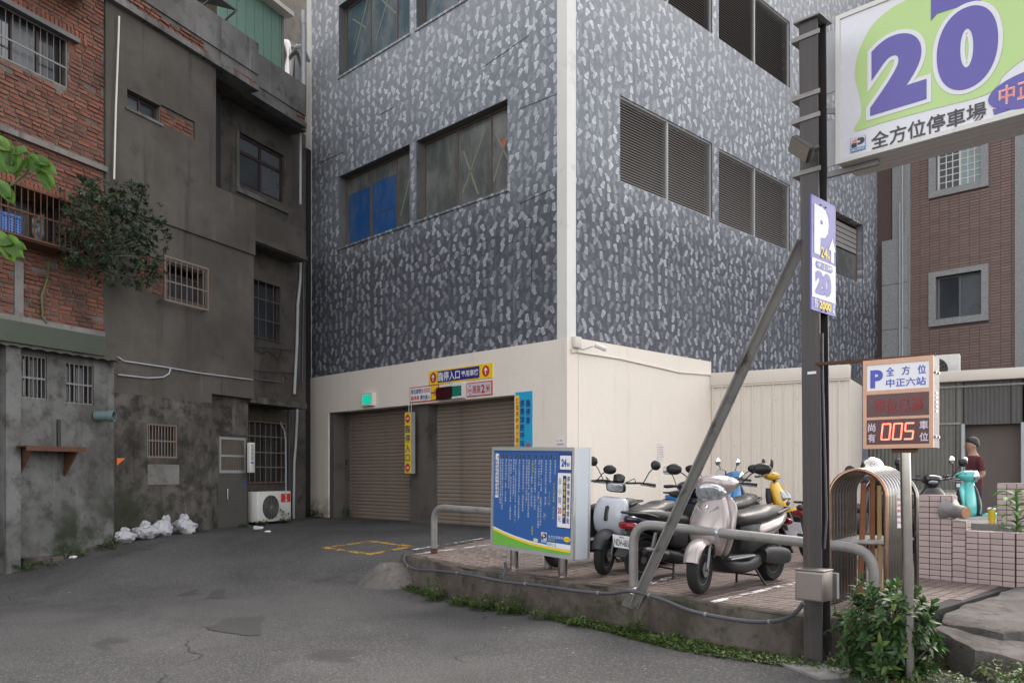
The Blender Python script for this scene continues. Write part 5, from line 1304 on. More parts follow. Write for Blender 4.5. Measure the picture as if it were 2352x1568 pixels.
def num(mb, ch, x0, x1, z0, z1, y, bold, shear=0.0, grow=0.0):
    v, f = glyphs(ch, bold, 1.0, 14); v0, _ = glyphs(ch, 0.062, 1.0, 14)
    a0 = min(p[0] for p in v0); a1 = max(p[0] for p in v0); b0 = min(p[1] for p in v0); b1 = max(p[1] for p in v0)
    mb.add([(x0 + (p[0] - a0) / (a1 - a0) * (x1 - x0) + shear * (p[1] - b0) / (b1 - b0) * (z1 - z0), y, z0 + (p[1] - b0) / (b1 - b0) * (z1 - z0)) for p in v], f)
n2 = (spx(800, 1070)[0] - 0.01, spx(1315, 900)[0] - 0.01, spx(800, 1070)[1] + 0.01, spx(1180, 262)[1])
n0 = (spx(1395, 500)[0], spx(1955, 300)[0], spx(1570, 838)[1] - 0.005, spx(1780, 42)[1] + 0.01)
for ch, q in (('2', n2), ('0', n0)):
    b = MB(); num(b, ch, *q, 0.005, 0.105); b.build('numeral_outline', M_face, big)
    b = MB(); num(b, ch, *q, 0.002, 0.062); b.build('numeral', M_purple, big)
sp = [spx(1340, 195), spx(1395, 130), spx(1550, 80), spx(1800, 5)]; sp += [(sp[-1][0] + 0.2, HS - 0.1), (sp[-1][0], HS - 0.05), (sp[0][0], HS - 0.045)]
b = MB(); tri_fill(b, sp, 0.006); b.build('speech_panel', M_purple, big)
lettering(big, M_pr_yellow, lambda b: fit_text(b, '半', sp[0][0] + 0.09, sp[0][0] + 0.32, sp[1][1] + 0.12, HS - 0.06, 0.003, 0.04))
x0_, z0_ = spx(795, 1345); x1_, z1_ = spx(1845, 920)
lettering(big, M_gptext, lambda b: fit_text(b, '全方位停車場', x0_, x1_, spx(1845, 1085)[1] - 0.0, z1_ + 0.005, 0.006, 0.02))
cx_, cz_ = spx(2150, 860); b = MB(); disc(b, cx_ + 0.1, cz_ + 0.02, 0.30, 0.13, 0.006); b.add([(cx_ - 0.17, 0.006, cz_ - 0.05), (spx(1915, 1050)[0], 0.006, spx(1915, 1050)[1]), (cx_ - 0.05, 0.006, cz_ - 0.09)], [(0, 1, 2)]); b.build('speech_bubble', M_purple, big)
lettering(big, M_face, lambda b: fit_text(b, '中正六站', cx_ - 0.13, cx_ + 0.34, cz_ - 0.045, cz_ + 0.09, 0.004, 0.055)); lettering(big, M_salmon, lambda b: fit_text(b, '中正六站', cx_ - 0.125, cx_ + 0.335, cz_ - 0.038, cz_ + 0.083, 0.002, 0.015))
M_lblue = mat('logo_blue_print', (0.14, 0.30, 0.58), 0.4)
def logo(parent, x0, x1, z0, z1, y, name=True):
    w = x1 - x0; h = z1 - z0
    lettering(parent, M_lblue, lambda b: quad(b, x0, x1, z0, z1, y)).name = 'logo_border'
    lettering(parent, M_face, lambda b: quad(b, x0 + w * .04, x1 - w * .04, z0 + h * .26, z1 - h * .03, y - 0.0015)).name = 'logo_ground'
    lettering(parent, M_gptext, lambda b: (quad(b, x0 + w * .08, x0 + w * .44, z0 + h * .30, z0 + h * .62, y - 0.003), b.add([(x0 + w * p, y - 0.003, z0 + h * q) for p, q in ((.48, .42), (.48, .58), (.66, .58), (.66, .72), (.48, .72), (.48, .90), (.76, .90), (.90, .84), (.95, .70), (.92, .54), (.80, .44), (.66, .42))], [(0, 1, 2, 11), (2, 3, 8, 9), (2, 9, 10, 11), (3, 4, 5, 6), (3, 6, 7, 8)])))
    lettering(parent, M_salmon, lambda b: b.add([(x0 + w * p, y - 0.003, z0 + h * q) for p, q in ((.08, .66), (.44, .66), (.44, .90), (.30, .90), (.15, .82))], [(0, 1, 2, 3, 4)]))
    if name: lettering(parent, M_face, lambda b: fit_text(b, 'ALL-WAY', x0 + w * .07, x1 - w * .07, z0 + h * .06, z0 + h * .20, y - 0.003, 0.04))
lx0, lz0 = spx(606, 1410); lx1, lz1 = spx(745, 1230); logo(big, lx0, lx1, lz0 + 0.01, lz1, 0.0065)
for (za, zc_) in ((HS * 0.52, HS * 0.94), (0.02, HS * 0.33)): pbox('mounting_plate', mat('pale_grey_plate', (0.34, 0.35, 0.36), 0.5, 0.2), big, -0.16, -0.006, 0.06, 0.075, za, zc_)
b = MB(); b.bar((-0.22, 0.1, HS * 0.44), (0.02, 0.1, HS * 0.38), 0.03, 0.04); b.build('stay', M_galv, big)
b = MB(); b.box(-0.25, 0.3, 0.1, 0.14, -0.05, -0.006); b.build('support_beam', M_galv, big)

# floodlight
p = PX(1842, 345, 6.28); t = thing('floodlight', 'dark floodlight tilted down on the left of the pole', 'lamp', Matrix.Translation(p) @ Matrix.Rotation(math.atan2(DA.y, DA.x), 4, 'Z') @ Matrix.Rotation(R(42), 4, 'Y') @ Matrix.Rotation(R(35), 4, 'X'))
M_flood = mat('bronze_floodlight', (0.055, 0.046, 0.04), 0.5, 0.3)
prbox('housing', M_flood, t, -0.12, 0.09, -0.02, 0.035, -0.065, 0.065, c=0.012); pbox('lens', mat('floodlight_glass', (0.20, 0.18, 0.15), 0.25), t, -0.11, 0.08, -0.024, -0.0205, -0.055, 0.055)
b = MB(); b.box(0.03, 0.06, 0.036, 0.12, -0.02, 0.02); b.build('bracket', M_flood, t)

# purple P sign on the pole's right side
pv = PX(1864, 445.5, 6.27); FV = Face(pv.x, pv.y, DB.x, DB.y)
wv = FV.x(1919); zv1 = FV.z(1864, 445.5); zv0 = FV.z(1866, 711)
hv = zv1 - zv0
pst = thing('price_sign', 'narrow purple and white P price sign bolted to the pole', 'sign', FV.at(0, 0, zv0))
M_pv = mat('violet_print', (0.085, 0.075, 0.36), 0.4, var=0.03)
pbox('plate', M_pv, pst, 0, wv, 0, 0.012, 0, hv)
lettering(pst, M_pr_white, lambda b: (quad(b, 0.004, wv - 0.002, hv * 0.115, hv * 0.455, -0.002), fit_text(b, 'P', wv * .10, wv * .70, hv * .50, hv * .93, -0.002, 0.07), quad(b, wv * .80, wv * .92, hv * .475, hv * .58, -0.002), b.add([(wv * .70, -0.002, hv * .58), (wv * 1.0 - 0.004, -0.002, hv * .58), (wv * .86, -0.002, hv * .70)], [(0, 1, 2)]), fit_text(b, '元', wv * .85, wv * .97, hv * .13, hv * .17, -0.0045, .03)))
lettering(pst, M_pr_yellow, lambda b: (fit_text(b, '24', wv * .36, wv * .62, hv * .485, hv * .58, -0.0045, .02), fit_text(b, 'H', wv * .64, wv * .74, hv * .485, hv * .535, -0.0045, .03), fit_text(b, '2000', wv * .30, wv * .80, hv * .03, hv * .10, -0.0035, .04)))
b = MB(); rx0, rx1, rz0, rz1 = wv * .15, wv * .86, hv * .375, hv * .44; rr_ = (rz1 - rz0) / 2
b.add([(rx0 + rr_ + (rx1 - rx0 - 2 * rr_) * (1 if -90 <= a < 90 else 0) + rr_ * math.cos(R(a)), -0.004, (rz0 + rz1) / 2 + rr_ * math.sin(R(a))) for a in range(-90, 270, 15)], [tuple(range(24))]); b.build('rounded_panel', M_pv, pst)
lettering(pst, M_pr_white, lambda b: (fit_text(b, '半小時', rx0 + .012, rx1 - .012, rz0 + .008, rz1 - .008, -0.006, .03), quad(b, wv * .13, wv * .25, hv * .03, hv * .1, -0.002), fit_text(b, '月', wv * .86, wv * .96, hv * .065, hv * .1, -0.003, .02), fit_text(b, '起', wv * .86, wv * .96, hv * .02, hv * .055, -0.003, .02)))
lettering(pst, M_pv, lambda b: (fit_text(b, '20', wv * .14, wv * .80, hv * .15, hv * .36, -0.0045, .07), fit_text(b, '月', wv * .145, wv * .235, hv * .066, hv * .095, -0.0045, .01), fit_text(b, '租', wv * .145, wv * .235, hv * .034, hv * .063, -0.0045, .01)))
for q in ((.38, .945), (.58, .945), (.42, .022), (.6, .022)): b = MB(); b.lathe([(.008, 0), (.008, .006), (.0, .007)], (wv * q[0], -0.001, hv * q[1]), (0, -1, 0), 8); b.build('bolt', M_galv, pst)

# diagonal channel brace
pt = PX(1843, 552, 6.48); pb = PX(1455, 1392, 7.80)
ax_ = (pt - pb).normalized(); side = ax_.cross(Vector((0, 1, 0))).normalized(); outn = side.cross(ax_).normalized()
if outn.y > 0: outn = -outn
brace = thing('steel_brace', 'long slanting steel channel brace from the kerb up to the pole', 'brace', Matrix.Translation(pb))
L_ = pt - pb
def chan(mb, o, w, dpt, t=0.008):
    q = lambda s_, n_: side * s_ + outn * n_
    prof_ = [q(-w / 2, -dpt / 2), q(w / 2, -dpt / 2), q(w / 2, dpt / 2), q(w / 2 - t, dpt / 2), q(w / 2 - t, -dpt / 2 + t), q(-w / 2 + t, -dpt / 2 + t), q(-w / 2 + t, dpt / 2), q(-w / 2, dpt / 2)]
    mb.loft([[pp for pp in prof_], [L_ + pp for pp in prof_]], True)
M_brace = mat('dull_brace_steel', (0.27, 0.26, 0.25), 0.5, 0.3, var=0.25, vs_=7, bump=0.12, bs=40, dirt=(0.07, 0.055, 0.045), ds=4, dth=(0.5, 0.7))
b = MB(); chan(b, pb, 0.092, 0.045); b.build('channel', M_brace, brace)
b = MB(); b.bar(-ax_ * 0.05 + outn * -0.045, ax_ * 0.1 + outn * -0.045, 0.2, 0.01, outn); b.build('foot_plate', M_galv, brace)

# junction box on the pole
q0, q1, q2, q3 = FP.rect(1826, 1308, 1891, 1383, -0.17); t = thing('junction_box', 'grey steel junction box on the front of the pole', 'box', FP.at((q0 + q1) / 2, -0.17, q2)); w = (q1 - q0) / 2; h = q3 - q2
M_jb = mat('brushed_steel_box', (0.22, 0.19, 0.175), 0.38, 0.6, var=0.12)
prbox('case', M_jb, t, -w, w, 0, 0.165, 0, h, c=0.006); prbox('lid', M_jb, t, -w - 0.008, w + 0.008, -0.012, 0.165, h + 0.001, h + 0.012, c=0.004); pbox('door_panel', M_jb, t, -w + 0.012, w - 0.012, -0.004, -0.0005, 0.012, h - 0.02)

# conduit looping along the kerb
def kerb_out(x, y, o, z):
    best = min(range(len(KP) - 1), key=lambda i: (KP[i] - Vector((x, y))).length); tt = (KP[best + 1] - KP[max(best - 1, 0)]).normalized(); nn = Vector((tt.y, -tt.x))
    if nn.dot(-Vector((x, y))) < 0: nn = -nn
    return Vector((x + nn.x * o, y + nn.y * o, z))
t = thing('cable_conduit', 'grey plastic conduit sagging along the kerb below the platform', 'conduit', Matrix.Translation((0.5, 8.3, 0.1)))
cp = []
for u, v, Y in ((930, 1275, 10.75), (928, 1290, 10.55), (950, 1306, 10.25), (1010, 1311, 9.75), (1080, 1320, 9.22), (1160, 1335, 8.92), (1240, 1344, 8.58), (1330, 1357, 8.20), (1400, 1362, 7.93), (1450, 1357, 7.72), (1520, 1376, 7.42), (1580, 1400, 7.16), (1650, 1416, 6.95), (1730, 1427, 6.72), (1790, 1424, 6.48), (1825, 1408, 6.32), (1845, 1384, 6.24)):
    cp.append(PX(u, v, Y - 0.03) - Vector((0.5, 8.3, 0.1)))
spl = []
for i in range(len(cp) - 1):
    p0, p1, p2, p3 = cp[max(i - 1, 0)], cp[i], cp[i + 1], cp[min(i + 2, len(cp) - 1)]
    for k in range(5):
        s_ = k / 5; spl.append(0.5 * ((2 * p1) + (p2 - p0) * s_ + (2 * p0 - 5 * p1 + 4 * p2 - p3) * s_ * s_ + (3 * p1 - p0 - 3 * p2 + p3) * s_ ** 3))
spl.append(cp[-1])
b = MB(); b.tube(spl, 0.017, 10); b.build('pipe_run', M_conduit, t, True, 60)
for k in range(8, len(spl) - 6, 10): b = MB(); d = (spl[k + 1] - spl[k]).normalized(); b.lathe([(0.021, -0.01), (0.021, 0.01)], spl[k], d, 10); b.build('clip', M_galv, t)
pe = PX(1160, 1290, 8.98) - Vector((0.5, 8.3, 0.1)); b = MB(); b.tube([cp[5], cp[5] + Vector((-0.02, 0, 0.06)), pe + Vector((0.01, 0, -0.08)), pe], 0.016, 8); b.build('branch_pipe', M_conduit, t, True)

# ================================================================== rules board
BL = Vector(((1127 - CX) * 9.70 / F, 9.70, 0)); BR = Vector(((1316 - CX) * 8.58 / F, 8.58, 0)); db = (BR - BL)
FBd = Face(BL.x, BL.y, db.x, db.y); WB = db.length
zl1, zl0 = EYE + (HY - 1026) * 9.70 / F, EYE + (HY - 1255) * 9.70 / F
HB = zl1 - zl0
rb_ = thing('rules_board', 'blue boxed parking rules board on two posts at the platform edge', 'sign', FBd.at(0, 0, zl0) @ Matrix.Rotation(R(1.6), 4, 'Y'))
TH = 0.24
b = MB(); b.cells(0, WB, -0.006, 0.03, 0, HB, [(0.035, WB - 0.035, 0.04, HB - 0.04)]); b.build('frame', M_alu, rb_)
pbox('casing', mat('white_sign_casing', (0.52, 0.55, 0.60), 0.45, 0.0, var=0.04), rb_, 0.002, WB - 0.002, 0.031, TH - 0.031, 0.002, HB - 0.002)
b = MB(); b.cells(0, WB, TH - 0.03, TH, 0, HB, [(0.1, WB - 0.1, 0.1, HB - 0.1)]); b.build('rear_frame', M_alu, rb_)
pbox('blue_face', M_pr_blue, rb_, 0.036, WB - 0.036, 0.008, 0.016, 0.041, HB - 0.041)
def bx(zx): return 0.035 + (zx - 45) / (945 - 45) * (WB - 0.07)     # board columns measured on an enlargement
def bz(f): return HB * f
yy = 0.005
wave = [(0.0, .155), (.15, .118), (.3, .088), (.5, .06), (.75, .043), (1.0, .04)]
def wavepoly(off0, off1): 
    top = [(0.037 + f * (WB - 0.074), HB * (h + off1) + 0.022) for f, h in wave]; bot = [(0.037 + f * (WB - 0.074), (HB * (h + off0) + 0.022) if off0 is not None else 0.042) for f, h in wave]
    return [(x, yy if off0 is None else yy + 0.001 * (0 if off0 is None else 0.5), z) for x, z in bot] + [(x, yy if off0 is None else yy + 0.0005, z) for x, z in reversed(top)]
b = MB(); pl = wavepoly(None, 0.0); n6 = len(wave); b.add(pl, [(i, i + 1, 2 * n6 - 2 - i, 2 * n6 - 1 - i) for i in range(n6 - 1)]); b.build('green_wave', M_pr_green, rb_)
for o0, o1, m_ in ((0.001, .022, M_pr_yellow), (.023, .037, M_pr_white)):
    b = MB(); pl = wavepoly(o0, o1); b.add(pl, [(i, i + 1, 2 * n6 - 2 - i, 2 * n6 - 1 - i) for i in range(n6 - 1)]); b.build('wave_stripe', m_, rb_)
M_body = mat('pale_blue_print', (0.46, 0.52, 0.66), 0.5, var=0.03); M_gold = mat('olive_yellow_print', (0.42, 0.40, 0.09), 0.5)
colsT = [(762, '停車場名稱：', 0), (740, '', 1), (710, '本停車場開放時間：', 2), (662, '本停車場停放車種為小型車，車位數：  格。', 3), (612, '臨時停車費率：半小時收費  元未滿半小時以半小時計', 4), (585, '未滿一小時計以一小時  元計費，每日最高計費之金額為    元', 4.1), (543, '車輛入場請先取代幣感應卡，離場時請至', 5), (505, '      營業中，管理人員可協助', 5.1), (470, '本停車場僅提供車輛停放，車內物品請自行保管', 6), (445, '恕不負責保管賠償及任何損失之責任。', 6.1), (405, '請勿攜帶危險易燃物品進入，違者負責賠償', 7), (357, '如遇天災地變或停車設備故障，本停車場不負保管責任', 8), (315, '無論任何原因之停放或故障車輛拖吊，車主負擔一切', 9), (290, '費用與責任，本場不負賠償責任。', 9.1), (256, '進入停車場後，請依序停放並熄火關燈，人員請勿逗留', 10), (232, '違反停車規定將逕行拖吊', 10.1), (195, '請勿隨地丟棄垃圾，違者，自行負責。', 11), (152, '車道進出請減速慢行並遵守本場之各項規定', 12), (128, '如有未盡事宜得依本場公告之規定辦理。', 12.1)]
cell = HB * 0.0268
def body(b):
    for zx, s_, k in colsT:
        if s_: col_text(b, s_, bx(zx), HB * 0.885, cell * (0.98 if len(s_) < 24 else 0.92), 0.030, yy, 0.02)
lettering(rb_, M_body, body)
def golds(b):
    col_text(b, '24小時', bx(703), HB * 0.60, cell * 1.3, 0.034, yy, .03); col_text(b, '78', bx(648), HB * .40, cell, .034, yy, .03); col_text(b, '全方位停車場 中正六站', bx(752), HB * .68, cell * 1.15, .034, yy, .02)
    col_text(b, '20', bx(604), HB * .53, cell, .034, yy, .03); col_text(b, '40', bx(574), HB * .55, cell, .034, yy, .03); col_text(b, '收費繳費機', bx(512), HB * .88, cell * 1.15, .034, yy, .02); col_text(b, '管理室', bx(520), HB * .26, cell * 1.1, .032, yy, .02)
lettering(rb_, M_gold, golds)
b = MB()
for i, zx in enumerate((762, 710, 662, 612, 543, 470, 405, 360, 317, 256, 195, 155)): quad(b, bx(zx) - .016, bx(zx) + .016, HB * .895, HB * .925, yy + .001)
b.build('number_tab', M_pr_black, rb_)
lettering(rb_, M_gold, lambda b: [fit_text(b, str(i + 1), bx(zx) - (.005 if i < 9 else .010), bx(zx) + (.005 if i < 9 else .010), HB * .90, HB * .92, yy - .0015) for i, zx in enumerate((762, 710, 662, 612, 543, 470, 405, 360, 317, 256, 195, 155))])
lettering(rb_, M_pr_white, lambda b: quad(b, bx(62), bx(105), HB * .50, HB * .935, yy + .001)).name = 'white_strip'
lettering(rb_, M_pr_navy, lambda b: (col_text(b, '本公告事項如有未盡事宜', bx(95), HB * .92, HB * .0365, .03, yy - .0015, .01), col_text(b, '悉依有關法令規定辦理', bx(72), HB * .88, HB * .0365, .03, yy - .0015, .01)))
lettering(rb_, M_pr_navy, lambda b: (quad(b, bx(800), bx(943), HB * .785, HB * .945, yy + .001), quad(b, bx(785), bx(935), HB * .27, HB * .775, yy + .0012))).name = 'navy_panel'
lettering(rb_, M_pr_white, lambda b: (quad(b, bx(812), bx(928), HB * .80, HB * .925, yy - .0005), quad(b, bx(792), bx(929), HB * .278, HB * .768, yy - .0005))).name = 'white_panel'
lettering(rb_, M_pr_blue, lambda b: (fit_text(b, '24', bx(828), bx(882), HB * .825, HB * .895, yy - .003, .05), fit_text(b, 'H', bx(888), bx(912), HB * .825, HB * .862, yy - .003, .05)))
lettering(rb_, M_pr_black, lambda b: col_text(b, '停車場管理規則', bx(906), HB * .745, HB * .062, .045, yy - .003, .045))
lettering(rb_, M_pr_navy, lambda b: quad(b, bx(848), bx(884), HB * .315, HB * .745, yy - .002)).name = 'navy_strip'
lettering(rb_, M_pr_yellow, lambda b: col_text(b, '停車場收費標準', bx(866), HB * .72, HB * .055, .036, yy - .0045, .03))
lettering(rb_, M_pr_navy, lambda b: (col_text(b, '半小時', bx(818), HB * .73, HB * .085, .052, yy - .003, .0), fit_text(b, '元', bx(800), bx(836), HB * .325, HB * .375, yy - .003)))
lettering(rb_, M_pr_red, lambda b: fit_text(b, '20', bx(799), bx(838), HB * .40, HB * .455, yy - .003, .03))
logo(rb_, bx(620), bx(685), HB * .115, HB * .215, yy + .001)
lettering(rb_, M_body, lambda b: fit_text(b, '全方位停車場', bx(700), bx(855), HB * .165, HB * .195, yy, .02)); lettering(rb_, M_gold, lambda b: fit_text(b, '服務專線', bx(700), bx(770), HB * .14, HB * .158, yy, .02))
lettering(rb_, M_pr_yellow, lambda b: disc(b, bx(898), HB * .175, .055, .028, yy + .001)).name = 'yellow_bubble'; lettering(rb_, M_pr_red, lambda b: fit_text(b, '中正六站', bx(872), bx(924), HB * .165, HB * .185, yy - .001))
pbox('white_strip', M_paper, rb_, bx(690), bx(942), yy - .0015, yy + .002, HB * .088, HB * .128); lettering(rb_, mat('teal_print', (0.05, 0.25, 0.28), 0.5), lambda b: fit_text(b, '0912', bx(695), bx(790), HB * .094, HB * .124, yy - .003, .01)); pbox('cream_patch', mat('cream_tape', (0.6, 0.58, 0.42), 0.6), rb_, bx(537), bx(583), yy - .001, yy + .002, HB * .115, HB * .145)
for f_ in (0.21, 0.80):
    pz = -(zl0 - plat_z(9.1)) - 0.03
    b = MB(); b.tube([(WB * f_, TH / 2, 0.0), (WB * f_, TH / 2, pz)], 0.05, 16); b.build('post', M_steel, rb_, True)
    b = MB(); b.box(WB * f_ - .13, WB * f_ + .13, TH / 2 - .11, TH / 2 + .11, pz + 0.02, pz + 0.034); b.build('base_plate', M_rust, rb_)

# ================================================================== bent pipe rails
def rail(name, label, pts, r, M0):
    t = thing(name, label, 'rail', Matrix.Translation(M0), 'grey bent pipe rails on the platform')
    b = MB(); b.tube([p - M0 for p in pts], r, 16); b.build('pipe', M_galv, t, True, 60); return t
def arc3(a, b_, c, n=7):       # rounds the corner b between a and c
    return [(a * (1 - t) * (1 - t) + b_ * 2 * t * (1 - t) + c * t * t) for t in [k / n for k in range(n + 1)]]
def railpts(p0, p1, h0, h1, rad):
    z0 = plat_z(p0.y); z1 = plat_z(p1.y); A_ = Vector((p0.x, p0.y, z0)); B_ = Vector((p0.x, p0.y, z0 + h0)); C_ = Vector((p1.x, p1.y, z1 + h1)); D_ = Vector((p1.x, p1.y, z1)); d = (C_ - B_).normalized()
    return [A_] + arc3(B_ - Vector((0, 0, rad)), B_, B_ + d * rad) + arc3(C_ - d * rad, C_, C_ - Vector((0, 0, rad))) + [D_]
l1 = on_platform(997, 1270); l1b = Vector((0.42, 9.55, 0))
t = rail('pipe_rail', 'grey bent pipe rail behind the rules board', railpts(l1, l1b, 0.62, 0.60, 0.2), 0.044, Vector((l1.x, l1.y, l1.z)))
b = MB(); b.lathe([(0.047, 0), (0.046, 0.07)], (0, 0, 0), (0, 0, 1), 16); b.build('rusty_foot', M_rust, t)
l2 = on_platform(1455, 1346); l2b = Vector(((2008 - CX) * 6.95 / F, 6.95, 0))
pr2 = railpts(l2, l2b, 0.63, 0.50, 0.22)
t = rail('pipe_rail', 'grey bent pipe rail running past the pole before the scooters', pr2, 0.046, Vector((l2.x, l2.y, l2.z)))

# ================================================================== nested arch barriers
M_arch = mat('polished_steel_tube', (0.235, 0.225, 0.218), 0.11, 1.0, var=0.25, vs_=6)
M_archrefl = mat('steel_orange_reflection', (0.34, 0.215, 0.155), 0.2, 0.95, var=0.2, vs_=6)  # orange reflection on the front hoop, put into its base colour
pa = PX(1978, 1400, 7.05); Z0 = plat_z(7.1)
dirs = Vector((0.55, 0.83, 0)).normalized()
arch_x = Vector((0.83, -0.55, 0)).normalized()
def arch(label, o, w, h, r, m, group='nested steel arch barriers'):
    ang = math.atan2(arch_x.y, arch_x.x)
    t = thing('arch_barrier', label, 'barrier', Matrix.Translation(o) @ Matrix.Rotation(ang, 4, 'Z'), group)
    R_ = w / 2; pts = [(-R_, 0, 0.0), (-R_, 0, 0.3), (-R_, 0, h - R_)] + [(-R_ * math.cos(R(a)), 0, h - R_ + R_ * math.sin(R(a))) for a in range(12, 180, 12)] + [(R_, 0, h - R_), (R_, 0, 0.3), (R_, 0, 0)]
    b = MB(); b.tube(pts, r, 12); b.build('hoop', m, t, True, 60)
    b = MB(); b.tube([(-R_, 0, h * 0.47), (R_, 0, h * 0.47)], 0.012, 8); b.build('cross_rail', M_galv, t, True)
    for sx_ in (-1, 1): b = MB(); b.lathe([(0.03, 0), (0.03, 0.012)], (sx_ * R_, 0, 0), (0, 0, 1), 10); b.build('foot', M_black, t)
    return t
for k in range(9):
    o = Vector((pa.x - 0.03, pa.y, Z0)) + dirs * (0.078 * k) + arch_x * (0.010 * k)
    arch('polished steel arch barrier coloured with an orange reflection, front of the nested row' if k == 0 else 'polished steel arch barrier, %s from the front of the nested row' % ('second third fourth fifth sixth seventh eighth ninth'.split()[k - 1]), o, 0.45, 1.17 + 0.003 * k, 0.021, M_archrefl if k == 0 else M_arch)
o = Vector((pa.x - 0.03, pa.y, Z0)) + dirs * 0.86 + arch_x * 0.12; arch('steel arch barrier set a little apart behind the nested row', o, 0.45, 1.14, 0.021, M_arch, None)
# planks standing in the arches
M_plank = mat('orange_stained_plank', (0.26, 0.10, 0.045), 0.65, var=0.35, vs_=9); M_plank2 = mat('pale_pine_plank', (0.50, 0.32, 0.14), 0.6, var=0.2, vs_=9)
def plank(label, u0, v0, u1, v1, w, m, Y):
    a = PX(u0, v0, Y); c = PX(u1, v1, Y + 0.02); t = thing('plank', label, 'plank', Matrix.Translation(c), 'planks standing in the arch row'); b = MB(); b.bar((0, 0, 0), a - c, w, 0.022, (0, 1, 0)); b.build('board', m, t)
    if c.z > Z0 + 0.05: pass
for (lb, u0, v0, u1, w, m_) in (('short orange plank leaning left among the steel arches', 2004 - 20, 1110, 1975, 0.042, M_plank), ('tall orange plank upright in the middle of the steel arches', 2004, 1095, 2004, 0.036, M_plank), ('pale pine plank at the right within the steel arches', 2019, 1115, 2021, 0.032, M_plank2)):
    Yp = 7.25; plank(lb, u0, v0, u1, HY + (EYE - Z0) * F / Yp, w, m_, Yp)
# notice hanging on the arches
an_ = Vector((pa.x - 0.03, pa.y, Z0)) + arch_x * 0.26 + dirs * 0.22
FN = Face(an_.x, an_.y, dirs.x * 0.8 + arch_x.x * 0.6, dirs.y * 0.8 + arch_x.y * 0.6)
notice('white notice with red print taped to the steel arches', FN, (-0.02, 0.135, EYE + (HY - 1212) * 7.1 / F, EYE + (HY - 1124) * 7.1 / F), 0.0, 5)

# ================================================================== counter sign on its steel post
YL = 5.80
plx = (2078 - CX) * YL / F
FL = Face((1982 - CX) * 5.95 / F, 5.95, DA.x * 0.93 + 0.10, DA.y * 0.93)
wl_ = FL.x(2143.5); zl_1 = FL.z(1982, 829); zl_0 = FL.z(1982, 1030.6); hl = zl_1 - zl_0
led = thing('counter_sign', 'bay counter sign with red digits on a steel post', 'sign', FL.at(0, 0, zl_0))
M_copper = mat('coppery_steel_case', (0.46, 0.28, 0.20), 0.42, 0.6, var=0.12, vs_=10); M_greycase = mat('grey_steel_case', (0.24, 0.21, 0.20), 0.5, 0.4, var=0.1)
wins = [(wl_ * .055, wl_ * .945, hl * .655, hl * .945), (wl_ * .055, wl_ * .945, hl * .355, hl * .61), (wl_ * .055, wl_ * .945, hl * .045, hl * .325)]
b = MB(); b.cells(0, wl_, 0, 0.012, 0, hl, wins); b.build('front_frame', M_copper, led)
pbox('case', M_greycase, led, 0.001, wl_ - 0.001, 0.013, 0.16, 0.001, hl - 0.001)
M_maroon = mat('maroon_display_glass', (0.065, 0.006, 0.012), 0.2, var=0.1)
for i, w_ in enumerate(wins): pbox('panel', M_face if i == 0 else M_maroon, led, w_[0], w_[1], 0.005, 0.0125, w_[2], w_[3])
x0, x1, z0, z1 = wins[0]; W_, H_ = x1 - x0, z1 - z0
M_lettb = mat('ultramarine_print', (0.06, 0.075, 0.42), 0.4)
lettering(led, M_lettb, lambda b: (fit_text(b, 'P', x0 + W_ * .06, x0 + W_ * .27, z0 + H_ * .10, z0 + H_ * .80, 0.002, .05), fit_text(b, '全', x0 + W_ * .32, x0 + W_ * .45, z0 + H_ * .53, z0 + H_ * .87, .002, .02), fit_text(b, '方', x0 + W_ * .57, x0 + W_ * .70, z0 + H_ * .53, z0 + H_ * .87, .002, .02), fit_text(b, '位', x0 + W_ * .82, x0 + W_ * .95, z0 + H_ * .53, z0 + H_ * .87, .002, .02), fit_text(b, '中正六站', x0 + W_ * .32, x0 + W_ * .95, z0 + H_ * .10, z0 + H_ * .42, .002, .02)))
x0, x1, z0, z1 = wins[1]; W_, H_ = x1 - x0, z1 - z0
lettering(led, emis('dim_red_letters', (0.55, 0.02, 0.02), 0.03, (0.17, 0.012, 0.014)), lambda b: fit_text(b, '車位已滿', x0 + W_ * .12, x0 + W_ * .90, z0 + H_ * .18, z0 + H_ * .78, .002, .02))
x0, x1, z0, z1 = wins[2]; W_, H_ = x1 - x0, z1 - z0
lettering(led, mat('pale_display_letters', (0.62, 0.56, 0.66), 0.5), lambda b: (fit_text(b, '尚', x0 + W_ * .02, x0 + W_ * .145, z0 + H_ * .53, z0 + H_ * .86, .002, .02), fit_text(b, '有', x0 + W_ * .02, x0 + W_ * .145, z0 + H_ * .10, z0 + H_ * .44, .002, .02), fit_text(b, '車', x0 + W_ * .85, x0 + W_ * .985, z0 + H_ * .56, z0 + H_ * .90, .002, .02), fit_text(b, '位', x0 + W_ * .85, x0 + W_ * .985, z0 + H_ * .10, z0 + H_ * .44, .002, .02)))
M_led = emis('lit_red_led', (1.0, 0.10, 0.06), 1.6)
SEG = {'0': 'abcdef', '5': 'afgcd'}
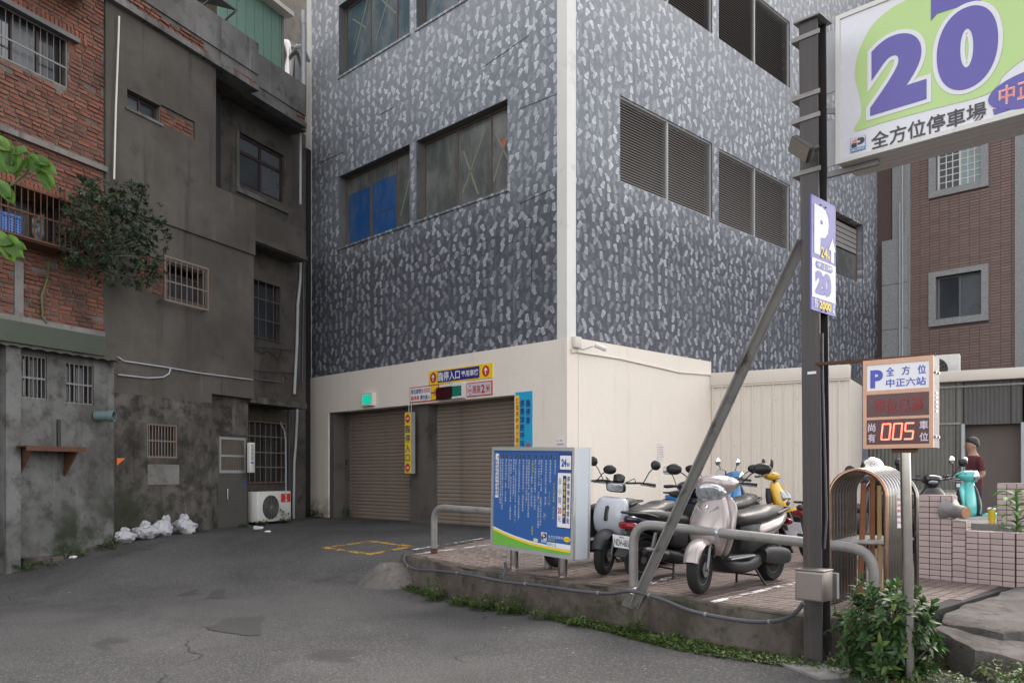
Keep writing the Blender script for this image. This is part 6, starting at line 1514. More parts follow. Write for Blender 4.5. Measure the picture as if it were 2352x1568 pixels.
for i, ch in enumerate('005'):
    b = MB(); cx0 = x0 + W_ * (.24 + .185 * i); cw_ = W_ * .13; zb_ = z0 + H_ * .2; zt_ = z0 + H_ * .82; zm_ = (zb_ + zt_) / 2; q = 0.0065; sh_ = 0.01
    S = {'a': ((cx0, zt_), (cx0 + cw_, zt_)), 'd': ((cx0, zb_), (cx0 + cw_, zb_)), 'g': ((cx0, zm_), (cx0 + cw_, zm_)), 'f': ((cx0, zm_), (cx0, zt_)), 'e': ((cx0, zb_), (cx0, zm_)), 'b': ((cx0 + cw_, zm_), (cx0 + cw_, zt_)), 'c': ((cx0 + cw_, zb_), (cx0 + cw_, zm_))}
    for k in SEG[ch]:
        (a0, b0), (a1, b1) = S[k]; n_ = 7
        for j in range(n_):
            f_ = (j + 0.5) / n_; xx = a0 + (a1 - a0) * f_ + sh_ * ((b0 + (b1 - b0) * f_) - zb_) / 0.1; zz = b0 + (b1 - b0) * f_; disc(b, xx, zz, q * .8, q * .8, 0.002, 0, 8)
    b.build('digit', M_led, led)
for zz in (.12, .82):
    for yv in (0.04, 0.12): b = MB(); b.lathe([(.009, 0), (.009, .012)], (wl_ - 0.001, yv, hl * zz), (1, 0, 0), 8); b.build('latch', M_steel, led)
for k in range(5): b = MB(); b.bar((wl_, 0.065, hl * (.40 + .05 * k)), (wl_, 0.10, hl * (.40 + .05 * k)), 0.008, 0.012); b.build('vent', M_steel, led)
b = MB(); bq = FL.M.inverted() @ PX(1876, 836, 6.38); b.bar((bq.x, bq.y, bq.z - zl_0), (0.05, 0.05, hl + 0.008), 0.03, 0.022); b.bar((0.05, 0.05, hl + 0.008), (wl_, 0.05, hl + 0.008), 0.03, 0.016); b.build('tie_bar', M_rust, led)
pl0 = FL.M.inverted() @ Vector(((2090 - CX) * 5.85 / F, 5.85, 0.0))
b = MB(); b.tube([(wl_ * .56, 0.085, 0.0), (pl0.x, pl0.y, -zl_0)], 0.036, 20); b.build('post', M_steel, led, True)
b = MB(); b.box(wl_ * .40, wl_ * .72, 0.03, 0.14, -0.03, -0.001); b.build('saddle', M_rust, led)
b = MB(); b.box(pl0.x - 0.09, pl0.x + 0.09, pl0.y - 0.09, pl0.y + 0.09, -zl_0 + 0.045, -zl_0 + 0.06); b.build('base_plate', M_rust, led)

# ================================================================== pink tiled planter at the right
M_ptile = rndmat('pale_pink_tile', (0.47, 0.375, 0.36), (0.52, 0.425, 0.41), (0.43, 0.34, 0.325), 0.35, 0.04, 20)
M_pgrout = mat('brown_planter_grout', (0.085, 0.055, 0.048), 0.9, var=0.3)
PL = on_platform(2110, 1325); PR = on_platform(2332, 1347); dpl = PR - PL
FQ = Face(PL.x, PL.y, dpl.x, dpl.y); WQ = math.hypot(dpl.x, dpl.y)
zq = plat_z(8.5)
pln = thing('tiled_planter', 'stepped planter wall faced with pale pink tiles', 'planter', FQ.at(0, 0, zq))
hA = FQ.z(2110, 1137) - zq; hBm = FQ.z(2182, 1196) - zq; hC = FQ.z(2332, 1225) - zq
s1, s2 = FQ.x(2186), FQ.x(2196)
LW = 0.35
def tiled_block(x0, x1, y0, y1, h, faces=('f',)):
    b = MB(); b.box(x0, x1, y0, y1, -0.3, h); b.build('core', M_pgrout, pln)
    tw, th_ = 0.1035, 0.061
    def put(fr, span, z):
        n = max(1, int(round(span / tw))); w_ = span / n
        rows = int(round((h + 0.02) / th_)); hh = (h + 0.02) / rows
        for r_ in range(rows):
            for c_ in range(n): fr(c_ * w_, w_, -0.02 + r_ * hh, hh)
    ft = {}
    def place(M, w_, hh):
        k = (round(w_, 4), round(hh, 4))
        if k not in ft:
            bq = MB(); bq.rbox(-w_ / 2 + .0035, w_ / 2 - .0035, -0.006, 0.004, -hh / 2 + .0035, hh / 2 - .0035, c=0.002, n=2); ft[k] = bq.build('tile', M_ptile, pln); ft[k].matrix_basis = M
        else: inst(ft[k], pln, M)
    if 'f' in faces: put(lambda a, w_, z, hh: place(Matrix.Translation((x0 + a + w_ / 2, y0 - 0.001, z + hh / 2)), w_, hh), x1 - x0, h)
    if 'r' in faces: put(lambda a, w_, z, hh: place(Matrix.Translation((x1 + 0.001, y0 + a + w_ / 2, z + hh / 2)) @ Matrix.Rotation(R(90), 4, 'Z'), w_, hh), y1 - y0, h)
    if 't' in faces:
        n = max(1, int(round((x1 - x0) / tw))); w_ = (x1 - x0) / n; m_ = max(1, int((y1 - y0) / 0.12)); d_ = (y1 - y0) / m_
        for c_ in range(n):
            for q_ in range(m_): bq = MB(); bq.rbox(-w_ / 2 + .0035, w_ / 2 - .0035, -d_ / 2 + .0035, d_ / 2 - .0035, -0.004, 0.006, c=0.002, n=2); bq.build('tile', M_ptile, pln).matrix_basis = Matrix.Translation((x0 + (c_ + .5) * w_, y0 + (q_ + .5) * d_, h))
tiled_block(0.0, s1, 0.0, 0.16, hA, ('f', 'r', 't'))
tiled_block(s1 + 0.008, s1 + 0.13, 0.0, 0.16, hBm, ('f', 'r', 't'))
tiled_block(s1 + 0.138, WQ, 0.0, 0.16, hC, ('f', 't'))
tiled_block(WQ + 0.008, WQ + 0.12, 0.0, 1.2, hC, ('f', 'r', 't'))
pbox('soil', mat('planter_soil', (0.07, 0.06, 0.05), 0.95, bump=0.8, bs=20), pln, s1 + 0.14, WQ, 0.17, 1.2, -0.2, hC - 0.12)
b = MB(); b.box(-0.3, WQ + 0.5, 1.21, 3.6, -0.2, hC + 0.02); b.build('slab', M_concrete, pln)
# low tiled pier farther back
pq = PX(2288, 1205, 10.3); tp = thing('tiled_pier', 'short pink tiled pier behind the planter', 'pier', FQ.at(FQ.x(2290, 1.35), 1.35, zq + hC + 0.02)); pln_b = pln; pln = tp
tiled_block(0.0, 0.5, 0.0, 0.2, 0.46, ('f', 't')); pln = pln_b
# wooden-ended pipe lying on the planter and a paper cup
pm = FQ.at(FQ.x(2196, 0.1), 0.08, zq + hBm + 0.12); t = thing('flared_pipe', 'grey flared pipe with a wooden plug lying on the planter step', 'pipe', pm)
b = MB(); b.lathe([(0.135, 0.0), (0.125, 0.02), (0.085, 0.07), (0.07, 0.12), (0.065, 0.23)], (-0.06, -0.02, 0.0), (0.86, -0.5, -0.12), 24); b.build('flare', M_galv, t, True, 40)
b = MB(); b.lathe([(0.058, 0.232), (0.056, 0.245)], (-0.06, -0.02, 0.0), (0.86, -0.5, -0.12), 20); b.build('plug', mat('sawn_wood', (0.42, 0.24, 0.13), 0.7, vs_=30), t)
t = thing('paper_cup', 'colourful paper cup with a white lid beyond the planter', 'cup', FQ.at(FQ.x(2278, 1.3), 1.3, zq + hC + 0.02)); b = MB(); b.lathe([(0.030, 0.0), (0.034, 0.06), (0.042, 0.16)], (0, 0, 0), (0, 0, 1), 16); b.build('cup_wall', rndmat('gaudy_cup_print', (0.7, 0.5, 0.03), (0.6, 0.08, 0.04), (0.1, 0.4, 0.1), 0.4, 0), t, True); b = MB(); b.lathe([(0.047, 0.16), (0.047, 0.175), (0.035, 0.185)], (0, 0, 0), (0, 0, 1), 16); b.build('lid', M_paper, t, True)

# ================================================================== broken concrete at the lower right
def slab_piece(name, pts, thick, tilt, seed):
    pass
t = thing('broken_pavement', 'cracked broken concrete slabs sloping away below the planter', 'rubble', Matrix.Translation((3.9, 6.4, 0.1)))
M_rub = grime('broken_concrete', (0.085, 0.075, 0.069), (0.14, 0.127, 0.119), (0.032, 0.028, 0.025), (0.040, 0.035, 0.032), scale=2.6, bump=1.0)
def chunk(poly, top, thick, seed, dip):
    b = MB(); n = 0; out = []
    for i in range(len(poly)):
        a = Vector(poly[i]); c = Vector(poly[(i + 1) % len(poly)])
        for k in range(5):
            q = a.lerp(c, k / 5); j = 0.035; out.append(q + Vector((noise.noise(Vector((q.x * 7, q.y * 7, seed))) * j * 2, noise.noise(Vector((q.x * 7, q.y * 7, seed + 9))) * j * 2)))
    cen = sum(out, Vector((0, 0))) / len(out); o3 = Vector((3.9, 6.4, 0.1))
    zt = lambda q: top + dip[0] * (q.x - 3.9) + dip[1] * (q.y - 6.4) + 0.014 * noise.noise(Vector((q.x * 4, q.y * 4, seed)))
    ringz = []
    for sc_, dz in ((1.0, -thick), (1.03, -thick * 0.5), (1.0, -0.012), (0.975, 0.0), (0.7, 0.006), (0.35, 0.004), (0.02, 0.0)):
        ringz.append([Vector((*(cen + (q - cen) * sc_), zt(cen + (q - cen) * sc_) + dz)) - o3 for q in out])
    b.loft(ringz, True); b.build('slab', M_rub, t, True, 35)
chunk([(3.45, 6.55), (3.62, 6.86), (4.10, 7.33), (4.75, 7.90), (5.6, 8.6), (6.0, 7.8), (4.9, 6.95), (4.1, 6.42), (3.75, 6.3)], 0.33, 0.3, 1, (-0.02, 0.07))
chunk([(3.30, 6.50), (3.42, 6.52), (3.72, 6.28), (4.05, 6.38), (4.18, 6.10), (3.7, 5.80), (3.35, 5.95)], 0.26, 0.3, 4, (-0.10, 0.14))
chunk([(4.12, 6.40), (4.9, 6.92), (6.0, 7.75), (6.2, 7.2), (4.9, 6.35), (4.35, 6.15)], 0.22, 0.3, 6, (-0.03, 0.10))
chunk([(3.4, 5.9), (3.75, 5.76), (4.0, 5.6), (3.7, 5.35), (3.3, 5.5)], 0.12, 0.2, 8, (-0.05, 0.1))
# thin slab at the pole foot
b = MB(); pp = [on_road(u, v) for u, v in ((1765, 1508), (1810, 1500), (1900, 1512), (1960, 1530), (1950, 1556), (1880, 1560), (1800, 1530))]; pp = [Vector((p.x, p.y, p.z + 0.02)) for p in pp]
b.loft([[p - Vector((0, 0, 0.1)) for p in pp][::-1], [p for p in pp][::-1]], True)
foot = b.build('footing_slab', M_concrete); tag(foot, 'thin pale concrete footing slab at the pole base', 'footing')
# ================================================================== scooters
def paint(name, col, rough=0.25): return mat(name, col, rough, 0.0, var=0.05, vs_=4, coat=0.6, rvar=0.05)
M_lens = mat('clear_headlight_lens', (0.42, 0.44, 0.47), 0.05, 0.6, var=0.75, vs_=34, bump=0.5, bs=26, rvar=0.02)
M_amber = mat('amber_lens', (0.75, 0.22, 0.02), 0.15); M_redlens = mat('red_tail_lens', (0.20, 0.008, 0.014), 0.12, var=0.5, vs_=30)
M_seat = mat('black_seat_vinyl', (0.017, 0.0165, 0.017), 0.45, var=0.15, vs_=10, bump=0.15, bs=120)
M_dplast = mat('dark_grey_plastic', (0.017, 0.018, 0.020), 0.5, var=0.15, vs_=9)
M_alloy = mat('grey_alloy', (0.22, 0.22, 0.225), 0.4, 0.7, var=0.1)
def ring(cx, cz, a, bw, tilt=0.0, ex=2.4, n=22):
    U = (math.cos(R(tilt)), math.sin(R(tilt))); out = []
    for k in range(n):
        t = 2 * math.pi * k / n; c = math.copysign(abs(math.cos(t)) ** (2 / ex), math.cos(t)); s = math.copysign(abs(math.sin(t)) ** (2 / ex), math.sin(t))
        out.append((cx + U[0] * a * c, bw * s, cz + U[1] * a * c))
    return out
def smooth_rings(keys, sub=4):        # keys: tuples of equal length; Catmull-Rom between them
    out = []
    for i in range(len(keys) - 1):
        p = [keys[max(i - 1, 0)], keys[i], keys[i + 1], keys[min(i + 2, len(keys) - 1)]]
        for k in range(sub):
            t = k / sub; out.append(tuple(0.5 * (2 * p[1][j] + (p[2][j] - p[0][j]) * t + (2 * p[0][j] - 5 * p[1][j] + 4 * p[2][j] - p[3][j]) * t * t + (3 * p[1][j] - p[0][j] - 3 * p[2][j] + p[3][j]) * t ** 3) for j in range(len(p[1]))))
    out.append(tuple(keys[-1])); return out
def hull(mb, keys, ex=2.4, sub=4, n=22):
    mb.loft([ring(k[0], k[1], max(k[2], .002), max(k[3], .002), k[4], ex, n) for k in smooth_rings(keys, sub)], True)
def wheel(parent, cx, r, w, M=None, name='wheel'):
    b = MB(M); prof = [(r * .62, -w * .36), (r * .72, -w * .5), (r * .9, -w * .5), (r * .975, -w * .30), (r, 0), (r * .975, w * .30), (r * .9, w * .5), (r * .72, w * .5), (r * .62, w * .36)]
    b.lathe(prof, (cx, 0, r), (0, 1, 0), 36); o = b.build(name, M_rubber, parent, True, 50)
    b = MB(M); b.lathe([(r * .66, -w * .37), (r * .60, -w * .37), (r * .58, -w * .2), (r * .58, w * .2), (r * .60, w * .37), (r * .66, w * .37)], (cx, 0, r), (0, 1, 0), 28, cap=False)
    for k in range(5):
        a = 2 * math.pi * k / 5; d = Vector((math.cos(a), 0, math.sin(a))); c = Vector((cx, 0, r)); b.bar(c + d * r * .10, c + d * r * .62, .028, w * .45, (0, 1, 0))
    b.lathe([(r * .2, -w * .45), (r * .2, w * .45)], (cx, 0, r), (0, 1, 0), 14); b.build('rim', M_alloy, o, True, 40)
    return o
def fender(mb, cx, cz, r, w, a0, a1, th=.008, n=14, m=8, drop=.05):
    rings = []
    for i in range(n + 1):
        a = R(a0 + (a1 - a0) * i / n); f = math.sin(math.pi * min(1, max(0.12, i / n * .9 + .1))); ww = w * (0.75 + .25 * f); ou = []; inn = []
        for k in range(m + 1):
            s = -1 + 2 * k / m; rr = r - drop * abs(s) ** 2.6; ou.append((cx + rr * math.cos(a), ww * s, cz + rr * math.sin(a))); inn.append((cx + (rr - th) * math.cos(a), ww * s * .96, cz + (rr - th) * math.sin(a)))
        rings.append(ou + inn[::-1])
    mb.loft(rings, True)
def mirror(parent, base, head, style, M, face=(-1, 0, 0.05)):
    b = MB(M); b.tube([base, (Vector(base) + Vector(head)) / 2 + Vector((0.015, 0, 0.02)), head], .006, 6); st = b.build('mirror', M_black, parent, True)
    rx, rz = {'oval': (.085, .055), 'round': (.056, .056), 'square': (.072, .048), 'tall': (.045, .09)}[style]
    ex = 3.6 if style == 'square' else 2.1; f = Vector(face).normalized(); up = Vector((0, 0, 1)); sd_ = f.cross(up).normalized(); u2 = sd_.cross(f)
    def rg(sc, off):
        out = []
        for k in range(20):
            t = 2 * math.pi * k / 20; c = math.copysign(abs(math.cos(t)) ** (2 / ex), math.cos(t)); s = math.copysign(abs(math.sin(t)) ** (2 / ex), math.sin(t)); out.append(Vector(head) + sd_ * rx * sc * c + u2 * rz * sc * s + f * off)
        return out
    b = MB(M); b.loft([rg(.25, -.042), rg(.7, -.034), rg(.95, -.015), rg(1.0, 0.0), rg(.95, .006)], True); b.build('shell', M_chrome if style == 'round' and parent.get('vintage') else M_black, st, True, 60)
    b = MB(M); b.loft([rg(.9, .0062), rg(.9, .0075)], True); b.build('glass', M_mirror, st)

def zq_(ks): return [(k[0], .30 + (k[1] - .30) * .80) + tuple(k[2:]) for k in ks]
def scooter(label, x, y, heading, main, style='curvy', steer=0.0, lean=0.0, scale=1.0, mir='oval', seatm=None, second=None, plate=None, tail=True, pitch=0.0):
    seatm = seatm or M_seat; second = second or M_dplast
    z = plat_z(y)
    t = thing('motor_scooter', label, 'scooter', Matrix.Translation((x, y, z)) @ Matrix.Rotation(math.atan2(heading[1], heading[0]), 4, 'Z') @ Matrix.Rotation(R(lean), 4, 'X') @ Matrix.Diagonal((scale, scale, scale, 1)), 'motor scooters parked on the platform')
    if style == 'vintage': t['vintage'] = 1
    r, xf, xr = .225, .70, -.62
    SM = Matrix.Translation((.50, 0, 0)) @ Matrix.Rotation(R(steer), 4, 'Z') @ Matrix.Translation((-.50, 0, 0))
    wheel(t, xf, r, .095, SM, 'front_wheel'); wheel(t, xr, r, .11, None, 'rear_wheel')
    b = MB(SM)
    for s in (-1, 1): b.tube([(xf - .005, s * .068, r), (xf - .05, s * .068, .36), (xf - .09, s * .06, .45)], .016, 8)
    b.tube([(xf, -.085, r), (xf, .085, r)], .016, 8); b.build('fork', M_alloy, t, True)
    b = MB(SM); b.lathe([(.07, -.003), (.07, .003)], (xf, .058, r), (0, 1, 0), 20); b.build('brake_disc', M_alloy, t)
    b = MB(SM); fender(b, xf, r, r + .055, .085, 18, 158); b.build('front_fender', main if style != 'modern' else M_dplast, t, True, 60)
    # apron
    if style == 'modern':
        b = MB(); hull(b, [(.545, .43, .02, .14, 8), (.56, .46, .05, .175, 8), (.565, .55, .075, .195, 8), (.555, .66, .085, .2, 8), (.53, .76, .075, .19, 8), (.505, .82, .05, .165, 8), (.495, .84, .015, .12, 8)], 3.6); b.build('apron', main, t, True, 60)
        b = MB(); q = MB(); 
        def pill(mb, cx, cz, hw, hh, th):
            rg = []
            for (sc, off) in ((1, 0), (1, th), (.8, th + .004)):
                rr = []
                for k in range(24):
                    a = 2 * math.pi * k / 24; yy_ = hw * math.cos(a) * sc; zz_ = (hh - hw) * (1 if math.sin(a) > 0 else -1) + hw * math.sin(a) * sc; rr.append((cx + off - zz_ * .16, yy_, cz + zz_))
                rg.append(rr)
            mb.loft(rg, True)
        pill(b, .634, .665, .026, .085, .008); b.build('badge_slot', M_blackgloss, t, True, 50)
        b = MB(); hull(b, [(.52, .30, .06, .10, 0), (.50, .38, .075, .13, 0), (.50, .46, .05, .13, 0)], 3); b.build('lower_apron', second, t, True)
    else:
        sharp = style == 'sharp'
        ks = [(.43, .33, .04, .10, 0), (.475, .40, .075, .15, 4), (.49, .50, .10, .19, 8), (.465, .62, .11, .205, 12), (.43, .72, .105, .19, 14), (.39, .81, .09, .15, 16), (.365, .88, .07, .10, 16), (.36, .91, .03, .06, 16)]
        if style == 'vintage': ks = [(.40, .32, .03, .16, 0), (.44, .42, .05, .20, 4), (.45, .55, .06, .21, 8), (.43, .68, .07, .19, 12), (.40, .79, .075, .12, 14), (.38, .88, .07, .07, 14), (.37, .93, .05, .05, 14)]
        b = MB(); hull(b, ks, 2.2 if not sharp else 1.7); b.build('apron', main, t, True, 60)
        b = MB(); hull(b, [(.34, .33, .03, .13, 0), (.345, .5, .06, .165, 0), (.325, .66, .07, .165, 0), (.31, .80, .06, .12, 0)], 3); b.build('inner_panel', second, t, True)
        if style in ('curvy', 'vintage'):
            b = MB(); hull(b, [(.375, .32, .018, .12, 4), (.40, .42, .026, .185, 8), (.405, .56, .03, .225, 12), (.385, .70, .03, .235, 14), (.36, .80, .028, .215, 16), (.34, .87, .02, .15, 16)], 3.2); b.build('leg_shield', main, t, True, 60)
        if style == 'curvy':
            b = MB()
            for s in (-1, 1): b.bar((.545, s * .012, .695), (.50, s * .115, .79), .012, .016)
            b.build('chrome_chevron', M_chrome, t)
            b = MB(); b.lathe([(.016, 0), (.016, .006), (.0, .008)], (.515, 0, .785), (.95, 0, .3), 14); b.build('badge', M_chrome, t)
            for s in (-1, 1):
                b = MB(); hull(b, [(.50, .50, .03, .02, 10), (.50, .53, .05, .05, 10), (.50, .57, .045, .05, 10), (.50, .60, .015, .02, 10)], 2); b.v = [Vector((p.x + .035, p.y * .8 + s * .135, p.z)) for p in b.v]; b.build('indicator', M_lens, t, True)
        if sharp:
            for s in (-1, 1):
                b = MB(); hull(b, [(.52, .60, .012, .015, 14), (.525, .63, .05, .045, 14), (.505, .70, .05, .04, 14), (.48, .76, .01, .015, 14)], 2); b.v = [Vector((p.x + .03, p.y + s * .10, p.z)) for p in b.v]; b.build('headlight', M_lens, t, True)
            b = MB(); hull(b, [(.56, .52, .03, .05, 10), (.575, .56, .04, .075, 10), (.57, .60, .02, .04, 10)], 2); b.build('nose_grille', M_black, t, True)
            b = MB(); hull(b, [(.40, .86, .03, .10, 20), (.37, .93, .02, .08, 20), (.35, .98, .01, .05, 20)], 2.4); b.build('visor', M_black, t, True)
        if style == 'vintage':
            b = MB(); hull(b, [(.505, .46, .02, .035, 5), (.515, .60, .025, .04, 10), (.49, .76, .02, .03, 14), (.455, .86, .01, .02, 14)], 2); b.build('horn_cover', second if second is not M_dplast else M_black, t, True)
    # head
    b = MB(SM)
    if style == 'modern':
        b.lathe([(.0, 0), (.06, 0), (.064, .02), (.064, .07), (.045, .085), (0, .088)], (.40, 0, 1.0), (-.35, 0, 1), 20); b.build('meter', M_blackgloss, t, True, 40)
        b = MB(SM); hull(b, [(.44, .945, .05, .10, 75), (.47, .945, .058, .115, 75), (.495, .945, .05, .10, 75)], 4); b.build('headlight_bezel', M_black, t, True, 50)
        b = MB(SM); hull(b, [(.496, .945, .046, .095, 75), (.508, .946, .042, .088, 75), (.514, .947, .02, .05, 75)], 4); b.build('headlight', M_lens, t, True, 60)
    elif style == 'vintage':
        hull(b, [(.24, 1.0, .03, .10, 80), (.30, 1.0, .065, .13, 80), (.38, .99, .085, .115, 80), (.45, .985, .085, .09, 80), (.47, .985, .08, .08, 80)], 2.2); b.build('head_cowl', main, t, True, 60)
        b = MB(SM); b.lathe([(.08, 0), (.086, .006), (.086, .022), (.076, .028)], (.465, 0, .985), (1, 0, -.08), 24); b.build('headlight_ring', M_chrome, t, True, 40)
        b = MB(SM); b.lathe([(.074, .02), (.066, .04), (.03, .052), (.0, .055)], (.465, 0, .985), (1, 0, -.08), 24); b.build('headlight', M_lens, t, True, 60)
        b = MB(SM); hull(b, [(.40, .93, .05, .05, 0), (.39, .86, .06, .055, 0)], 2); b.build('neck', main, t, True)
    elif style == 'sharp':
        hull(b, [(.20, 1.0, .03, .09, 70), (.28, 1.0, .065, .13, 70), (.36, .99, .075, .12, 70), (.42, .985, .06, .09, 70), (.45, .985, .03, .05, 70)], 2.2); b.build('head_cowl', main, t, True, 60)
        b = MB(SM); hull(b, [(.425, .96, .03, .06, 60), (.45, .96, .025, .05, 60), (.46, .96, .01, .02, 60)], 2.2); b.build('head_lamp', M_lens, t, True)
    else:
        hull(b, [(.13, 1.0, .03, .12, 75), (.20, 1.0, .07, .20, 72), (.28, .985, .10, .205, 68), (.36, .965, .115, .175, 66), (.42, .955, .105, .13, 66), (.45, .955, .07, .085, 66)], 2.2); b.build('head_cowl', main, t, True, 60)
        b = MB(SM); hull(b, [(.37, .915, .10, .140, 70), (.445, .905, .10, .134, 70), (.485, .90, .088, .112, 70), (.502, .898, .05, .065, 70), (.506, .898, .012, .012, 70)], 2.5); b.build('headlight', M_lens, t, True, 60)
    # bars, grips, levers
    for s in (-1, 1):
        g0, g1 = (.235, s * .20, 1.0), (.165, s * .355, .985)
        b = MB(SM); b.tube([(.30, s * .05, .99), g0, g1], .012, 8); hb = b.build('handlebar', M_black, t, True)
        b = MB(SM); b.tube([(.21, s * .255, .994), g1], .018, 10); b.build('grip', M_black, hb, True)
        b = MB(SM); b.tube([(.27, s * .16, .99), (.36, s * .17, 1.05), (.40, s * .08, 1.0), (.37, s * .03, .90)], .005, 5); b.build('cable', M_black, hb, True)
        b = MB(SM); b.tube([(.27, s * .21, .985), (.245, s * .30, .975), (.215, s * .37, .965)], .007, 6); b.build('lever', M_alloy, hb, True)
        hz = {'oval': 1.13, 'round': 1.21, 'square': 1.17, 'tall': 1.18}[mir]
        mirror(t, (.245, s * .235, 1.0), (.255, s * ({'oval': .43, 'tall': .26}.get(mir, .37)), hz), mir, SM, (-1, s * -.12, .08))
    b = MB(); hull(b, [(.50, .335, .02, .07, 0), (.53, .40, .03, .10, 6), (.55, .47, .02, .12, 8)], 2.6); b.build('apron_vent', M_black, t, True)
    for s in (-1, 1):
        b = MB(); b.tube([(-.14, s * .150, .505), (-.32, s * .1800, .535), (-.54, s * .168, .58), (-.70, s * .125, .62)], .006, 6); b.build('trim_line', M_chrome if style == 'vintage' else M_black, t, True)
        b = MB(); b.tube([(.38, s * .172, .30), (.10, s * .174, .305), (-.04, s * .17, .31)], .008, 6); b.build('floor_trim', M_alloy, t, True)
        b = MB(); b.lathe([(.0, 0), (.018, .002), (.018, .01), (.0, .014)], (.40, s * .205, .56), (.3, s, 0), 10); b.build('side_reflector', M_amber, t, True)
    # floor, belly, body
    prbox('floorboard', second, t, -.06, .40, -.165, .165, .275, .325, c=.02)
    b = MB(); hull(b, [(.42, .34, .05, .10, 90), (.30, .24, .07, .15, 90), (.05, .21, .075, .16, 90), (-.2, .24, .08, .14, 90), (-.36, .30, .06, .10, 90)], 3); b.build('belly_pan', second, t, True, 60)
    b = MB(); hull(b, [(.07, .46, .15, .10, 90), (0, .465, .165, .135, 90), (-.12, .475, .165, .155, 90), (-.28, .50, .14, .165, 90)], 3); b.build('seat_box', second, t, True, 60)
    b = MB(); hull(b, zq_([(-.10, .60, .05, .13, 90), (-.20, .585, .10, .168, 90), (-.38, .61, .105, .178, 90), (-.56, .665, .09, .160, 90), (-.72, .72, .07, .115, 90), (-.84, .755, .04, .07, 90), (-.87, .76, .015, .03, 90)]), 2.4); b.build('side_panel', main, t, True, 60)
    b = MB(); hull(b, zq_([(.10, .70, .03, .07, 90), (.05, .72, .06, .115, 90), (-.10, .74, .07, .145, 90), (-.30, .76, .075, .158, 90), (-.42, .785, .085, .155, 90), (-.60, .81, .07, .135, 90), (-.74, .825, .04, .095, 90), (-.78, .825, .012, .05, 90)]), 2.8); b.build('seat', seatm, t, True, 60)
    if tail:
        b = MB(); hull(b, [(-.80, .605, .03, .12, 90), (-.85, .60, .042, .125, 90), (-.89, .597, .03, .09, 90), (-.90, .597, .01, .03, 90)], 3); b.build('tail_light', M_redlens, t, True)
        b = MB(); b.tube([(-.52, .14, .69), (-.72, .135, .73), (-.86, .08, .735), (-.875, 0, .735), (-.86, -.08, .735), (-.72, -.135, .73), (-.52, -.14, .69)], .014, 8); b.build('grab_rail', M_dplast, t, True)
    b = MB(); b.bar((-.74, 0, .54), (-.95, 0, .27), .16, .02, (1, 0, 0)); b.build('rear_fender', M_dplast, t)
    b = MB(); fender(b, xr, r, r + .05, .07, 40, 175, drop=.03); b.build('mud_guard', M_dplast, t, True, 60)
    pm = Matrix.Translation((-.915, 0, .43)) @ Matrix.Rotation(R(-14), 4, 'Y')
    if plate:
        b = MB(pm); b.box(-.008, -.004, -.13, .13, -.07, .07); pl_ = b.build('licence_plate', M_paper, t)
        b = MB(); fit_text(b, plate, -.115, .115, -.05, .028, 0, .012); fit_text(b, '臺灣省', -.035, .035, .04, .06, 0)
        b.v = [pm @ Vector((-.010, -p.x, p.z)) for p in b.v]; b.build('lettering', M_pr_black, pl_)
    else:
        b = MB(pm); b.box(-.008, -.004, -.13, .13, -.07, .07); b.build('licence_plate', M_paper, t)
    b = MB(); hull(b, [(-.25, .29, .06, .05, 90), (-.35, .29, .085, .055, 90), (-.6, .27, .085, .055, 90), (-.72, .255, .07, .05, 90), (-.76, .25, .03, .03, 90)], 3); b.v = [Vector((p.x, p.y + .125, p.z)) for p in b.v]; b.build('drive_case', M_dplast, t, True)
    b = MB(); b.lathe([(.02, 0), (.055, .03), (.06, .1), (.06, .36), (.045, .42), (.02, .43)], (-.36, -.155, .27), (-.95, -.03, .16), 16); b.build('muffler', M_black, t, True)
    for s in (-1, 1):
        b = MB(); b.tube([(xr + .02, s * .12, r + .04), (xr + .1, s * .12, .55)], .022, 8); b.build('shock', M_alloy, t, True)
    b = MB()
    for s in (-1, 1): b.tube([(-.16, s * .09, .19), (-.22, s * .14, .06), (-.25, s * .16, .008)], .012, 6)
    b.tube([(-.2, -.13, .1), (-.2, .13, .1)], .009, 6); b.tube([(-.25, .16, .008), (-.38, .17, .012)], .009, 6); b.build('stand', M_black, t, True)
    return t
hB = (-0.7105, -0.7037)
SC_sil = mat('champagne_silver_paint', (0.40, 0.345, 0.335), 0.32, 0.45, var=0.05, vs_=4, coat=0.6, rvar=0.05); SC_wht = paint('pearl_grey_white_paint', (0.42, 0.44, 0.485), 0.25); SC_navy = paint('dark_navy_paint', (0.010, 0.012, 0.030), 0.2)
SC_blu = paint('bright_blue_paint', (0.02, 0.17, 0.42), 0.2); SC_yel = paint('golden_yellow_paint', (0.66, 0.38, 0.02), 0.3); SC_blk = paint('black_paint', (0.014, 0.014, 0.016), 0.2); SC_teal = paint('turquoise_paint', (0.10, 0.50, 0.48), 0.25)
f1 = on_platform(1601, 1364); f2 = on_platform(1768, 1331); hd = Vector((f1.x - f2.x, f1.y - f2.y)).normalized()
scooter('champagne silver scooter on its centre stand behind the near rail', f1.x - hd.x * .69, f1.y - hd.y * .69, hd, SC_sil, 'curvy', steer=13, scale=1.03)
g1_ = on_platform(1374.5, 1318.5)
scooter('pale grey scooter with flat rounded front and pill headlight', g1_.x + .7105 * .66, g1_.y + .7037 * .66, (-.66, -.75), SC_wht, 'modern', steer=14, lean=-4, mir='round')
n1_ = on_platform(1464, 1333)
scooter('dark navy scooter seen from behind with plate NDH-6013', n1_.x + .76 * .63, n1_.y + .65 * .63, (.76, .65), SC_navy, 'curvy', steer=0, lean=3, mir='square', plate='NDH-6013', scale=.96)
h1_ = on_platform(1283, 1303)
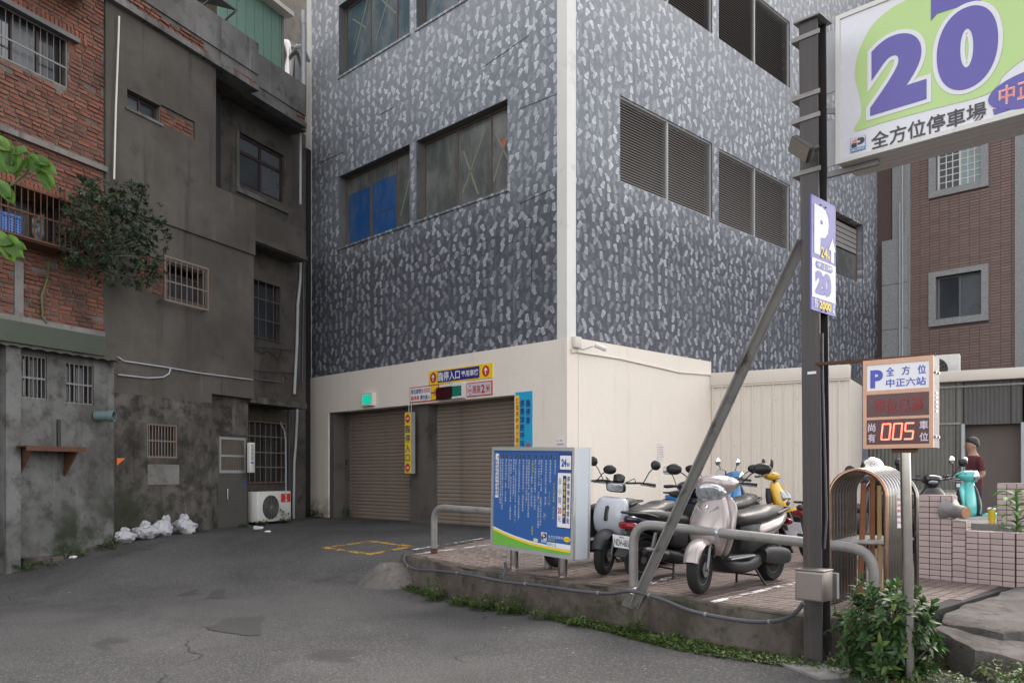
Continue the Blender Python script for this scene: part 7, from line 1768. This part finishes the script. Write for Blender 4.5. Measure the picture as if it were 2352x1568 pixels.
scooter('grey scooter almost hidden behind the rules board', h1_.x + .71 * .66, h1_.y + .70 * .66, hB, paint('mid_grey_paint', (0.16, 0.17, 0.19)), 'sharp', steer=4, mir='oval')
scooter('black scooter with white trim between the navy and silver ones', 2.85, 10.75, (-.62, -.78), SC_blk, 'sharp', second=SC_wht, mir='oval')
scooter('bright blue retro scooter by the cream wall', 3.07, 12.52, (.70, -.71), SC_blu, 'vintage', steer=8, mir='round')
scooter('golden yellow scooter facing right before the cream fence', 3.84, 13.2, (.82, -.57), SC_yel, 'sharp', steer=4, mir='tall', scale=.99)
r1_ = on_platform(1876, 1291)
scooter('black scooter half hidden behind the steel pole, red tail light showing', r1_.x + .95 * .60, r1_.y + .31 * .60, (.95, .31), paint('charcoal_paint', (0.03, 0.03, 0.034)), 'curvy', mir='oval')
scooter('black scooter behind the steel arches with one round mirror showing', 5.42, 10.75, (-.30, -.95), SC_blk, 'sharp', mir='round')
scooter('turquoise retro scooter with chrome mirrors behind the planter', 6.22, 11.95, (.62, -.78), SC_teal, 'vintage', steer=10, mir='round', scale=1.02)

# helmet dome on the far scooter
p = PX(2002, 1072, 8.6); t = thing('helmet', 'silver dome helmet behind the steel arches', 'helmet', Matrix.Translation((p.x, p.y, p.z - 0.06)))
b = MB(); b.lathe([(.125, 0), (.128, .04), (.118, .09), (.09, .135), (.045, .16), (.0, .168)], (0, 0, 0), (0, 0, 1), 24); b.build('shell', M_steel, t, True); pbox('shelf_post', M_galv, t, -.02, .02, -.02, .02, -(p.z - .06 - plat_z(8.6)), 0.0)

# ================================================================== person
def person():
    H = 1.56
    x, y = (2238 - CX) * 12.3 / F, 12.3
    t = thing('person', 'person in maroon T-shirt seen from the side by the shed doorway', 'person', Matrix.Translation((x, y, plat_z(y))) @ Matrix.Rotation(R(172), 4, 'Z') @ Matrix.Diagonal((H / 1.7, H / 1.7, H / 1.7, 1)))
    V = [(0, 0, .92, .135, .15), (0.0, 0, 1.05, .125, .145), (.0, 0, 1.20, .13, .165), (.01, 0, 1.34, .125, .17), (.015, 0, 1.42, .07, .09), (.03, 0, 1.49, .056, .056), (.055, 0, 1.55, .085, .072), (.05, 0, 1.63, .098, .078), (.04, 0, 1.69, .05, .045)]
    E = [(i, i + 1) for i in range(8)]; vs_ = [v[:3] for v in V]; rad = [(v[3], v[4]) for v in V]
    def chain(root, pts):
        last = root
        for p in pts: vs_.append(p[:3]); rad.append((p[3], p[3])); E.append((last, len(vs_) - 1)); last = len(vs_) - 1
    for s in (1, -1):
        chain(0, [(0, s * .10, .86, .095), (.02 * s, s * .10, .50, .065), (.0, s * .105, .46, .060), (-.02, s * .105, .10, .045), (.02, s * .11, .04, .042), (.13, s * .115, .03, .035)])
        sh = [(.0, s * .185, 1.36, .062), (-.03, s * .215, 1.22, .052), (-.04, s * .225, 1.10, .043), (.06, s * .22, 1.06, .038), (.19, s * .19, 1.08, .028), (.215, s * .185, 1.085, .03), (.25, s * .18, 1.08, .028)]
        chain(3, sh); palm = len(vs_) - 1
        for k in range(4): chain(palm, [(.275, s * (.165 + .018 * k), 1.095 - .012 * k, .0095), (.305 - abs(1.5 - k) * .005, s * (.162 + .018 * k), 1.085 - .012 * k, .009), (.32 - abs(1.5 - k) * .006, s * (.162 + .017 * k), 1.06 - .012 * k, .008)])
        chain(palm - 1, [(.235, s * .155, 1.11, .011), (.265, s * .145, 1.12, .009)])
    me = bpy.data.meshes.new('body'); me.from_pydata(vs_, E, []); o = bpy.data.objects.new('body', me); COL.objects.link(o)
    sk = o.modifiers.new('skin', 'SKIN'); sk.use_smooth_shade = True
    for i, d in enumerate(me.skin_vertices[0].data): d.radius = rad[i]; d.use_root = (i == 0)
    ss = o.modifiers.new('sub', 'SUBSURF'); ss.levels = 2
    dg = bpy.context.evaluated_depsgraph_get(); dg.update()
    m2 = bpy.data.meshes.new_from_object(o.evaluated_get(dg)); bpy.data.objects.remove(o)
    b = MB(); b.v = [v.co.copy() for v in m2.vertices]; b.f = [tuple(p.vertices) for p in m2.polygons]
    for f in b.f:
        c = sum((b.v[i] for i in f), Vector()) / len(f)
        arm = abs(c.y) > .178 and c.z < 1.40
        if c.z > 1.425: m = 0
        elif (arm and c.z > 1.0 and c.z < 1.17) or (c.x > .14 and c.z > 1.0): m = 0
        elif c.z > .90: m = 1
        elif c.z > .09: m = 2
        else: m = 3
        b.m.append(m)
    b.build('body', [mat('skin', (0.36, 0.20, 0.14), 0.6), mat('maroon_cotton', (0.085, 0.017, 0.024), 0.85, var=0.2, vs_=8, bump=.3, bs=12), mat('dark_trousers', (0.03, 0.03, 0.035), .85), M_black], t, True, 80)
    b = MB(); hair = []
    for i in range(9):
        ph = R(90 * i / 8 * 1.16); hair.append([(.045 - .012 + .112 * math.sin(ph) * math.cos(a) * (1 if math.cos(a) < 0.2 else .90), .094 * math.sin(ph) * math.sin(a), 1.635 + .105 * math.cos(ph) + (.05 * max(0, math.cos(a)) * math.sin(ph) - .045 * max(0, -math.cos(a)) * math.sin(ph) if i > 5 else 0)) for a in [2 * math.pi * k / 20 for k in range(20)]])
    b.loft(hair, True); b.build('hair', mat('black_hair', (0.012, 0.010, 0.010), .5, bump=.6, bs=60), t, True, 80)
    b = MB(); b.loft([ring(.140, 1.575, .004, .008, 90), ring(.158, 1.565, .014, .014, 90), ring(.150, 1.553, .006, .014, 90)], True)
    b.build('nose', bpy.data.materials['skin'], t, True)
    for s in (-1, 1):
        b = MB(); b.lathe([(.0, 0), (.020, .002), (.024, .010), (.012, .016)], (.03, s * .072, 1.575), (-.25, s, 0), 12); b.build('ear', bpy.data.materials['skin'], t, True)
        b = MB(); b.lathe([(.0, 0), (.009, .001), (.006, .006), (.0, .008)], (.128, s * .032, 1.595), (1, s * .25, 0), 10); b.build('eye', M_blackgloss, t, True)
    b = MB(); b.tube([(.134, -.022, 1.528), (.141, 0, 1.526), (.134, .022, 1.528)], .006, 6); b.build('mouth', mat('lips', (0.30, 0.12, 0.10), .6), t, True)
person()

# ================================================================== plants
def leafmat(name, c0, c1, c2, tr=0.35):
    t = NT(name); r = t.rnd(); c = t.mix(r, c3(c0), c3(c1)); c = t.mix(t.ramp(t.math('FRACT', t.math('MULTIPLY', r, 5.7)), .8, .95), c, c3(c2))
    tl_ = t.n.new('ShaderNodeBsdfTranslucent'); t.l.new(c, tl_.inputs['Color']); mx = t.n.new('ShaderNodeMixShader'); mx.inputs[0].default_value = tr
    t.out(c, 0.45, 0, 0.4); t.l.new(t.b.outputs[0], mx.inputs[1]); t.l.new(tl_.outputs[0], mx.inputs[2]); t.l.new(mx.outputs[0], t.n['Material Output'].inputs['Surface'])
    return t.mat
L_bush = leafmat('glossy_shrub_leaf', (0.030, 0.070, 0.022), (0.055, 0.115, 0.035), (0.13, 0.20, 0.04)); L_hang = leafmat('dark_shrub_leaf', (0.018, 0.036, 0.018), (0.036, 0.064, 0.030), (0.085, 0.095, 0.04)); L_big = leafmat('large_bright_leaf', (0.055, 0.125, 0.018), (0.085, 0.175, 0.028), (0.12, 0.20, 0.03), .4); L_grass = leafmat('ground_weed_leaf', (0.045, 0.085, 0.02), (0.085, 0.145, 0.03), (0.15, 0.14, 0.05)); L_canna = leafmat('broad_plant_leaf', (0.07, 0.16, 0.035), (0.11, 0.23, 0.05), (0.09, 0.2, 0.05), .4)
M_stem = mat('woody_stem', (0.09, 0.07, 0.05), .8, var=.3); M_gstem = mat('green_stem', (0.10, 0.13, 0.05), .6)
rl = random.Random(5)
def leaf_at(mb, p, d, l, w, up=Vector((0, 0, 1)), droop=0.25, fold=.25):
    d = d.normalized(); s = d.cross(up)
    if s.length < 1e-3: s = Vector((1, 0, 0))
    s.normalize(); n = s.cross(d)
    m1 = p + d * l * .45 + n * l * .06; tip = p + d * l - n * l * droop; a = p + d * l * .38 + s * w / 2 + n * (w * fold); c = p + d * l * .38 - s * w / 2 + n * (w * fold); a2 = p + d * l * .72 + s * w * .36 + n * (w * fold * .4 - l * droop * .4); c2 = p + d * l * .72 - s * w * .36 + n * (w * fold * .4 - l * droop * .4); m2 = p + d * l * .74 - n * l * droop * .45
    mb.add([p, a, a2, tip, c2, c, m1, m2], [(0, 6, 1), (1, 6, 7, 2), (2, 7, 3), (0, 5, 6), (5, 4, 7, 6), (4, 3, 7)])
def rdir(r=rl): 
    while True:
        v = Vector((r.uniform(-1, 1), r.uniform(-1, 1), r.uniform(-1, 1)))
        if .05 < v.length < 1: return v.normalized()
# the shrub before the steel arches
BC = Vector(((2042 - CX) * 6.02 / F, 6.05, 0.0)); t = thing('leafy_shrub', 'leafy green shrub at the foot of the steel arches', 'shrub', Matrix.Translation(BC))
fb = MB(); sb_ = MB(); 
for k in range(190):
    d = rdir(); d.z = max(d.z, -.72); rr = rl.uniform(.45, 1.0) ** .5 * (1 + .32 * noise.noise(d * 1.9 + Vector((7, 0, 0))))
    tip = Vector((d.x * .34 * rr, d.y * .27 * rr, .33 + d.z * .43 * rr + .05 * rl.random()))
    if tip.z < .02: tip.z = .03 + rl.random() * .05
    if k % 3 == 0: sb_.tube([(tip.x * .1, tip.y * .1, 0), (tip.x * .55, tip.y * .55, tip.z * .5), tip], .005, 5)
    out = (tip - Vector((0, 0, .18))).normalized()
    for j in range(9):
        a = j * 2.4 + rl.random(); s1_ = out.cross(Vector((.3, .5, .8))).normalized(); s2_ = out.cross(s1_)
        dd = (s1_ * math.cos(a) + s2_ * math.sin(a)) * (1.0 - .05 * j) + out * (.15 + .1 * j)
        leaf_at(fb, tip - out * (.05 - .006 * j), dd, rl.uniform(.07, .125) * (1 - .03 * j), rl.uniform(.026, .042), out, rl.uniform(.1, .4))
o = fb.build('foliage', L_bush, t, True, 80); o['kind'] = 'stuff'; sb_.build('stem', M_stem, t, True)
# shrub growing out of the brick house wall
cH = FC.M @ Vector((FC.x(250, -.5), -.45, FC.z(250, 520, -.5))); t = thing('hanging_shrub', 'dark dense shrub hanging out of the brick house wall', 'shrub', Matrix.Translation(cH))
fb = MB(); sb_ = MB(); Mi = Matrix.Translation(-cH) @ FC.M
def fcp(u, v, y): return Mi @ Vector((FC.x(u, y), y, FC.z(u, v, y)))
lumps = [(190, 470, 45), (235, 455, 42), (285, 470, 45), (315, 455, 32), (330, 500, 45), (355, 540, 38), (220, 520, 50), (280, 530, 42), (170, 560, 40), (165, 600, 30), (205, 590, 42), (255, 600, 30), (300, 590, 38), (345, 590, 34), (360, 625, 24), (300, 640, 26), (330, 650, 20), (250, 630, 24), (180, 500, 35), (205, 440, 28), (315, 430, 18), (232, 560, 36), (300, 560, 30)]
root = fcp(140, 560, -.1)
for (u, v, rp) in lumps:
    c = fcp(u, v, rl.uniform(-.75, -.25)); rad_ = rp * 13.6 / F
    sb_.tube([root, (root + c) / 2 + Vector((0, 0, -.08)), c], .012, 5, radii=[.016, .011, .005])
    for k in range(int(27 * (rp / 35) ** 2) + 5):
        tip = c + rdir() * rad_ * rl.uniform(.35, 1.12) ** .8
        out = (rdir() * .8 + Vector((.25, -.35, .25))).normalized()
        for j in range(7):
            a = j * 2.4 + rl.random(); s1_ = out.cross(Vector((.3, .5, .8))).normalized(); s2_ = out.cross(s1_); dd = (s1_ * math.cos(a) + s2_ * math.sin(a)) + out * (.3 + .1 * j)
            leaf_at(fb, tip, dd, rl.uniform(.05, .085), rl.uniform(.02, .03), out, .25)
o = fb.build('foliage', L_hang, t, True, 80); o['kind'] = 'stuff'; sb_.build('stem', M_stem, t, True)
b = MB(); b.tube([fcp(113, 600, -.2), fcp(108, 640, -.05), fcp(95, 680, -.04), fcp(98, 730, -.04), fcp(108, 742, -.04)], .014, 6); b.build('hanging_root', M_gstem, t, True)
# bright leaves reaching in at the left edge
t = thing('leafy_sapling', 'bright green large-leaved sapling branches reaching in at the left edge', 'sapling', Matrix.Translation((-2.5, 3.9, 1.2)))
O3 = Vector((-2.5, 3.9, 1.2))
def bigleaf(u, v, u2, v2, w, Y, curl=.3):
    p = PX(u, v, Y) - O3; q = PX(u2, v2, Y - .03) - O3; d = q - p; l = d.length; b = MB(); up = Vector((rl.uniform(-.4, .4), -1, rl.uniform(.2, .8))).normalized(); d.normalize(); s = d.cross(up).normalized(); n = s.cross(d); rows = 7; vs2 = []
    for i in range(rows + 1):
        f = i / rows; ww = w * (math.sin(math.pi * (f * .86 + .10)) ** .8) * (1 if f < .98 else .05)
        for k in range(-2, 3): vs2.append(p + d * l * f + s * ww * .5 * k / 2 + n * (abs(k) * .10 * w + .02 * math.sin(k * 2 + i) * w - curl * l * (f - .3) ** 2))
    b.add(vs2, [(i * 5 + k, i * 5 + k + 1, (i + 1) * 5 + k + 1, (i + 1) * 5 + k) for i in range(rows) for k in range(4)]); b.build('leaf', L_big, t, True, 80)
for q in ((-15, 318, 22, 345, .075), (8, 322, 26, 378, .08), (30, 352, 62, 348, .08), (42, 350, 30, 400, .10), (62, 372, 36, 405, .10), (65, 360, 92, 392, .085), (70, 362, 112, 378, .07), (85, 372, 128, 398, .07), (90, 390, 124, 428, .07), (100, 398, 112, 438, .05), (-8, 420, 22, 452, .08), (0, 424, 30, 466, .07), (-20, 540, 25, 560, .08), (10, 548, 30, 600, .08), (18, 545, 50, 590, .09), (-15, 556, 20, 588, .08), (35, 560, 58, 572, .05), (-10, 330, 14, 398, .09)): bigleaf(q[0], q[1], q[2], q[3], q[4] * .9, 3.9)
for pts in (((-40, 450), (20, 430), (60, 400), (75, 372)), ((-40, 560), (0, 552), (30, 552))):
    b = MB(); b.tube([PX(u, v, 3.92) - O3 for u, v in pts], .006, 6); b.build('stem', M_gstem, t, True)
b = MB(); tk = PX(-60, 600, 3.92); b.tube([Vector((tk.x - .05, 3.95, road_z(tk.x, 3.95) - .03)) - O3, Vector((tk.x - .02, 3.94, 1.2)) - O3, PX(-42, 556, 3.92) - O3, PX(-40, 450, 3.92) - O3, PX(-55, 300, 3.95) - O3], .014, 8, radii=[.022, .018, .013, .010, .004]); b.build('trunk', M_stem, t, True)
# broad-leaved plant in the planter
pcn = FQ.at(FQ.x(2335, .3), .3, zq + hC - .12).translation; t = thing('broad_leaved_plant', 'broad-leaved green plant growing in the tiled planter', 'plant', Matrix.Translation(pcn))
for k in range(16):
    b = MB(); a = k * 2.4; d0 = Vector((math.cos(a) * .5, math.sin(a) * .5, 1.0)).normalized(); base = Vector((0, 0, .08 + .028 * k)) ; l = rl.uniform(.2, .3); w = rl.uniform(.08, .11); vs2 = []; hor = Vector((math.cos(a), math.sin(a), 0)); s = Vector((-math.sin(a), math.cos(a), 0))
    for i in range(8):
        f = i / 7; c = base + hor * l * (f * .85) + Vector((0, 0, l * (.75 * f - .75 * f * f))); ww = w * math.sin(math.pi * (.06 + .92 * f)) ** .75
        for kk in range(-2, 3): vs2.append(c + s * ww * .5 * kk / 2 + Vector((0, 0, .08 * w * abs(kk))))
    b.add(vs2, [(i * 5 + q, i * 5 + q + 1, (i + 1) * 5 + q + 1, (i + 1) * 5 + q) for i in range(7) for q in range(4)]); b.build('leaf', L_canna, t, True, 80)
b = MB(); b.tube([(0, 0, 0), (.01, 0, .3), (0, .01, .56)], .012, 6); b.build('stem', M_gstem, t, True)

# weeds and creeping plants along the kerb and walls
def weeds(name, label, spots, mat_, lmin, lmax, up=.6):
    fb = MB(); n0 = 0
    for (p, n, sp, hh) in spots:
        for k in range(n):
            a = rl.uniform(0, 2 * math.pi); rr = sp * math.sqrt(rl.random()); x = p[0] + math.cos(a) * rr; y = p[1] + math.sin(a) * rr
            h = hh * rl.random() * (1 - .6 * rr / sp); z = p[2] + h; d = Vector((rl.uniform(-1, 1), rl.uniform(-1, 1), rl.uniform(0, up)))
            l = rl.uniform(lmin, lmax); leaf_at(fb, Vector((x, y, z)), d, l, l * rl.uniform(.4, .65), Vector((0, 0, 1)), .2)
    o = fb.build(name, mat_, None, True, 80); tag(o, label, 'weeds', kind='stuff'); return o
sp = []
for i in range(len(KP) - 1):
    p = KP[i]; q = KP[i + 1]; tt = (q - p).normalized(); nn = Vector((tt.y, -tt.x)); nn = nn if nn.dot(Vector((-1, -p.y))) > 0 else -nn
    for k in range(3):
        c = p.lerp(q, k / 3); wd = .10 + .10 * sstep(8.8, 6.9, c.y) + .05 * noise.noise(Vector((c.x * 2, c.y * 2, 0)))
        if noise.noise(Vector((c.x * 1.7, c.y * 1.7, 5))) < -.32: continue
        c2 = c + nn * (.07 + wd * .7); n_ = int(50 + 90 * sstep(8.8, 6.8, c.y))
        sp.append(((c2.x, c2.y, road_z(c2.x, c2.y) - .005), n_, wd, .05))
weeds('creeping_weeds', "low creeping green weeds along the kerb's foot", sp, L_grass, .02, .045)
sp = []
for (u, v, Y, n_, s_, h_) in ((1000, 1330, 9.72, 260, .12, .30), (1060, 1350, 9.35, 160, .14, .14), (1110, 1360, 9.05, 320, .16, .24), (1170, 1370, 8.80, 280, .14, .24), (1240, 1375, 8.5, 140, .12, .16), (1330, 1385, 8.1, 120, .12, .12), (1455, 1400, 7.68, 200, .09, .24), (1530, 1420, 7.35, 160, .14, .10), (1600, 1440, 7.10, 60, .1, .12), (1930, 1500, 6.4, 120, .12, .12), (2000, 1540, 6.05, 260, .3, .06), (2130, 1545, 5.9, 260, .28, .08), (2290, 1530, 5.9, 300, .2, .18), (2340, 1560, 5.7, 200, .2, .16)):
    X = (u - CX) * Y / F; sp.append(((X, Y - .08, road_z(X, Y)), n_, s_, h_))
weeds('kerb_weeds', 'taller leafy weed tufts growing against the kerb', sp, L_grass, .02, .05, 1.0)
sp = []
for (u, y_, n_, s_, h_) in ((58, yA - .16, 90, .16, .14), (100, yA - .2, 60, .2, .06), (180, yA - .15, 90, .14, .14), (240, yA - .15, 70, .14, .16), (262, yA - .1, 60, .1, .3), (320, -.25, 60, .15, .06), (390, -.3, 60, .2, .06), (450, -.2, 50, .15, .06), (560, -.1, 50, .12, .06), (650, .0, 160, .14, .38), (600, .0, 80, .14, .12)):
    p = FC.M @ Vector((FC.x(u, y_), y_, 0)); sp.append(((p.x, p.y, road_z(p.x, p.y)), n_, s_, h_))
for (x_, n_, s_, h_) in ((.25, 140, .16, .34), (.55, 120, .2, .18), (1.25, 90, .12, .42)):
    p = FA.M @ Vector((x_, -.12 if x_ < 1 else .2, 0)); sp.append(((p.x, p.y, road_z(p.x, p.y)), n_, s_, h_))
weeds('wall_weeds', 'small weeds growing along the feet of the old walls', sp, L_bush, .03, .07, 1.0)
# scraps of litter on the asphalt
for (lb, u, v, s_) in (('crumpled white paper scrap on the asphalt near the metal door', 615, 1222, .09), ('flat white scrap by the kerb foot of the old wall', 592, 1215, .16), ('crumpled pale scrap beside the annex brick foot', 168, 1281, .10), ('white crumpled scrap in the weeds at the concrete ramp', 1012, 1343, .05)):
    p = on_road(u, v); t = thing('litter_scrap', lb, 'litter', Matrix.Translation(p)); b = MB(); blob(b, (0, 0, s_ * .16), s_ * .5, s_ * .35, s_ * .18, u * .1, .7, 10, 6); b.build('paper', M_paper, t, True, 30)
